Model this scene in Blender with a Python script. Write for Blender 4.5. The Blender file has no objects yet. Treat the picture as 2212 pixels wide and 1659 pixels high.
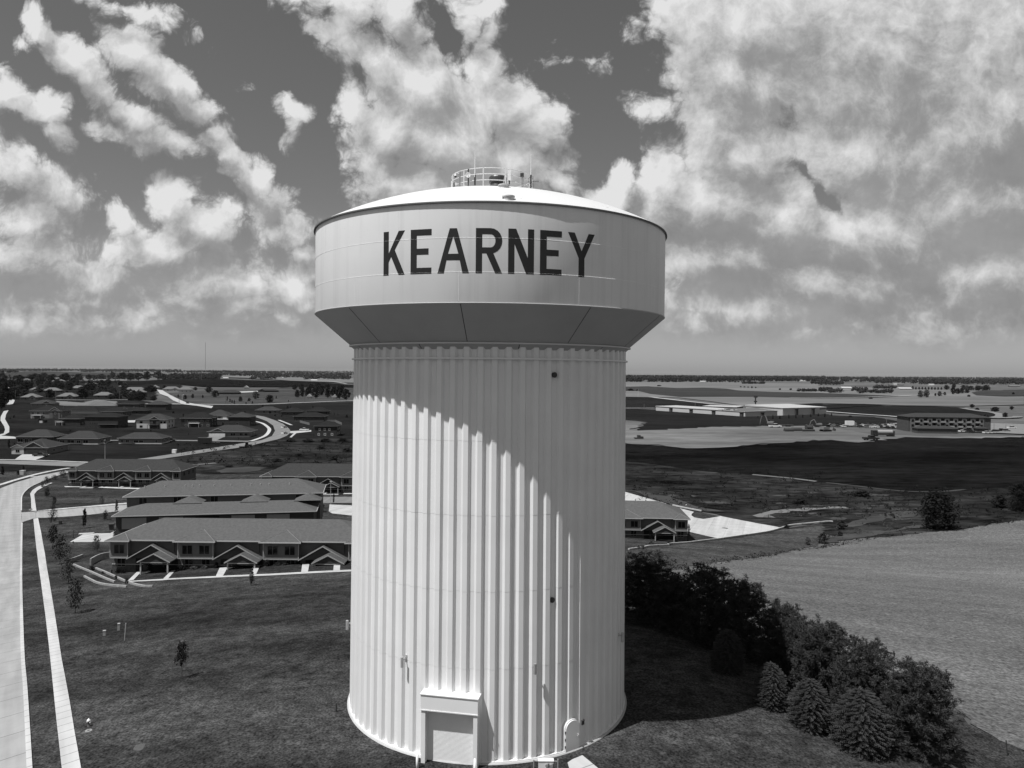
import bpy, bmesh, math, random
import numpy as np
from mathutils import Vector, Matrix, Euler

# ------------------------------------------------------------------ scene, camera, sun, sky
scene = bpy.context.scene
COL = scene.collection
R = math.radians
CAM_Z = 26.27
FPX = 1593.0 * 3968 / 2212            # focal length in pixels of the 3968 px wide photograph

cam_data = bpy.data.cameras.new('camera')
cam_data.sensor_fit = 'HORIZONTAL'
cam_data.sensor_width = 36.0
cam_data.lens = 36.0 * FPX / 3968
cam_data.clip_start = 0.5
cam_data.clip_end = 40000
cam = bpy.data.objects.new('camera', cam_data)
COL.objects.link(cam)
CAM_ROT = Euler((R(90 - 0.953), 0, 0)).to_matrix() @ Matrix.Rotation(R(0.52), 3, 'Z')
cam.matrix_world = Matrix.Translation((0, 0, CAM_Z)) @ CAM_ROT.to_4x4()
scene.camera = cam

SUN_EL = R(64.0)
SUN_DIR = Vector((-0.793 * math.cos(SUN_EL), -0.609 * math.cos(SUN_EL), math.sin(SUN_EL))).normalized()
sun_data = bpy.data.lights.new('sun', 'SUN')
sun_data.energy = 4.2
sun_data.angle = R(0.53)
sun_data.color = (1, 1, 1)            # a black and white photograph
sun = bpy.data.objects.new('sun', sun_data)
COL.objects.link(sun)
sun.rotation_euler = SUN_DIR.to_track_quat('Z', 'Y').to_euler()
sun.location = (0, 0, 120)

scene.view_settings.view_transform = 'Standard'
scene.view_settings.look = 'None'
scene.view_settings.gamma = 1.0
scene.view_settings.use_curve_mapping = False
scene.view_settings.exposure = 0.45
scene.cycles.use_denoising = True
scene.cycles.max_bounces = 6
scene.cycles.diffuse_bounces = 3
scene.cycles.volume_bounces = 0
scene.cycles.use_adaptive_sampling = True
scene.cycles.adaptive_threshold = 0.01


class Nodes:
    """small helper that chains shader nodes"""
    def __init__(self, nt):
        self.nt = nt

    def node(self, kind, **kw):
        n = self.nt.nodes.new(kind)
        for k, v in kw.items():
            setattr(n, k, v)
        return n

    def put(self, sock, v):
        if isinstance(v, bpy.types.NodeSocket):
            self.nt.links.new(v, sock)
        else:
            sock.default_value = v

    def math(self, op, a, b=None, c=None, clamp=False):
        n = self.node('ShaderNodeMath', operation=op, use_clamp=clamp)
        self.put(n.inputs[0], a)
        if b is not None:
            self.put(n.inputs[1], b)
        if c is not None:
            self.put(n.inputs[2], c)
        return n.outputs[0]

    def vec(self, op, a, b=None, out=0):
        n = self.node('ShaderNodeVectorMath', operation=op)
        self.put(n.inputs[0], a)
        if b is not None:
            if op == 'SCALE':
                self.put(n.inputs['Scale'], b)
            else:
                self.put(n.inputs[1], b)
        return n.outputs[out]

    def noise(self, vec, scale, detail=2.0, rough=0.5, color=False, dist=0.0, lac=2.0, dim='3D'):
        n = self.node('ShaderNodeTexNoise', noise_dimensions=dim)
        n.inputs['Scale'].default_value = scale
        n.inputs['Detail'].default_value = detail
        n.inputs['Roughness'].default_value = rough
        n.inputs['Lacunarity'].default_value = lac
        n.inputs['Distortion'].default_value = dist
        self.put(n.inputs['Vector'], vec)
        return n.outputs['Color' if color else 'Fac']

    def maprange(self, v, a, b, c, d, smooth=False):
        n = self.node('ShaderNodeMapRange')
        if smooth:
            n.interpolation_type = 'SMOOTHSTEP'
        self.put(n.inputs['Value'], v)
        for k, q in zip(('From Min', 'From Max', 'To Min', 'To Max'), (a, b, c, d)):
            self.put(n.inputs[k], q)
        return n.outputs[0]

    def ellipse(self, vec, cx, cy, a, b, deg):
        n = self.node('ShaderNodeMapping', vector_type='TEXTURE')
        n.inputs['Location'].default_value = (cx, cy, 0)
        n.inputs['Rotation'].default_value = (0, 0, R(deg))
        n.inputs['Scale'].default_value = (a, b, 1)
        self.put(n.inputs['Vector'], vec)
        return self.vec('LENGTH', n.outputs[0], out=1)


# clouds: (x, y, half length, half width, tilt, weight), in pixels of a 2212 px wide view, turned into
# tangents of the direction seen from the camera's place (world directions, looking along +Y)
CLOUDS = [
    (95, 55, 70, 36, -48, 1), (160, 130, 95, 42, -48, 1), (215, 190, 60, 45, -30, .9),
    (290, 130, 85, 42, -38, 1), (375, 195, 95, 48, -32, 1.1), (430, 235, 60, 30, -20, 1),
    (300, 255, 110, 42, -35, .8), (350, 312, 90, 32, -12, .95), (250, 285, 70, 28, -25, .6), (60, 90, 30, 25, 0, .4),
    (30, 215, 85, 38, -8, 1), (105, 235, 50, 50, 0, 1), (130, 300, 55, 32, -58, .9),
    (30, 370, 110, 70, -15, .85), (120, 420, 85, 50, -20, .8), (40, 470, 90, 60, 0, 1.05), (75, 545, 120, 60, 0, .9),
    (462, 305, 40, 30, 0, 1), (505, 352, 55, 33, -45, 1.1), (555, 390, 45, 45, 0, 1.1), (590, 450, 55, 60, 0, .9),
    (620, 515, 75, 55, 0, .9), (265, 480, 42, 42, 0, .95), (365, 440, 60, 55, 0, 1.1), (420, 490, 95, 60, 0, 1.0),
    (330, 530, 140, 65, 0, .9), (170, 590, 170, 60, 0, .75), (430, 600, 180, 70, 0, .75), (620, 620, 130, 60, 0, .9),
    (520, 660, 170, 50, 0, .6), (200, 670, 240, 50, 0, .55), (660, 560, 40, 30, 0, 1),
    (250, 20, 150, 30, -22, .5), (330, 50, 90, 28, -30, .4), (10, 170, 20, 20, 0, .5),
    (628, 255, 30, 22, -35, .75), (610, 225, 26, 32, 20, .42), (625, 285, 16, 32, 0, .55), (545, 200, 22, 20, 0, .2),
    (770, 20, 140, 80, -10, 1.0), (730, 75, 90, 70, -30, .8), (850, 40, 75, 85, 0, 1.15), (905, 75, 40, 42, 0, .9),
    (800, 150, 90, 70, -35, 1.1), (750, 230, 45, 55, 0, .8), (900, 205, 110, 80, 0, 1.25), (830, 285, 90, 90, 0, 1.15),
    (960, 300, 140, 100, 0, 1.25), (1060, 150, 45, 45, 0, 1.1), (1090, 220, 80, 80, 0, 1.15), (1150, 285, 75, 80, -20, 1.05),
    (1120, 360, 110, 60, 0, 1.0), (880, 390, 120, 75, 0, 1.05), (800, 340, 60, 40, 20, .9), (1010, 420, 200, 70, 0, 1),
    (1200, 395, 60, 40, -35, .9), (1265, 430, 60, 40, -25, .9), (1240, 130, 90, 40, 10, .34), (1020, 25, 60, 36, 0, .7), (1008, 60, 20, 50, 15, .6), (1055, 70, 22, 60, -10, .6),
    (1345, 375, 42, 42, 0, 1.05), (1310, 420, 60, 45, 0, 1.1), (1390, 240, 70, 42, -10, .55), (1370, 215, 45, 30, 0, .4),
    (1430, 30, 60, 36, -20, .75), (1480, 90, 70, 90, 0, 1.1), (1640, 60, 260, 150, 0, 1.3), (1580, 180, 160, 110, 0, 1.3),
    (1900, 120, 320, 220, 0, 1.4), (2150, 200, 220, 300, 0, 1.4), (1530, 275, 60, 60, 0, 1.1), (1600, 330, 140, 90, 0, 1.25),
    (1450, 390, 80, 80, 0, 1.2), (1530, 430, 160, 110, 0, 1.3), (1850, 330, 220, 130, 0, 1.25), (2080, 430, 260, 160, 0, 1.3),
    (1700, 470, 130, 110, 0, 1.15), (1920, 520, 260, 120, 0, 1.2), (1560, 560, 200, 70, 0, 1.1), (1800, 620, 280, 70, 0, 1.0),
    (2120, 600, 220, 100, 0, 1.1), (60, 700, 120, 26, 0, .5), (330, 705, 130, 24, 0, .42), (590, 690, 100, 26, 0, .75), (655, 652, 45, 28, 0, 1.0), (500, 735, 110, 20, 0, .3), (1520, 700, 90, 24, 0, .6), (1760, 715, 150, 24, 0, .5), (2040, 725, 160, 26, 0, .5), (210, 640, 70, 24, 0, .7), (420, 655, 60, 26, 0, .8), (520, 610, 50, 30, 0, .9), (1930, 650, 60, 30, 0, .8), (1600, 660, 260, 50, 0, .8), (2000, 690, 320, 60, 0, .8),
]
CLOUD_HOLES = [(1738, 380, 16, 44, 38, .62), (1772, 428, 16, 40, 40, .68), (1806, 455, 26, 18, -20, .62), (755, 175, 16, 36, 20, .4), (700, 40, 40, 26, 0, .3), (300, 225, 50, 16, -35, .6), (1125, 60, 30, 60, 0, .3), (965, 110, 14, 24, -20, .5)]
CLOUD_SHADE = [(2120, 395, 230, 75, 10, 1.1), (2180, 470, 190, 70, 0, .9), (1960, 555, 230, 50, 0, .75), (1620, 535, 200, 45, 0, .8),
               (1720, 640, 240, 30, 0, .9), (1500, 520, 80, 26, 0, .5), (1780, 530, 120, 30, 0, .5), (1650, 430, 90, 30, 0, .35), (1850, 300, 200, 50, 8, .35), (2060, 690, 160, 26, 0, .6), (1900, 660, 190, 30, 0, .7), (1560, 585, 90, 24, 0, .5), (2150, 620, 170, 60, 0, .7), (1900, 180, 160, 40, 5, .3),
               (900, 360, 75, 40, 0, .75), (1000, 395, 130, 40, 0, .6), (60, 610, 190, 50, 0, .75), (350, 585, 180, 36, 0, .6), (480, 650, 200, 36, 0, .6), (250, 640, 120, 22, 0, .6), (560, 480, 60, 30, 0, .4), (330, 300, 120, 30, -15, .45), (120, 250, 60, 30, -30, .4), (430, 520, 70, 22, 0, .4), (100, 470, 110, 22, 0, .4),
               (120, 680, 170, 25, 0, .5), (70, 400, 110, 45, 0, .4), (280, 300, 80, 30, -20, .4), (560, 560, 110, 30, 0, .35), (2000, 30, 200, 40, 0, .25),
               (1560, 470, 130, 40, 0, .4), (1450, 440, 60, 30, 0, .3)]


HAZE = 0.9e-5
SKY_POW, SKY_GAIN = .873, .666
CL_GAIN, CL_LIT, CL_SHADE = 4.2, .95, .50


def uv_of(x, y):
    return ((x - 1106) / 1593.0, (803 + 0.0091 * (x - 1106) - y) / 1593.0)


BLOB = 1.36 / 1593.0


def near(blobs, box, margin):
    """the blobs that can be felt inside a rectangle of (u, v)"""
    out = []
    for bl in blobs:
        cx, cy = uv_of(bl[0], bl[1])
        t = R(bl[4])
        k = (1 + .62 / bl[5]) * BLOB
        hx = k * math.hypot(bl[2] * math.cos(t), bl[3] * math.sin(t)) + margin
        hy = k * math.hypot(bl[2] * math.sin(t), bl[3] * math.cos(t)) + margin
        if cx + hx > box[0] and cx - hx < box[1] and cy + hy > box[2] and cy - hy < box[3]:
            out.append(bl)
    return out


def blob_max(nd, vec, blobs, smooth=0.25):
    cur = None
    for (x, y, a, b, deg, w) in blobs:
        cx, cy = uv_of(x, y)
        v = vec
        if cur is not None:             # the previous result rides along, so that the blobs are evaluated one after the other
            n = nd.node('ShaderNodeVectorMath', operation='MULTIPLY_ADD')
            nd.put(n.inputs[0], cur)
            n.inputs[1].default_value = (1e-9, 1e-9, 0)
            nd.put(n.inputs[2], vec)
            v = n.outputs[0]
        d = nd.ellipse(v, cx, cy, a * BLOB, b * BLOB, deg)
        f = nd.math('MULTIPLY_ADD', d, -w, w)
        cur = f if cur is None else nd.math('SMOOTH_MAX', cur, f, smooth)
    return cur


def billow(nd, p):
    n = nd.node('ShaderNodeTexVoronoi', voronoi_dimensions='2D', feature='F1')
    n.inputs['Scale'].default_value = 22.0
    n.inputs['Detail'].default_value = 3.0
    n.inputs['Roughness'].default_value = .60
    n.inputs['Lacunarity'].default_value = 2.3
    nd.put(n.inputs['Vector'], p)
    return n.outputs['Distance']


def density(nd, p, box):
    """how much cloud lies in a direction, for the directions inside box"""
    clouds = near(CLOUDS, box, .06)
    holes = near(CLOUD_HOLES, box, .05)
    w1 = nd.vec('SUBTRACT', nd.noise(p, 7.0, 3.0, .55, color=True, dim='2D'), (.5, .5, .5))
    w2 = nd.vec('SUBTRACT', nd.noise(p, 30.0, 4.0, .62, color=True, dim='2D'), (.5, .5, .5))
    q = nd.vec('ADD', p, nd.vec('SCALE', w1, .055))
    q = nd.vec('ADD', q, nd.vec('SCALE', w2, .013))
    q = nd.vec('MULTIPLY', q, (1, 1, 0))
    f = blob_max(nd, q, clouds, .18)
    if f is None:
        f = -1.0
    f = nd.math('MAXIMUM', f, -.62)
    h = f                               # how high the heap stands, for its light and shade
    if holes:
        f = nd.math('SUBTRACT', f, nd.math('MAXIMUM', blob_max(nd, q, holes, .05), 0.0))
    f = nd.math('MINIMUM', nd.math('MULTIPLY', f, 1.25), 1.0)
    n1 = nd.math('SUBTRACT', nd.noise(q, 9.0, 9.0, .64, dim='2D'), .5)
    n2 = nd.math('SUBTRACT', nd.noise(q, 3.2, 2.0, .5, dim='2D'), .5)
    f = nd.math('MULTIPLY_ADD', n1, 1.15, f)
    f = nd.math('MULTIPLY_ADD', n2, .35, f)
    bil = nd.math('SUBTRACT', .42, billow(nd, q))
    h = nd.math('MULTIPLY_ADD', n1, .46, h)
    h = nd.math('MULTIPLY_ADD', bil, .30, h)
    return nd.math('MULTIPLY_ADD', bil, .45, f), h


world = bpy.data.worlds.new('World')
scene.world = world
world.use_nodes = True
wt = world.node_tree
wt.nodes.clear()
W = Nodes(wt)
tc = W.node('ShaderNodeTexCoord')
sep = W.node('ShaderNodeSeparateXYZ')
W.put(sep.inputs[0], tc.outputs['Generated'])
yy = W.math('MAXIMUM', sep.outputs[1], 0.2)
uu = W.math('DIVIDE', sep.outputs[0], yy)
vv = W.math('DIVIDE', sep.outputs[2], yy)
comb = W.node('ShaderNodeCombineXYZ')
W.put(comb.inputs[0], uu)
W.put(comb.inputs[1], vv)
pos = comb.outputs[0]

sky = W.node('ShaderNodeTexSky', sky_type='NISHITA')
sky.sun_disc = False
sky.sun_elevation = SUN_EL
sky.sun_rotation = math.atan2(SUN_DIR.x, SUN_DIR.y)
sky.altitude = 600
sky.air_density = 1.0
sky.dust_density = 1.2
sky.ozone_density = 1.0
srgb = W.node('ShaderNodeSeparateColor')
W.put(srgb.inputs[0], sky.outputs[0])
# red-filtered black and white sky, its pale foot held down as in the print
grey = W.math('ADD', W.math('MULTIPLY', srgb.outputs[0], .75), W.math('MULTIPLY', srgb.outputs[1], .25))
clear = W.math('MULTIPLY', W.math('POWER', grey, SKY_POW), SKY_GAIN)
low = W.maprange(sep.outputs[2], 0.004, 0.062, 0.0, 1.0, smooth=True)


def background(nd, val):
    cc = nd.node('ShaderNodeCombineColor')
    for i in range(3):
        nd.put(cc.inputs[i], val)
    b = nd.node('ShaderNodeBackground')
    nd.put(b.inputs['Color'], cc.outputs[0])
    b.inputs['Strength'].default_value = 0.1
    return b.outputs[0]


def mixed(fac, a, b):
    m = W.node('ShaderNodeMixShader')
    W.put(m.inputs[0], fac)
    W.put(m.inputs[1], a)
    W.put(m.inputs[2], b)
    return m.outputs[0]


def cloudy(box):
    """the part of the sky with the photographed clouds in it, as a node group"""
    g = bpy.data.node_groups.new('clouds', 'ShaderNodeTree')
    g.interface.new_socket(name='Direction', in_out='INPUT', socket_type='NodeSocketVector')
    g.interface.new_socket(name='Clear', in_out='INPUT', socket_type='NodeSocketFloat')
    g.interface.new_socket(name='Low', in_out='INPUT', socket_type='NodeSocketFloat')
    g.interface.new_socket(name='Sky', in_out='OUTPUT', socket_type='NodeSocketShader')
    nd = Nodes(g)
    gi = nd.node('NodeGroupInput')
    go = nd.node('NodeGroupOutput')
    p = gi.outputs[0]
    d0, h0 = density(nd, p, box)
    chain = nd.node('ShaderNodeVectorMath', operation='MULTIPLY_ADD')   # second look towards the sun, after the first
    nd.put(chain.inputs[0], d0)
    chain.inputs[1].default_value = (1e-9, 1e-9, 0)
    nd.put(chain.inputs[2], nd.vec('ADD', p, (-0.020, 0.040, 0)))
    d1, h1 = density(nd, chain.outputs[0], box)
    alpha = nd.maprange(d0, -0.08, 0.40, 0.0, 1.0, smooth=True)
    # towards the horizon the clouds merge into one soft layer
    sp = nd.node('ShaderNodeSeparateXYZ')
    nd.put(sp.inputs[0], p)
    merge = nd.maprange(sp.outputs[1], .05, .24, .78, 0.0, smooth=True)
    veil = nd.math('MULTIPLY', nd.maprange(d0, -0.7, 0.40, 0.0, 1.0, smooth=True), merge)
    alpha = nd.math('MAXIMUM', alpha, veil)
    lit = nd.math('MULTIPLY_ADD', nd.math('SUBTRACT', d0, d1), .24, nd.math('MULTIPLY', nd.math('SUBTRACT', h0, h1), .85))
    cl = nd.math('MULTIPLY_ADD', lit, CL_LIT, .83)
    thick = nd.maprange(d0, 0.3, 1.4, 0.0, 1.0, smooth=True)
    cl = nd.math('MULTIPLY_ADD', thick, -.12, cl)
    sh = near(CLOUD_SHADE, box, .1)
    if sh:
        shade = blob_max(nd, p, sh, .1)
        shade = nd.math('MULTIPLY_ADD', nd.math('SUBTRACT', nd.noise(p, 9.0, 5.0, .5, dim='2D'), .5), .55, shade)
        cl = nd.math('MULTIPLY_ADD', nd.math('MAXIMUM', shade, 0.0), -CL_SHADE, cl)
    cl = nd.math('SMOOTH_MAX', cl, .50, .40)
    cl = nd.math('MULTIPLY_ADD', nd.math('SUBTRACT', nd.noise(p, 20.0, 6.0, .62, dim='2D'), .5), .16, cl)
    cl = nd.math('MULTIPLY_ADD', nd.math('SUBTRACT', nd.noise(nd.vec('MULTIPLY', p, (.5, 1.4, 1)), 6.0, 4.0, .5, dim='2D'), .5), .22, cl)
    cl = nd.math('MINIMUM', cl, 1.36)
    # clouds sink into the pale air towards the horizon
    cl = nd.math('MULTIPLY', cl, CL_GAIN)
    pale = nd.node('ShaderNodeMix', data_type='FLOAT')
    nd.put(pale.inputs['Factor'], nd.math('MULTIPLY_ADD', gi.outputs[2], .55, .45))
    nd.put(pale.inputs['A'], gi.outputs[1])
    nd.put(pale.inputs['B'], cl)
    alpha = nd.math('MULTIPLY', alpha, nd.math('MULTIPLY_ADD', gi.outputs[2], .95, .03))
    mix = nd.node('ShaderNodeMix', data_type='FLOAT')
    nd.put(mix.inputs['Factor'], alpha)
    nd.put(mix.inputs['A'], gi.outputs[1])
    nd.put(mix.inputs['B'], pale.outputs[0])
    nd.put(go.inputs[0], background(nd, mix.outputs[0]))
    n = W.node('ShaderNodeGroup')
    n.node_tree = g
    W.put(n.inputs[0], pos)
    W.put(n.inputs[1], clear)
    W.put(n.inputs[2], low)
    return n.outputs[0]


def grid_sky(u0, u1, v0, v1, nu, nv):
    """split the window of directions into tiles, so that each direction only looks at the clouds near it"""
    if nu == 1 and nv == 1:
        return cloudy((u0, u1, v0, v1))
    if nu >= nv:
        k = nu // 2
        um = u0 + (u1 - u0) * k / nu
        return mixed(W.math('GREATER_THAN', uu, um), grid_sky(u0, um, v0, v1, k, nv), grid_sky(um, u1, v0, v1, nu - k, nv))
    k = nv // 2
    vm = v0 + (v1 - v0) * k / nv
    return mixed(W.math('GREATER_THAN', vv, vm), grid_sky(u0, u1, v0, vm, nu, k), grid_sky(u0, u1, vm, v1, nu, nv - k))


# everywhere else: the same clear sky with broad scattered cloud
far_cloud = W.maprange(W.noise(pos, 1.3, 5.0, .58, dim='2D'), .42, .62, 0.0, 1.0, smooth=True)
mixf = W.node('ShaderNodeMix', data_type='FLOAT')
W.put(mixf.inputs['Factor'], W.math('MULTIPLY', far_cloud, low))
W.put(mixf.inputs['A'], clear)
mixf.inputs['B'].default_value = CL_GAIN * .8
far_sky = background(W, mixf.outputs[0])
inside = W.math('MULTIPLY', W.math('LESS_THAN', W.math('ABSOLUTE', uu), .78), W.math('LESS_THAN', W.math('ABSOLUTE', W.math('SUBTRACT', vv, .26)), .3))
inside = W.math('MULTIPLY', inside, W.math('GREATER_THAN', sep.outputs[1], .21))
wo = W.node('ShaderNodeOutputWorld')
W.put(wo.inputs['Surface'], mixed(inside, far_sky, grid_sky(-.78, .78, -.04, .56, 8, 3)))
world.cycles.sampling_method = 'MANUAL'
world.cycles.sample_map_resolution = 512

# ------------------------------------------------------------------ helpers
rng = random.Random(7)
CAM = Vector((0, 0, CAM_Z))
TX, TY = 60 * math.sin(R(-1.68)), 60 * math.cos(R(1.68))      # where the water tower stands

# zoomed views of the photograph in which outlines were read off: origin and pixels per photo pixel
VIEW = {'1': (0, 1400, 3.16), '2': (650, 1400, 2.9493), '3': (0, 1750, 3.0157), '4': (650, 1750, 2.9493), '5': (0, 2250, 2.285),
        '6': (700, 2250, 2.2857), '7': (2400, 1400, 2.765), '8': (3168, 1400, 2.765), '9': (2400, 1750, 2.765),
        '10': (3168, 1750, 2.765), '11': (2400, 2300, 2.4537), '12': (3100, 2300, 2.4539), 'D': (0, 0, 2212 / 3968.0)}


def px(view, x, y):
    ox, oy, k = VIEW[str(view)]
    return ox + x / k, oy + y / k


def ray(view, x, y):
    sx, sy = px(view, x, y)
    return (CAM_ROT @ Vector((sx - 1984, 1488 - sy, -FPX))).normalized()


_kd = [0, 16, 35, 60, 85, 140, 250, 450, 900, 2500, 9000, 16000]
_kz = [0, 0, -2.2, -5.2, -8, -13.5, -15.3, -13, -14.5, -15, -6, -4]


def terrain(x, y):
    d = math.hypot(x - TX, y - TY)
    z = 0.0
    for k in (.82, .91, 1.0, 1.09, 1.18):
        z += float(np.interp(d * k, _kd, _kz))
    z /= 5
    z -= 4.2 * math.exp(-(((x - 70) / 75) ** 2 + ((y - 215) / 85) ** 2))
    a = min(1.0, max(0.0, (d - 500) / 1500.0))
    a = a * a * (3 - 2 * a)
    z += a * (3.4 * math.sin(x / 420 + 1.3) * math.cos(y / 560 + .4) + 2.2 * math.sin(x / 190 + y / 260 + 2.0) + 3.0 * math.sin(y / 800 + x / 1500))
    return z


def pick(view, x, y, lift=0.0):
    """the point of the ground seen at a pixel"""
    d = ray(view, x, y)
    t, step = 20.0, 4.0
    prev = t
    while t < 15000:
        p = CAM + d * t
        if p.z <= terrain(p.x, p.y):
            lo, hi = prev, t
            for _ in range(30):
                m = (lo + hi) / 2
                q = CAM + d * m
                if q.z <= terrain(q.x, q.y):
                    hi = m
                else:
                    lo = m
            q = CAM + d * hi
            return Vector((q.x, q.y, terrain(q.x, q.y) + lift))
        prev = t
        t += step
        step = max(2.0, t * .006)
    q = CAM + d * (12000 / max(.2, math.hypot(d.x, d.y)))
    return Vector((q.x, q.y, terrain(q.x, q.y) + lift))


def at_depth(view, x, y, depth):
    d = ray(view, x, y)
    return CAM + d * (depth / d.y)


# ------------------------------------------------------------------ materials: greys only, the photograph is black and white
MATS = {}


def mat(name, base, rough=.85, var=.25, scale=1.0, detail=5.0, bump=0.0, bscale=None, spec=.25, stretch=(1, 1, 1), metal=0.0):
    if name in MATS:
        return MATS[name]
    m = bpy.data.materials.new(name)
    m.use_nodes = True
    nt = m.node_tree
    nd = Nodes(nt)
    b = nt.nodes['Principled BSDF']
    b.inputs['Roughness'].default_value = rough
    b.inputs['Specular IOR Level'].default_value = spec
    b.inputs['Metallic'].default_value = metal
    geo = nd.node('ShaderNodeNewGeometry')
    v = nd.vec('MULTIPLY', geo.outputs['Position'], stretch)
    n = nd.noise(v, scale, detail, .6)
    f = nd.maprange(n, .25, .75, base * (1 - var), base * (1 + var))
    cc = nd.node('ShaderNodeCombineColor')
    for i in range(3):
        nd.put(cc.inputs[i], f)
    nd.put(b.inputs['Base Color'], cc.outputs[0])
    if bump:
        bp = nd.node('ShaderNodeBump')
        bp.inputs['Strength'].default_value = bump
        bp.inputs['Distance'].default_value = .05
        nd.put(bp.inputs['Height'], nd.noise(v, bscale or scale * 3, 4.0, .6))
        nd.put(b.inputs['Normal'], bp.outputs[0])
    MATS[name] = m
    return m


def ground_mat(name, base, layers, bump=.6, bscale=2.2, bdist=.25, rough=.95):
    """layers: (stretch xyz, scale, detail, low, high) factors multiplied together"""
    if name in MATS:
        return MATS[name]
    m = bpy.data.materials.new(name)
    m.use_nodes = True
    nt = m.node_tree
    nd = Nodes(nt)
    b = nt.nodes['Principled BSDF']
    b.inputs['Roughness'].default_value = rough
    b.inputs['Specular IOR Level'].default_value = 0.0
    geo = nd.node('ShaderNodeNewGeometry')
    f = base
    for (st, sc, det, lo, hi) in layers:
        v = nd.vec('MULTIPLY', geo.outputs['Position'], st)
        k = nd.maprange(nd.noise(v, sc, det, .62), .30, .70, lo, hi)
        f = nd.math('MULTIPLY', k, f)
    cc = nd.node('ShaderNodeCombineColor')
    for i in range(3):
        nd.put(cc.inputs[i], f)
    nd.put(b.inputs['Base Color'], cc.outputs[0])
    if bump:
        bp = nd.node('ShaderNodeBump')
        bp.inputs['Strength'].default_value = bump
        bp.inputs['Distance'].default_value = bdist
        nd.put(bp.inputs['Height'], nd.noise(geo.outputs['Position'], bscale, 5.0, .65))
        nd.put(b.inputs['Normal'], bp.outputs[0])
    MATS[name] = m
    return m


def slab_mat(name, base, joint, var=.12, jx=0.0, angle=0.0):
    """pale concrete with transverse joints every `joint` metres along a direction (degrees from +Y)"""
    if name in MATS:
        return MATS[name]
    m = bpy.data.materials.new(name)
    m.use_nodes = True
    nt = m.node_tree
    nd = Nodes(nt)
    b = nt.nodes['Principled BSDF']
    b.inputs['Roughness'].default_value = .9
    b.inputs['Specular IOR Level'].default_value = .15
    geo = nd.node('ShaderNodeNewGeometry')
    mp = nd.node('ShaderNodeMapping')
    mp.inputs['Rotation'].default_value = (0, 0, R(angle))
    nd.put(mp.inputs['Vector'], geo.outputs['Position'])
    sp = nd.node('ShaderNodeSeparateXYZ')
    nd.put(sp.inputs[0], mp.outputs[0])
    n = nd.noise(geo.outputs['Position'], .35, 6.0, .62)
    f = nd.maprange(n, .28, .72, base * (1 - var), base * (1 + var))
    n2 = nd.noise(nd.vec('MULTIPLY', mp.outputs[0], (.8, .012, 1)), 1.0, 3.0, .5)      # tyre-worn stripes along the road
    f = nd.math('MULTIPLY', f, nd.maprange(n2, .35, .65, .88, 1.08))
    if joint:
        fr = nd.math('FRACT', nd.math('DIVIDE', sp.outputs[1], joint))
        e = nd.math('LESS_THAN', fr, .09 / joint)
        f = nd.math('MULTIPLY', f, nd.math('MULTIPLY_ADD', e, -.5, 1.0))
    if jx:
        fr = nd.math('FRACT', nd.math('DIVIDE', sp.outputs[0], jx))
        e = nd.math('LESS_THAN', fr, .08 / jx)
        f = nd.math('MULTIPLY', f, nd.math('MULTIPLY_ADD', e, -.3, 1.0))
    cc = nd.node('ShaderNodeCombineColor')
    for i in range(3):
        nd.put(cc.inputs[i], f)
    nd.put(b.inputs['Base Color'], cc.outputs[0])
    MATS[name] = m
    return m


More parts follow.
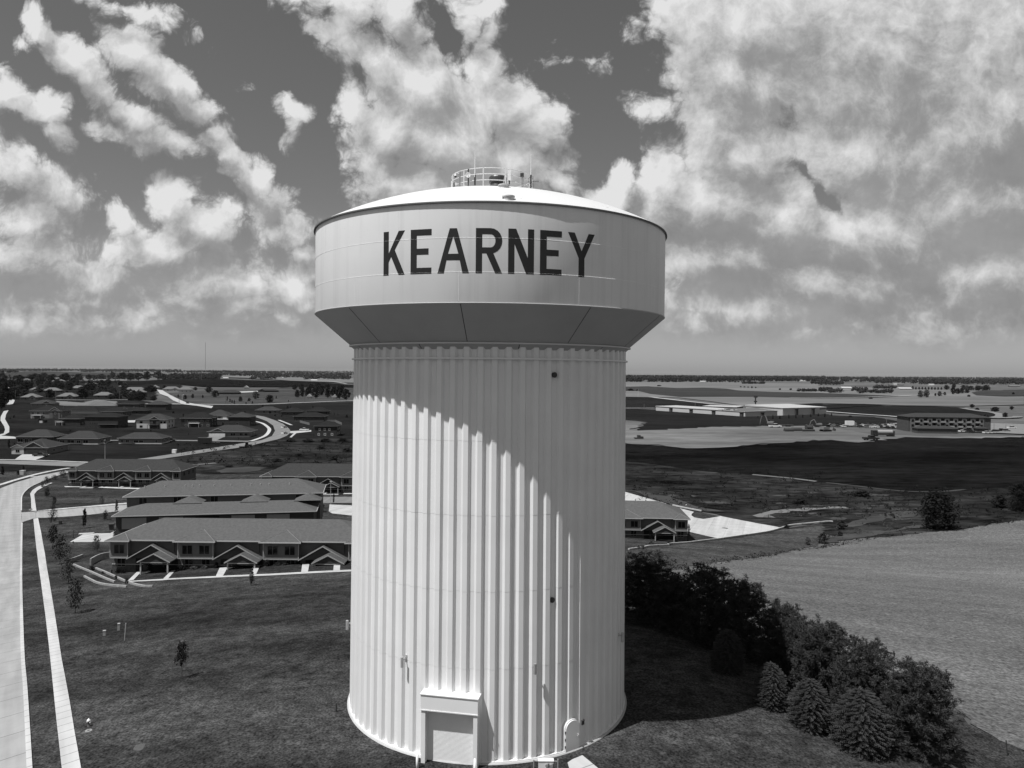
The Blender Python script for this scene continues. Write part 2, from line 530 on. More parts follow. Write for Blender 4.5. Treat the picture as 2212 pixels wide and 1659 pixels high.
# ------------------------------------------------------------------ mesh building
class MB:
    def __init__(self):
        self.v, self.f = [], []

    def add(self, vs, fs):
        o = len(self.v)
        self.v += [tuple(p) for p in vs]
        self.f += [tuple(i + o for i in f) for f in fs]
        return self

    def box(self, x0, x1, y0, y1, z0, z1, m=None):
        vs = [Vector((x, y, z)) for z in (z0, z1) for y in (y0, y1) for x in (x0, x1)]
        if m is not None:
            vs = [m @ p for p in vs]
        return self.add(vs, [(0, 2, 3, 1), (4, 5, 7, 6), (0, 1, 5, 4), (2, 6, 7, 3), (0, 4, 6, 2), (1, 3, 7, 5)])

    def prism(self, poly, axis, a, b):
        """poly: 2D outline (ccw); axis 'x','y','z' is the direction of extrusion"""
        def P(p, t):
            return {'x': (t, p[0], p[1]), 'y': (p[0], t, p[1]), 'z': (p[0], p[1], t)}[axis]
        n = len(poly)
        vs = [P(p, a) for p in poly] + [P(p, b) for p in poly]
        fs = [tuple(range(n))[::-1], tuple(range(n, 2 * n))]
        fs += [(i, (i + 1) % n, n + (i + 1) % n, n + i) for i in range(n)]
        return self.add(vs, fs)

    def tube(self, pts, r, n=8, r2=None, cap=True):
        pts = [Vector(p) for p in pts]
        vs, fs = [], []
        m = len(pts)
        up = None
        for i, p in enumerate(pts):
            d = (pts[min(i + 1, m - 1)] - pts[max(i - 1, 0)]).normalized()
            if up is None:
                up = Vector((0, 0, 1)) if abs(d.z) < .9 else Vector((1, 0, 0))
            a = d.cross(up).normalized()
            b = d.cross(a).normalized()
            rr = r if r2 is None else r + (r2 - r) * i / max(1, m - 1)
            for k in range(n):
                t = 2 * math.pi * k / n
                vs.append(p + a * (rr * math.cos(t)) + b * (rr * math.sin(t)))
        for i in range(m - 1):
            for k in range(n):
                fs.append((i * n + k, i * n + (k + 1) % n, (i + 1) * n + (k + 1) % n, (i + 1) * n + k))
        if cap:
            fs.append(tuple(range(n))[::-1])
            fs.append(tuple(range((m - 1) * n, m * n)))
        return self.add(vs, fs)

    def lathe(self, prof, n=32, a0=0.0, a1=360.0, cap=False):
        full = abs(a1 - a0) >= 359.9
        cols = n if full else n + 1
        vs, fs = [], []
        for (r, z) in prof:
            for k in range(cols):
                t = R(a0 + (a1 - a0) * k / n)
                vs.append((r * math.cos(t), r * math.sin(t), z))
        for i in range(len(prof) - 1):
            for k in range(n):
                k2 = (k + 1) % cols
                fs.append((i * cols + k, i * cols + k2, (i + 1) * cols + k2, (i + 1) * cols + k))
        if cap and full:
            fs.append(tuple(range(cols))[::-1])
            fs.append(tuple(range((len(prof) - 1) * cols, len(prof) * cols)))
        return self.add(vs, fs)

    def mesh(self, name, m, smooth=False):
        me = bpy.data.meshes.new(name)
        me.from_pydata(self.v, [], self.f)
        if m is not None:
            me.materials.append(m)
        if smooth:
            me.polygons.foreach_set('use_smooth', [True] * len(me.polygons))
        me.update()
        return me


def link(name, me, parent=None, loc=(0, 0, 0), rz=0.0):
    o = bpy.data.objects.new(name, me)
    COL.objects.link(o)
    o.location = loc
    if rz:
        o.rotation_euler = (0, 0, rz)
    if parent is not None:
        o.parent = parent
    return o


def part(name, mb, m, parent, smooth=False, label=None):
    o = link(name, mb.mesh(name, m, smooth), parent)
    if label:
        o['label'] = label
    return o


def tag(o, label, cat, group=None):
    o['label'] = label
    o['category'] = cat
    if group:
        o['group'] = group
    return o


def thing(name, label, cat, loc=(0, 0, 0), rz=0.0, group=None):
    o = link(name, None, None, loc, rz)
    o.empty_display_size = .5
    return tag(o, label, cat, group)


def single(name, mb, m, label, cat, loc=(0, 0, 0), rz=0.0, group=None, smooth=False):
    return tag(link(name, mb.mesh(name, m, smooth), None, loc, rz), label, cat, group)


def struct(name, mb, m, smooth=False):
    o = link(name, mb.mesh(name, m, smooth))
    o['kind'] = 'structure'
    return o


def stuff(name, mb, m, label=None):
    o = link(name, mb.mesh(name, m))
    o['kind'] = 'stuff'
    if label:
        o['label'] = label
    return o


def copy_tree(o, parent=None, label=None, group=None):
    c = o.copy()
    COL.objects.link(c)
    if parent is not None:
        c.parent = parent
    if label:
        c['label'] = label
    if group:
        c['group'] = group
    for ch in list(o.children):
        copy_tree(ch, c)
    return c


# ------------------------------------------------------------------ ground sheet
def spaced(fine, near, far, grow):
    out, s, x = [0.0], fine, 0.0
    while x < far:
        x += s
        out.append(x)
        if x > near:
            s = min(s * grow, 420)
    return out


pos_ax = spaced(3.0, 110, 13000, 1.07)
XS = sorted([-v for v in pos_ax[1:]] + pos_ax)
YS = sorted([-v for v in spaced(6.0, 20, 700, 1.3)[1:]] + spaced(3.0, 190, 13500, 1.06))


def build_ground(m):
    nx, ny = len(XS), len(YS)
    vs = [(x, y, terrain(x, y)) for y in YS for x in XS]
    fs = [(j * nx + i, j * nx + i + 1, (j + 1) * nx + i + 1, (j + 1) * nx + i) for j in range(ny - 1) for i in range(nx - 1)]
    mb = MB()
    mb.v, mb.f = vs, fs
    return struct('ground', mb, m, True)


def ragged_outline(pts, amp, seed):
    """an uneven natural edge: the outline is cut fine and every point pushed about"""
    r_ = random.Random(seed)
    out = []
    n = len(pts)
    for i in range(n):
        a, b = pts[i], pts[(i + 1) % n]
        L = math.hypot(b[0] - a[0], b[1] - a[1])
        k = max(1, min(30, int(L / (amp * 1.3))))
        for j in range(k):
            t = j / k
            out.append((a[0] + (b[0] - a[0]) * t + r_.uniform(-amp, amp) * .6, a[1] + (b[1] - a[1]) * t + r_.uniform(-amp, amp) * .6))
    return out


def drape(name, pts, lift, m, step=None, kind='structure', skirt=0.0, ragged=0.0):
    """a sheet with the given outline (world points) laid on the ground"""
    if ragged:
        pts = ragged_outline(pts, ragged, int(abs(pts[0][0]) * 10))
    bm = bmesh.new()
    vs = [bm.verts.new((p[0], p[1], 0)) for p in pts]
    try:
        f = bm.faces.new(vs)
    except ValueError:
        bm.free()
        return None
    bm.normal_update()
    bmesh.ops.triangulate(bm, faces=[f])
    xs = [p[0] for p in pts]
    ys = [p[1] for p in pts]
    ext = max(max(xs) - min(xs), max(ys) - min(ys))
    st = step or max(3.0, ext / 45.0)
    for axis, lo, hi in ((0, min(xs), max(xs)), (1, min(ys), max(ys))):
        k = math.floor(lo / st) + 1
        while k * st < hi:
            co = [0, 0, 0]
            co[axis] = k * st
            no = [0, 0, 0]
            no[axis] = 1
            bmesh.ops.bisect_plane(bm, geom=bm.verts[:] + bm.edges[:] + bm.faces[:], plane_co=co, plane_no=no, dist=1e-5)
            k += 1
    for v in bm.verts:
        dist = math.hypot(v.co.x, v.co.y)
        v.co.z = terrain(v.co.x, v.co.y) + (lift + .04) * max(1.0, dist / 130.0)
    if skirt:
        be = [e for e in bm.edges if len(e.link_faces) == 1]
        ex = bmesh.ops.extrude_edge_only(bm, edges=be)
        for v in ex['geom']:
            if isinstance(v, bmesh.types.BMVert):
                v.co.z -= skirt
    bmesh.ops.recalc_face_normals(bm, faces=bm.faces[:])
    up = sum(1 if f.normal.z > 0 else -1 for f in bm.faces if abs(f.normal.z) > .5)
    if up < 0:
        bmesh.ops.reverse_faces(bm, faces=bm.faces[:])
    me = bpy.data.meshes.new(name)
    bm.to_mesh(me)
    bm.free()
    me.materials.append(m)
    me.polygons.foreach_set('use_smooth', [not skirt] * len(me.polygons))
    o = link(name, me)
    o['kind'] = kind
    return o


def area(name, spec, lift, m, **kw):
    """spec: [(view, x, y), ...] outline read off the photograph and laid on the ground"""
    return drape(name, [pick(*s)[:2] for s in spec], lift, m, **kw)


def seg(view, *pts):
    return [(view, x, y) for x, y in pts]


def smooth_line(pts, sub=6):
    """Catmull-Rom through 2D points"""
    pts = [Vector((p[0], p[1])) for p in pts]
    out = []
    n = len(pts)
    for i in range(n - 1):
        p0, p1, p2, p3 = pts[max(0, i - 1)], pts[i], pts[i + 1], pts[min(n - 1, i + 2)]
        for k in range(sub):
            t = k / sub
            out.append(.5 * ((2 * p1) + (-p0 + p2) * t + (2 * p0 - 5 * p1 + 4 * p2 - p3) * t * t + (-p0 + 3 * p1 - 3 * p2 + p3) * t ** 3))
    out.append(pts[-1])
    return out


def strip(name, spec, width, lift, m, **kw):
    """a band of constant width along a line read off the photograph"""
    ln = smooth_line([pick(*s)[:2] for s in spec])
    L, Rr = [], []
    for i, p in enumerate(ln):
        d = (ln[min(i + 1, len(ln) - 1)] - ln[max(i - 1, 0)]).normalized()
        nrm = Vector((-d.y, d.x)) * (width / 2)
        L.append(p + nrm)
        Rr.append(p - nrm)
    return drape(name, L + Rr[::-1], lift, m, **kw)

# ------------------------------------------------------------------ the lie of the land
FINE = ((.8, 1, 1), 1.5, 3, .62, 1.45)
GRAIN = ((1, 1, 1), 5.5, 2, .35, 1.85)
G_LAWN = ground_mat('mown_grass', .031, [((.14, 1, 1), .12, 3, .58, 1.48), ((1, 1, 1), .38, 3, .66, 1.38), FINE, GRAIN], bump=.75)
G_BASE = ground_mat('open_land', .085, [((1, 2.2, 1), .0022, 6, .55, 1.5), ((1, 1, 1), .02, 5, .8, 1.2)], bump=.3, bscale=.2, bdist=.6)
G_STUB = ground_mat('stubble', .098, [((.35, 1.5, 1), .024, 4, .74, 1.24), ((.25, 1.4, 1), .16, 3, .86, 1.14), ((.6, 1.2, 1), 1.6, 2, .74, 1.28), ((.7, 1, 1), 4.2, 2, .48, 1.6)], bump=.6, bscale=1.7)
G_CORN = ground_mat('dark_crop', .0062, [((.3, 1, 1), .035, 5, .4, 1.7), ((.4, 1.3, 1), .30, 5, .35, 1.9)], bump=.8, bscale=.5, bdist=.8)
G_WEED = ground_mat('weedy_slope', .0115, [((.45, 1, 1), .05, 5, .35, 2.0), ((.5, 1.2, 1), .35, 5, .3, 2.1), ((.35, 1, 1), .13, 6, .6, 1.7)], bump=.9, bscale=.6, bdist=.7)
G_MEAD = ground_mat('rough_meadow', .046, [((.5, 1, 1), .012, 5, .65, 1.4), ((.5, 1, 1), .12, 5, .7, 1.35)], bump=.6, bscale=.3, bdist=.6)
G_YARD = ground_mat('yard_grass', .0135, [((.5, 1, 1), .018, 5, .6, 1.45), ((.5, 1, 1), .2, 4, .7, 1.3)], bump=.5, bscale=.5, bdist=.4)
G_DIRT = ground_mat('bare_dirt', .118, [((.25, 1, 1), .03, 6, .62, 1.35), ((.3, 1.4, 1), .25, 5, .75, 1.25)], bump=.5, bscale=.4, bdist=.4)
G_PALE = ground_mat('pale_field', .125, [((.3, 1, 1), .006, 6, .72, 1.25), ((.3, 1, 1), .05, 4, .85, 1.15)], bump=.2, bscale=.2)
G_GREY = ground_mat('grey_hill_field', .036, [((.3, 1, 1), .007, 5, .8, 1.2), ((.3, 1, 1), .06, 4, .85, 1.15)], bump=.3, bscale=.2)
G_DARK = ground_mat('dark_hill_field', .014, [((.3, 1, 1), .008, 5, .7, 1.3), ((.3, 1, 1), .1, 4, .7, 1.3)], bump=.3, bscale=.2)
C_STREET = slab_mat('street_concrete', .265, 4.6, .10, jx=0, angle=-33.8)
C_WALK = slab_mat('walk_concrete', .40, 1.5, .09, angle=-33.8)
C_LOT = slab_mat('lot_concrete', .37, 4.6, .10, jx=4.6, angle=20)
C_ROAD = slab_mat('road_concrete', .155, 0, .12)
C_PALE = slab_mat('pale_concrete', .34, 0, .12)

build_ground(G_BASE)

# near lawns and the mown slopes round the tower
area('lawn', [('5', -900, 1900), ('5', -900, 400), ('3', -900, 500), ('3', 0, 240), ('3', 800, 230), ('3', 1100, 140), ('1', 1800, 1290), ('2', 1300, 1300), ('2', 2200, 1300),
              ('7', 100, 1120), ('9', 200, 460), ('9', 900, 660), ('9', 1730, 818), ('9', 1840, 815), ('10', 0, 775), ('10', 170, 765), ('10', 60, 900), ('10', 0, 1000),
              ('9', 1900, 1040), ('9', 1100, 1200), ('9', 500, 1330), ('11', 1250, 120), ('12', 300, 500), ('12', 900, 760), ('12', 1420, 1000), ('12', 1600, 1250), ('12', 2130, 1500), ('12', 2700, 1760), ('12', 2700, 2100), ('6', 0, 2300), ('5', 0, 2300)], .02, G_LAWN, step=4)
area('grass_slope', [('9', 60, 1075)] + seg('9', (245, 1046), (530, 1012), (880, 978), (1085, 955), (1600, 880), (1750, 840), (1900, 830), (2212, 790)) + seg('10', (60, 830), (60, 900), (0, 1010)) + seg('9', (1900, 1045), (1150, 1185), (500, 1330), (200, 1400), (60, 1300)), .035, ground_mat('grass_slope', .044, [((.25, 1.3, 1), .09, 4, .62, 1.45), ((1, 1, 1), .4, 3, .75, 1.28), FINE, GRAIN], bump=.7), step=5, ragged=.8)
# the harvested field on the right
area('field_stubble', [('9', 420, 1300), ('9', 1150, 1180), ('9', 1900, 1058), ('10', 0, 1045), ('10', 640, 930), ('10', 1200, 872), ('10', 1560, 838), ('10', 2212, 735), ('10', 3000, 610), ('12', 3600, 500),
                       ('12', 3300, 1900), ('12', 2130, 1500), ('12', 1600, 1250), ('12', 1420, 1000), ('12', 900, 900), ('12', 300, 700), ('11', 1250, 330)], .05, G_STUB, step=5, ragged=.9)
# weedy valley and the dark crop beyond it
area('valley_weeds', seg('9', (0, 455), (345, 572), (505, 563), (560, 590), (880, 640), (1085, 690), (1735, 812), (1840, 808)) + seg('9', (2212, 762)) + seg('10', (60, 890), (640, 925), (1200, 868), (1560, 832), (2212, 728), (3000, 600)) +
     seg('10', (3000, 330), (2212, 380), (1760, 400), (1050, 430), (400, 370), (90, 335)) + seg('9', (1420, 250), (700, 180), (0, 90)), .035, G_WEED, step=8, ragged=2)
area('field_dark_crop', seg('9', (0, 95), (700, 185), (1420, 255)) + seg('10', (90, 340), (400, 375), (1050, 435), (1760, 405), (2212, 385), (3000, 335)) + seg('8', (3000, 800), (2212, 822), (1500, 830), (960, 822), (800, 835), (560, 865), (430, 880), (200, 850), (0, 852)) +
     seg('7', (2100, 850), (1400, 905), (1000, 935), (700, 938), (500, 912), (0, 880)), .05, G_CORN, step=10, ragged=4)
strip('track_pale', seg('9', (1425, 252), (1600, 268), (1850, 292), (2110, 325)), 2.2, .07, G_PALE)
strip('track_pale', seg('10', (90, 338), (400, 372), (760, 415), (1050, 435), (1350, 432), (1580, 412)), 1.6, .07, G_MEAD)
area('grass_dry', seg('9', (1460, 690), (1560, 650), (1700, 628), (2212, 598)) + seg('10', (310, 600), (310, 612)) + seg('9', (2212, 622), (1700, 655), (1620, 705), (1480, 712)), .07, G_PALE, step=4, ragged=2.2)
area('grass_dry', seg('10', (-40, 940), (300, 890), (700, 850), (1080, 790), (1270, 800), (900, 850), (420, 930), (100, 985)), .09, G_MEAD, step=4, ragged=2.2)
area('grass_dry', seg('10', (520, 720), (800, 655), (1040, 640), (1060, 700), (700, 740), (200, 830), (0, 860)), .08, G_MEAD, step=4, ragged=2.2)
area('grass_dry', seg('9', (160, 425), (420, 470), (700, 540), (900, 610), (1100, 650), (900, 640), (560, 575), (300, 500)), .08, G_MEAD, step=4, ragged=2.2)
# bare building site, grass bank in front of the warehouse
area('site_bank', seg('7', (0, 512), (390, 525), (1340, 598), (1750, 585), (2212, 570)) + seg('8', (150, 585), (600, 600), (960, 660), (960, 690), (150, 690), (0, 705)) + seg('7', (1500, 705), (1000, 715), (400, 740), (200, 740), (270, 665), (0, 640)), .05, G_DARK, step=12, ragged=4)
area('site_dirt', seg('7', (0, 640), (150, 645), (270, 662), (225, 692), (105, 738), (230, 748), (400, 742), (1000, 712), (1500, 704), (2100, 700)) + seg('8', (0, 715), (180, 718), (400, 762), (600, 792), (820, 802), (1500, 818), (2212, 812), (2212, 822), (1500, 832), (960, 822), (800, 834), (560, 864), (430, 880), (200, 850), (0, 852)) +
     seg('7', (2100, 850), (1400, 905), (1000, 933), (700, 937), (500, 911), (0, 880)), .08, G_DIRT, step=8, ragged=5)
# fields towards the right horizon
area('field_pale', seg('7', (0, 225), (1000, 232), (2212, 250)) + seg('8', (0, 265), (900, 300), (1600, 330), (2212, 330), (2212, 470), (1560, 486), (1250, 482), (900, 478), (500, 462), (0, 455)) + seg('7', (1700, 470), (1300, 478), (950, 430), (640, 395), (0, 385)), .06, G_PALE, step=60)
area('field_grey_hill', seg('7', (0, 282), (300, 276), (620, 296), (900, 291), (1150, 302), (1280, 322), (1650, 336), (2212, 350)) + seg('8', (0, 348), (500, 365), (880, 380), (560, 398), (0, 402)) + seg('7', (1500, 386), (650, 388), (330, 356), (210, 326), (0, 322)), .1, G_GREY, step=40)
area('field_dark_hill', seg('7', (0, 390), (330, 396), (650, 432), (950, 462), (1250, 482), (1320, 492), (900, 490), (390, 472), (380, 512), (0, 510)), .1, G_DARK, step=25)
area('field_dark_hill', seg('7', (1330, 490), (1700, 470), (2180, 462)) + seg('8', (60, 470), (500, 464), (780, 482), (400, 492), (90, 520)), .1, G_DARK, step=25)
area('field_dark_hill', seg('8', (100, 530), (400, 498), (800, 486), (1250, 492), (1560, 502), (1700, 530), (1900, 560), (1930, 590), (1880, 618), (960, 612), (180, 558)), .1, G_DARK, step=20)
area('field_grey_hill', seg('8', (1650, 345), (2000, 318), (2400, 310), (2400, 380), (2000, 385), (1700, 372)), .12, G_GREY, step=60)
strip('road_far', seg('7', (330, 392), (640, 428), (950, 462), (1250, 484), (1420, 490)), 7, .14, C_PALE)
strip('road_far', seg('8', (95, 548), (400, 572), (700, 592), (955, 612)), 7, .14, C_PALE)
strip('road_far', seg('8', (1550, 512), (1640, 528), (1750, 545), (1880, 560), (1950, 580), (1945, 602), (1870, 618), (2100, 612), (2150, 600)), 8, .14, C_ROAD)
strip('road_far', seg('7', (0, 512), (380, 512)), 6, .14, C_PALE)
strip('road_far', seg('8', (-300, 402), (0, 405), (400, 402), (700, 392), (1000, 380)), 6, .2, C_PALE)
area('parking_lot', seg('8', (130, 690), (420, 690), (700, 682), (960, 662), (960, 735), (700, 715), (420, 706), (130, 700)), .12, C_ROAD, step=12)
area('parking_lot', seg('8', (1330, 755), (1700, 768), (2212, 790), (2400, 790), (2400, 690), (1850, 672), (1850, 745), (1400, 740)), .12, C_ROAD, step=12)

# left side: yards between the houses, vacant scrub, fields
area('yards', [('3', -1200, 330), ('1', -600, 1220), ('1', -600, 600), ('1', 0, 470), ('1', 700, 470), ('1', 1700, 480), ('2', 0, 500), ('2', 1020, 505), ('2', 1500, 490), ('2', 2130, 468), ('2', 2600, 470), ('2', 2600, 900), ('2', 2130, 880),
               ('2', 1350, 900), ('2', 950, 990), ('2', 480, 1050), ('1', 1700, 1250), ('1', 1110, 1255), ('1', 850, 1330), ('3', 0, 240), ('3', -900, 510)], .04, G_YARD, step=14, ragged=2)
area('old_yards', seg('1', (-300, 240), (200, 235), (1000, 245), (1500, 240), (2212, 262), (2212, 340), (1900, 350), (1900, 480), (1000, 478), (0, 472), (-300, 480)), .05, G_YARD, step=25, ragged=8)
area('vacant_scrub', seg('2', (500, 1045), (950, 985), (1350, 895), (2130, 875), (2700, 880), (2700, 1330), (1100, 1290), (400, 1300), (-200, 1240), (-300, 1150), (0, 1118)), .05, G_WEED, step=10, ragged=3)
area('gravel_pale', seg('2', (560, 1262), (700, 1232), (930, 1212), (1130, 1222), (1050, 1262), (830, 1282), (640, 1280)), .08, G_MEAD, step=4, ragged=2.2)
strip('gravel_pale', seg('2', (190, 1188), (350, 1185), (550, 1170)), 2.5, .08, G_PALE)
area('meadow', seg('2', (0, 370), (600, 330), (1000, 330), (1420, 300), (2600, 310), (2600, 452), (2130, 456), (1500, 480), (1020, 498), (330, 490), (150, 440)), .05, G_MEAD, step=18, ragged=5)
area('field_black_soil', seg('2', (-480, 250), (0, 212), (600, 212), (900, 224), (1400, 237), (1750, 252), (2050, 275), (2700, 290), (2700, 315), (1500, 302), (1000, 300), (400, 296), (0, 262), (-450, 280)), .1, G_CORN, step=25)
area('field_pale', seg('2', (600, 190), (900, 200), (1400, 232), (1900, 250), (2600, 268), (2600, 210), (1600, 195), (1000, 185), (650, 172)), .12, G_PALE, step=50)
area('field_grey_hill', seg('1', (-200, 160), (0, 155), (400, 130), (1000, 150), (1700, 150), (1700, 190), (900, 185), (0, 215), (-200, 220)), .12, G_GREY, step=60)
strip('track_pale', seg('2', (1650, 235), (1850, 244), (2040, 270)), 6, .2, C_PALE)
area('site_dirt', seg('1', (690, 492), (1000, 515), (1180, 480), (1420, 500), (1420, 555), (1000, 558), (700, 550)), .08, G_PALE, step=8, ragged=4)
strip('road_far', seg('1', (680, 482), (1100, 486), (1600, 482)), 5, .12, C_PALE)

# streets
area('street', seg('5', (282, 1700), (235, 950), (205, 600), (188, 0)) + seg('3', (255, 1000), (258, 830), (250, 770), (250, 715), (252, 560), (262, 520), (285, 485), (340, 435), (420, 393), (640, 303), (815, 252), (880, 215), (960, 178)) +
     seg('3', (780, 226), (450, 290), (200, 362), (0, 437), (-250, 560), (-450, 760), (-620, 1200)) + seg('5', (-560, 500), (-640, 1700)), .05, C_STREET, step=4)
area('street_side', seg('3', (250, 718), (440, 706), (700, 688), (900, 668), (1200, 648), (1560, 622), (1560, 690), (1380, 706), (1050, 747), (660, 776), (450, 782), (385, 790), (258, 832)), .055, C_STREET, step=4)
area('street_cross', seg('1', (-700, 1225), (0, 1222), (400, 1228), (1110, 1252), (1300, 1252), (1000, 1298), (0, 1262), (-700, 1262)), .06, C_ROAD, step=6)
area('road_curving', seg('1', (1000, 1298), (1120, 1250), (1400, 1240), (1800, 1190), (2212, 1128)) + seg('2', (160, 1052), (500, 1000), (820, 948), (940, 932), (1080, 905), (1190, 862), (1226, 802), (1205, 742), (1130, 690), (1020, 650), (920, 622), (820, 597), (930, 612), (1100, 638), (1230, 683), (1320, 723), (1385, 775), (1410, 815), (1360, 858), (1270, 895), (1000, 957), (940, 977), (500, 1037), (0, 1112)) + seg('1', (1650, 1245)), .07, C_ROAD, step=6)
strip('road_far', seg('2', (-330, 905), (60, 912), (360, 915), (930, 922)), 5, .085, C_ROAD)
area('road_pale', seg('1', (1920, 355), (1990, 365), (2080, 420), (2150, 455)) + seg('2', (100, 430), (200, 475), (330, 500), (520, 520), (500, 545), (330, 517), (170, 500), (60, 457), (0, 412)) + seg('1', (1960, 410)), .1, C_PALE, step=10)
strip('road_far', seg('2', (-300, 492), (0, 494), (500, 500), (1020, 500), (1500, 482), (2130, 457), (2500, 445)), 7, .1, C_PALE)
area('path_winding', seg('1', (-60, 915), (0, 905), (45, 895), (62, 850), (52, 810), (5, 735), (8, 690), (45, 622), (105, 610), (75, 660), (62, 720), (115, 815), (112, 880), (60, 910), (-60, 935)), .1, C_PALE, step=6)
area('path_winding', seg('1', (0, 920), (190, 935), (195, 958), (0, 962), (-80, 950)), .1, C_PALE, step=6)
strip('path_winding', seg('1', (85, 545), (125, 530), (145, 485), (80, 482)), 5, .1, C_PALE)
strip('path_winding', seg('1', (60, 470), (75, 420), (100, 395), (95, 330)), 4, .1, C_PALE)
strip('sidewalk', seg('2', (975, 690), (1075, 715), (1145, 762), (1160, 800), (1115, 858), (1000, 905), (940, 922)), 2.2, .1, C_WALK)
strip('sidewalk', seg('2', (1270, 680), (1340, 708), (1415, 738)), 2.0, .1, C_PALE)
strip('sidewalk', seg('1', (-300, 1216), (0, 1214), (420, 1221), (1110, 1247)), 1.6, .09, C_WALK)

# kerbs (real steps) and pavements of the near street
def lift_strip(name, spec, width, h, m):
    return strip(name, spec, width, h, m, skirt=h + .02, step=4)


lift_strip('kerb', seg('5', (262, 1690), (222, 950), (198, 600), (186, 0)) + seg('3', (252, 1000), (256, 845)), .34, .14, C_WALK)
lift_strip('kerb', seg('3', (250, 700), (252, 560), (262, 520), (287, 482), (345, 432), (425, 390), (640, 302), (815, 250)), .3, .14, C_WALK)
lift_strip('kerb', seg('3', (445, 704), (700, 687), (900, 667), (1200, 647), (1540, 622)), .3, .14, C_WALK)
lift_strip('kerb', seg('3', (455, 782), (660, 776), (1050, 747), (1380, 706)), .3, .14, C_WALK)
area('sidewalk', seg('5', (562, 1760), (545, 1659), (500, 1250), (480, 1050), (455, 800), (430, 560), (400, 300), (360, 0)) + seg('3', (440, 1250), (410, 1000), (390, 795), (445, 785), (480, 950), (525, 1200), (560, 1430)) + seg('5', (435, 0), (480, 270), (545, 700), (580, 880), (620, 1100), (660, 1350), (715, 1659), (735, 1760)), .09, C_WALK, step=3)
area('sidewalk', seg('3', (368, 704), (362, 560), (352, 500), (380, 458), (440, 420), (520, 388), (600, 372), (612, 376), (500, 425), (430, 470), (400, 510), (406, 560), (426, 700)), .09, C_WALK, step=3)
area('sidewalk', seg('3', (440, 700), (700, 672), (1000, 648), (1300, 620), (1500, 605), (1500, 616), (1000, 660), (700, 684), (450, 705)), .09, C_WALK, step=4)
strip('sidewalk', seg('3', (-300, 480), (0, 396), (200, 335), (430, 272), (640, 228), (810, 200)), 1.8, .09, C_WALK)
area('driveway', seg('3', (815, 1064), (985, 965), (1290, 960), (1332, 938), (1402, 892), (1560, 892), (1560, 1064), (1290, 1060)), .06, C_LOT, step=4)
area('driveway', seg('1', (270, 1150), (610, 1150), (425, 1222), (175, 1217)), .1, C_PALE, step=6)
area('driveway', seg('2', (470, 872), (640, 875), (560, 912), (360, 912)), .1, C_ROAD, step=6)
area('driveway', seg('2', (1400, 808), (1640, 795), (1640, 812), (1470, 830), (1415, 880), (1390, 878), (1440, 832), (1400, 830)), .1, C_PALE, step=6)
area('driveway', seg('2', (440, 655), (700, 650), (760, 675), (560, 672)), .1, C_PALE, step=6)
area('driveway', seg('1', (1460, 735), (1660, 732), (1650, 760), (1470, 760)), .1, C_PALE, step=6)
area('driveway', seg('2', (820, 355), (1010, 350), (1100, 352), (1000, 362), (830, 370)), .12, C_PALE, step=8)
strip('driveway', seg('1', (1280, 980), (1450, 978)), 4, .1, C_ROAD)
strip('driveway', seg('1', (2040, 980), (2212, 980)), 4, .1, C_ROAD)
# between the long buildings and on the right of the tower
area('parking_lot', seg('4', (1660, 525), (2110, 522), (2400, 525), (2400, 600), (2110, 592), (1690, 596)), .06, C_ROAD, step=5)
area('parking_lot', seg('4', (1850, 610), (2115, 622), (2500, 640), (2500, 800), (2115, 738), (1880, 712), (1840, 690)), .06, C_LOT, step=5)
area('parking_lot', seg('9', (440, 606), (600, 600), (700, 625), (800, 652), (775, 672), (772, 690), (800, 710), (900, 728), (965, 718), (1085, 697), (1735, 820), (1600, 868), (1340, 908), (1085, 942), (720, 858), (640, 760), (300, 700), (0, 640), (0, 600)), .06, C_LOT, step=5)
area('parking_lot', seg('9', (-300, 340), (48, 433), (505, 563), (345, 572), (-300, 572)), .06, C_LOT, step=5)
lift_strip('kerb', seg('9', (572, 590), (700, 618), (880, 652)), .5, .35, C_WALK)
lift_strip('kerb', seg('9', (100, 1057), (245, 1038), (330, 1022), (520, 1012), (530, 1000), (705, 988), (880, 968), (1085, 944), (1340, 908), (1600, 868), (1740, 830), (1850, 800), (2212, 764)) + seg('10', (165, 764)), .35, .3, C_WALK)
area('walk_front', seg('3', (1480, 1522), (1700, 1508), (2111, 1482)) + seg('4', (600, 1428), (1200, 1402), (2110, 1356), (2500, 1335), (2500, 1355), (2110, 1376), (1200, 1422), (0, 1472)) + seg('3', (1900, 1512), (1500, 1530)), .08, C_WALK, step=4)
for q in ([(600, 1320), (692, 1318), (632, 1425), (545, 1440)], [(975, 1320), (1052, 1312), (1012, 1405), (930, 1412)], [(1540, 1275), (1622, 1270), (1602, 1380), (1525, 1385)], [(1900, 1272), (1972, 1268), (1968, 1365), (1892, 1370)]):
    area('walk_front', seg('4', *q), .075, C_WALK, step=4)
for q in ([(1612, 1400), (1668, 1396), (1560, 1506), (1490, 1520)], [(2000, 1398), (2052, 1392), (1962, 1494), (1900, 1500)]):
    area('walk_front', seg('3', *q), .075, C_WALK, step=4)
area('walk_front', seg('3', (750, 414), (1000, 412), (1560, 432), (1900, 440), (1890, 450), (1540, 446), (1000, 424), (760, 424)), .09, C_WALK, step=4)
strip('walk_front', seg('4', (1665, 483), (1900, 488), (2400, 486)), 2, .09, C_WALK)
area('walk_tower', [('D', 1226, 1650), ('D', 1236, 1643), ('D', 1258, 1634), ('D', 1292, 1662), ('D', 1330, 1700), ('D', 1240, 1700)], .05, C_WALK, step=3)
area('walk_tower', [('6', 520, 1760), ('6', 520, 1790), ('6', 760, 1790), ('6', 760, 1760)], .05, C_WALK, step=3)

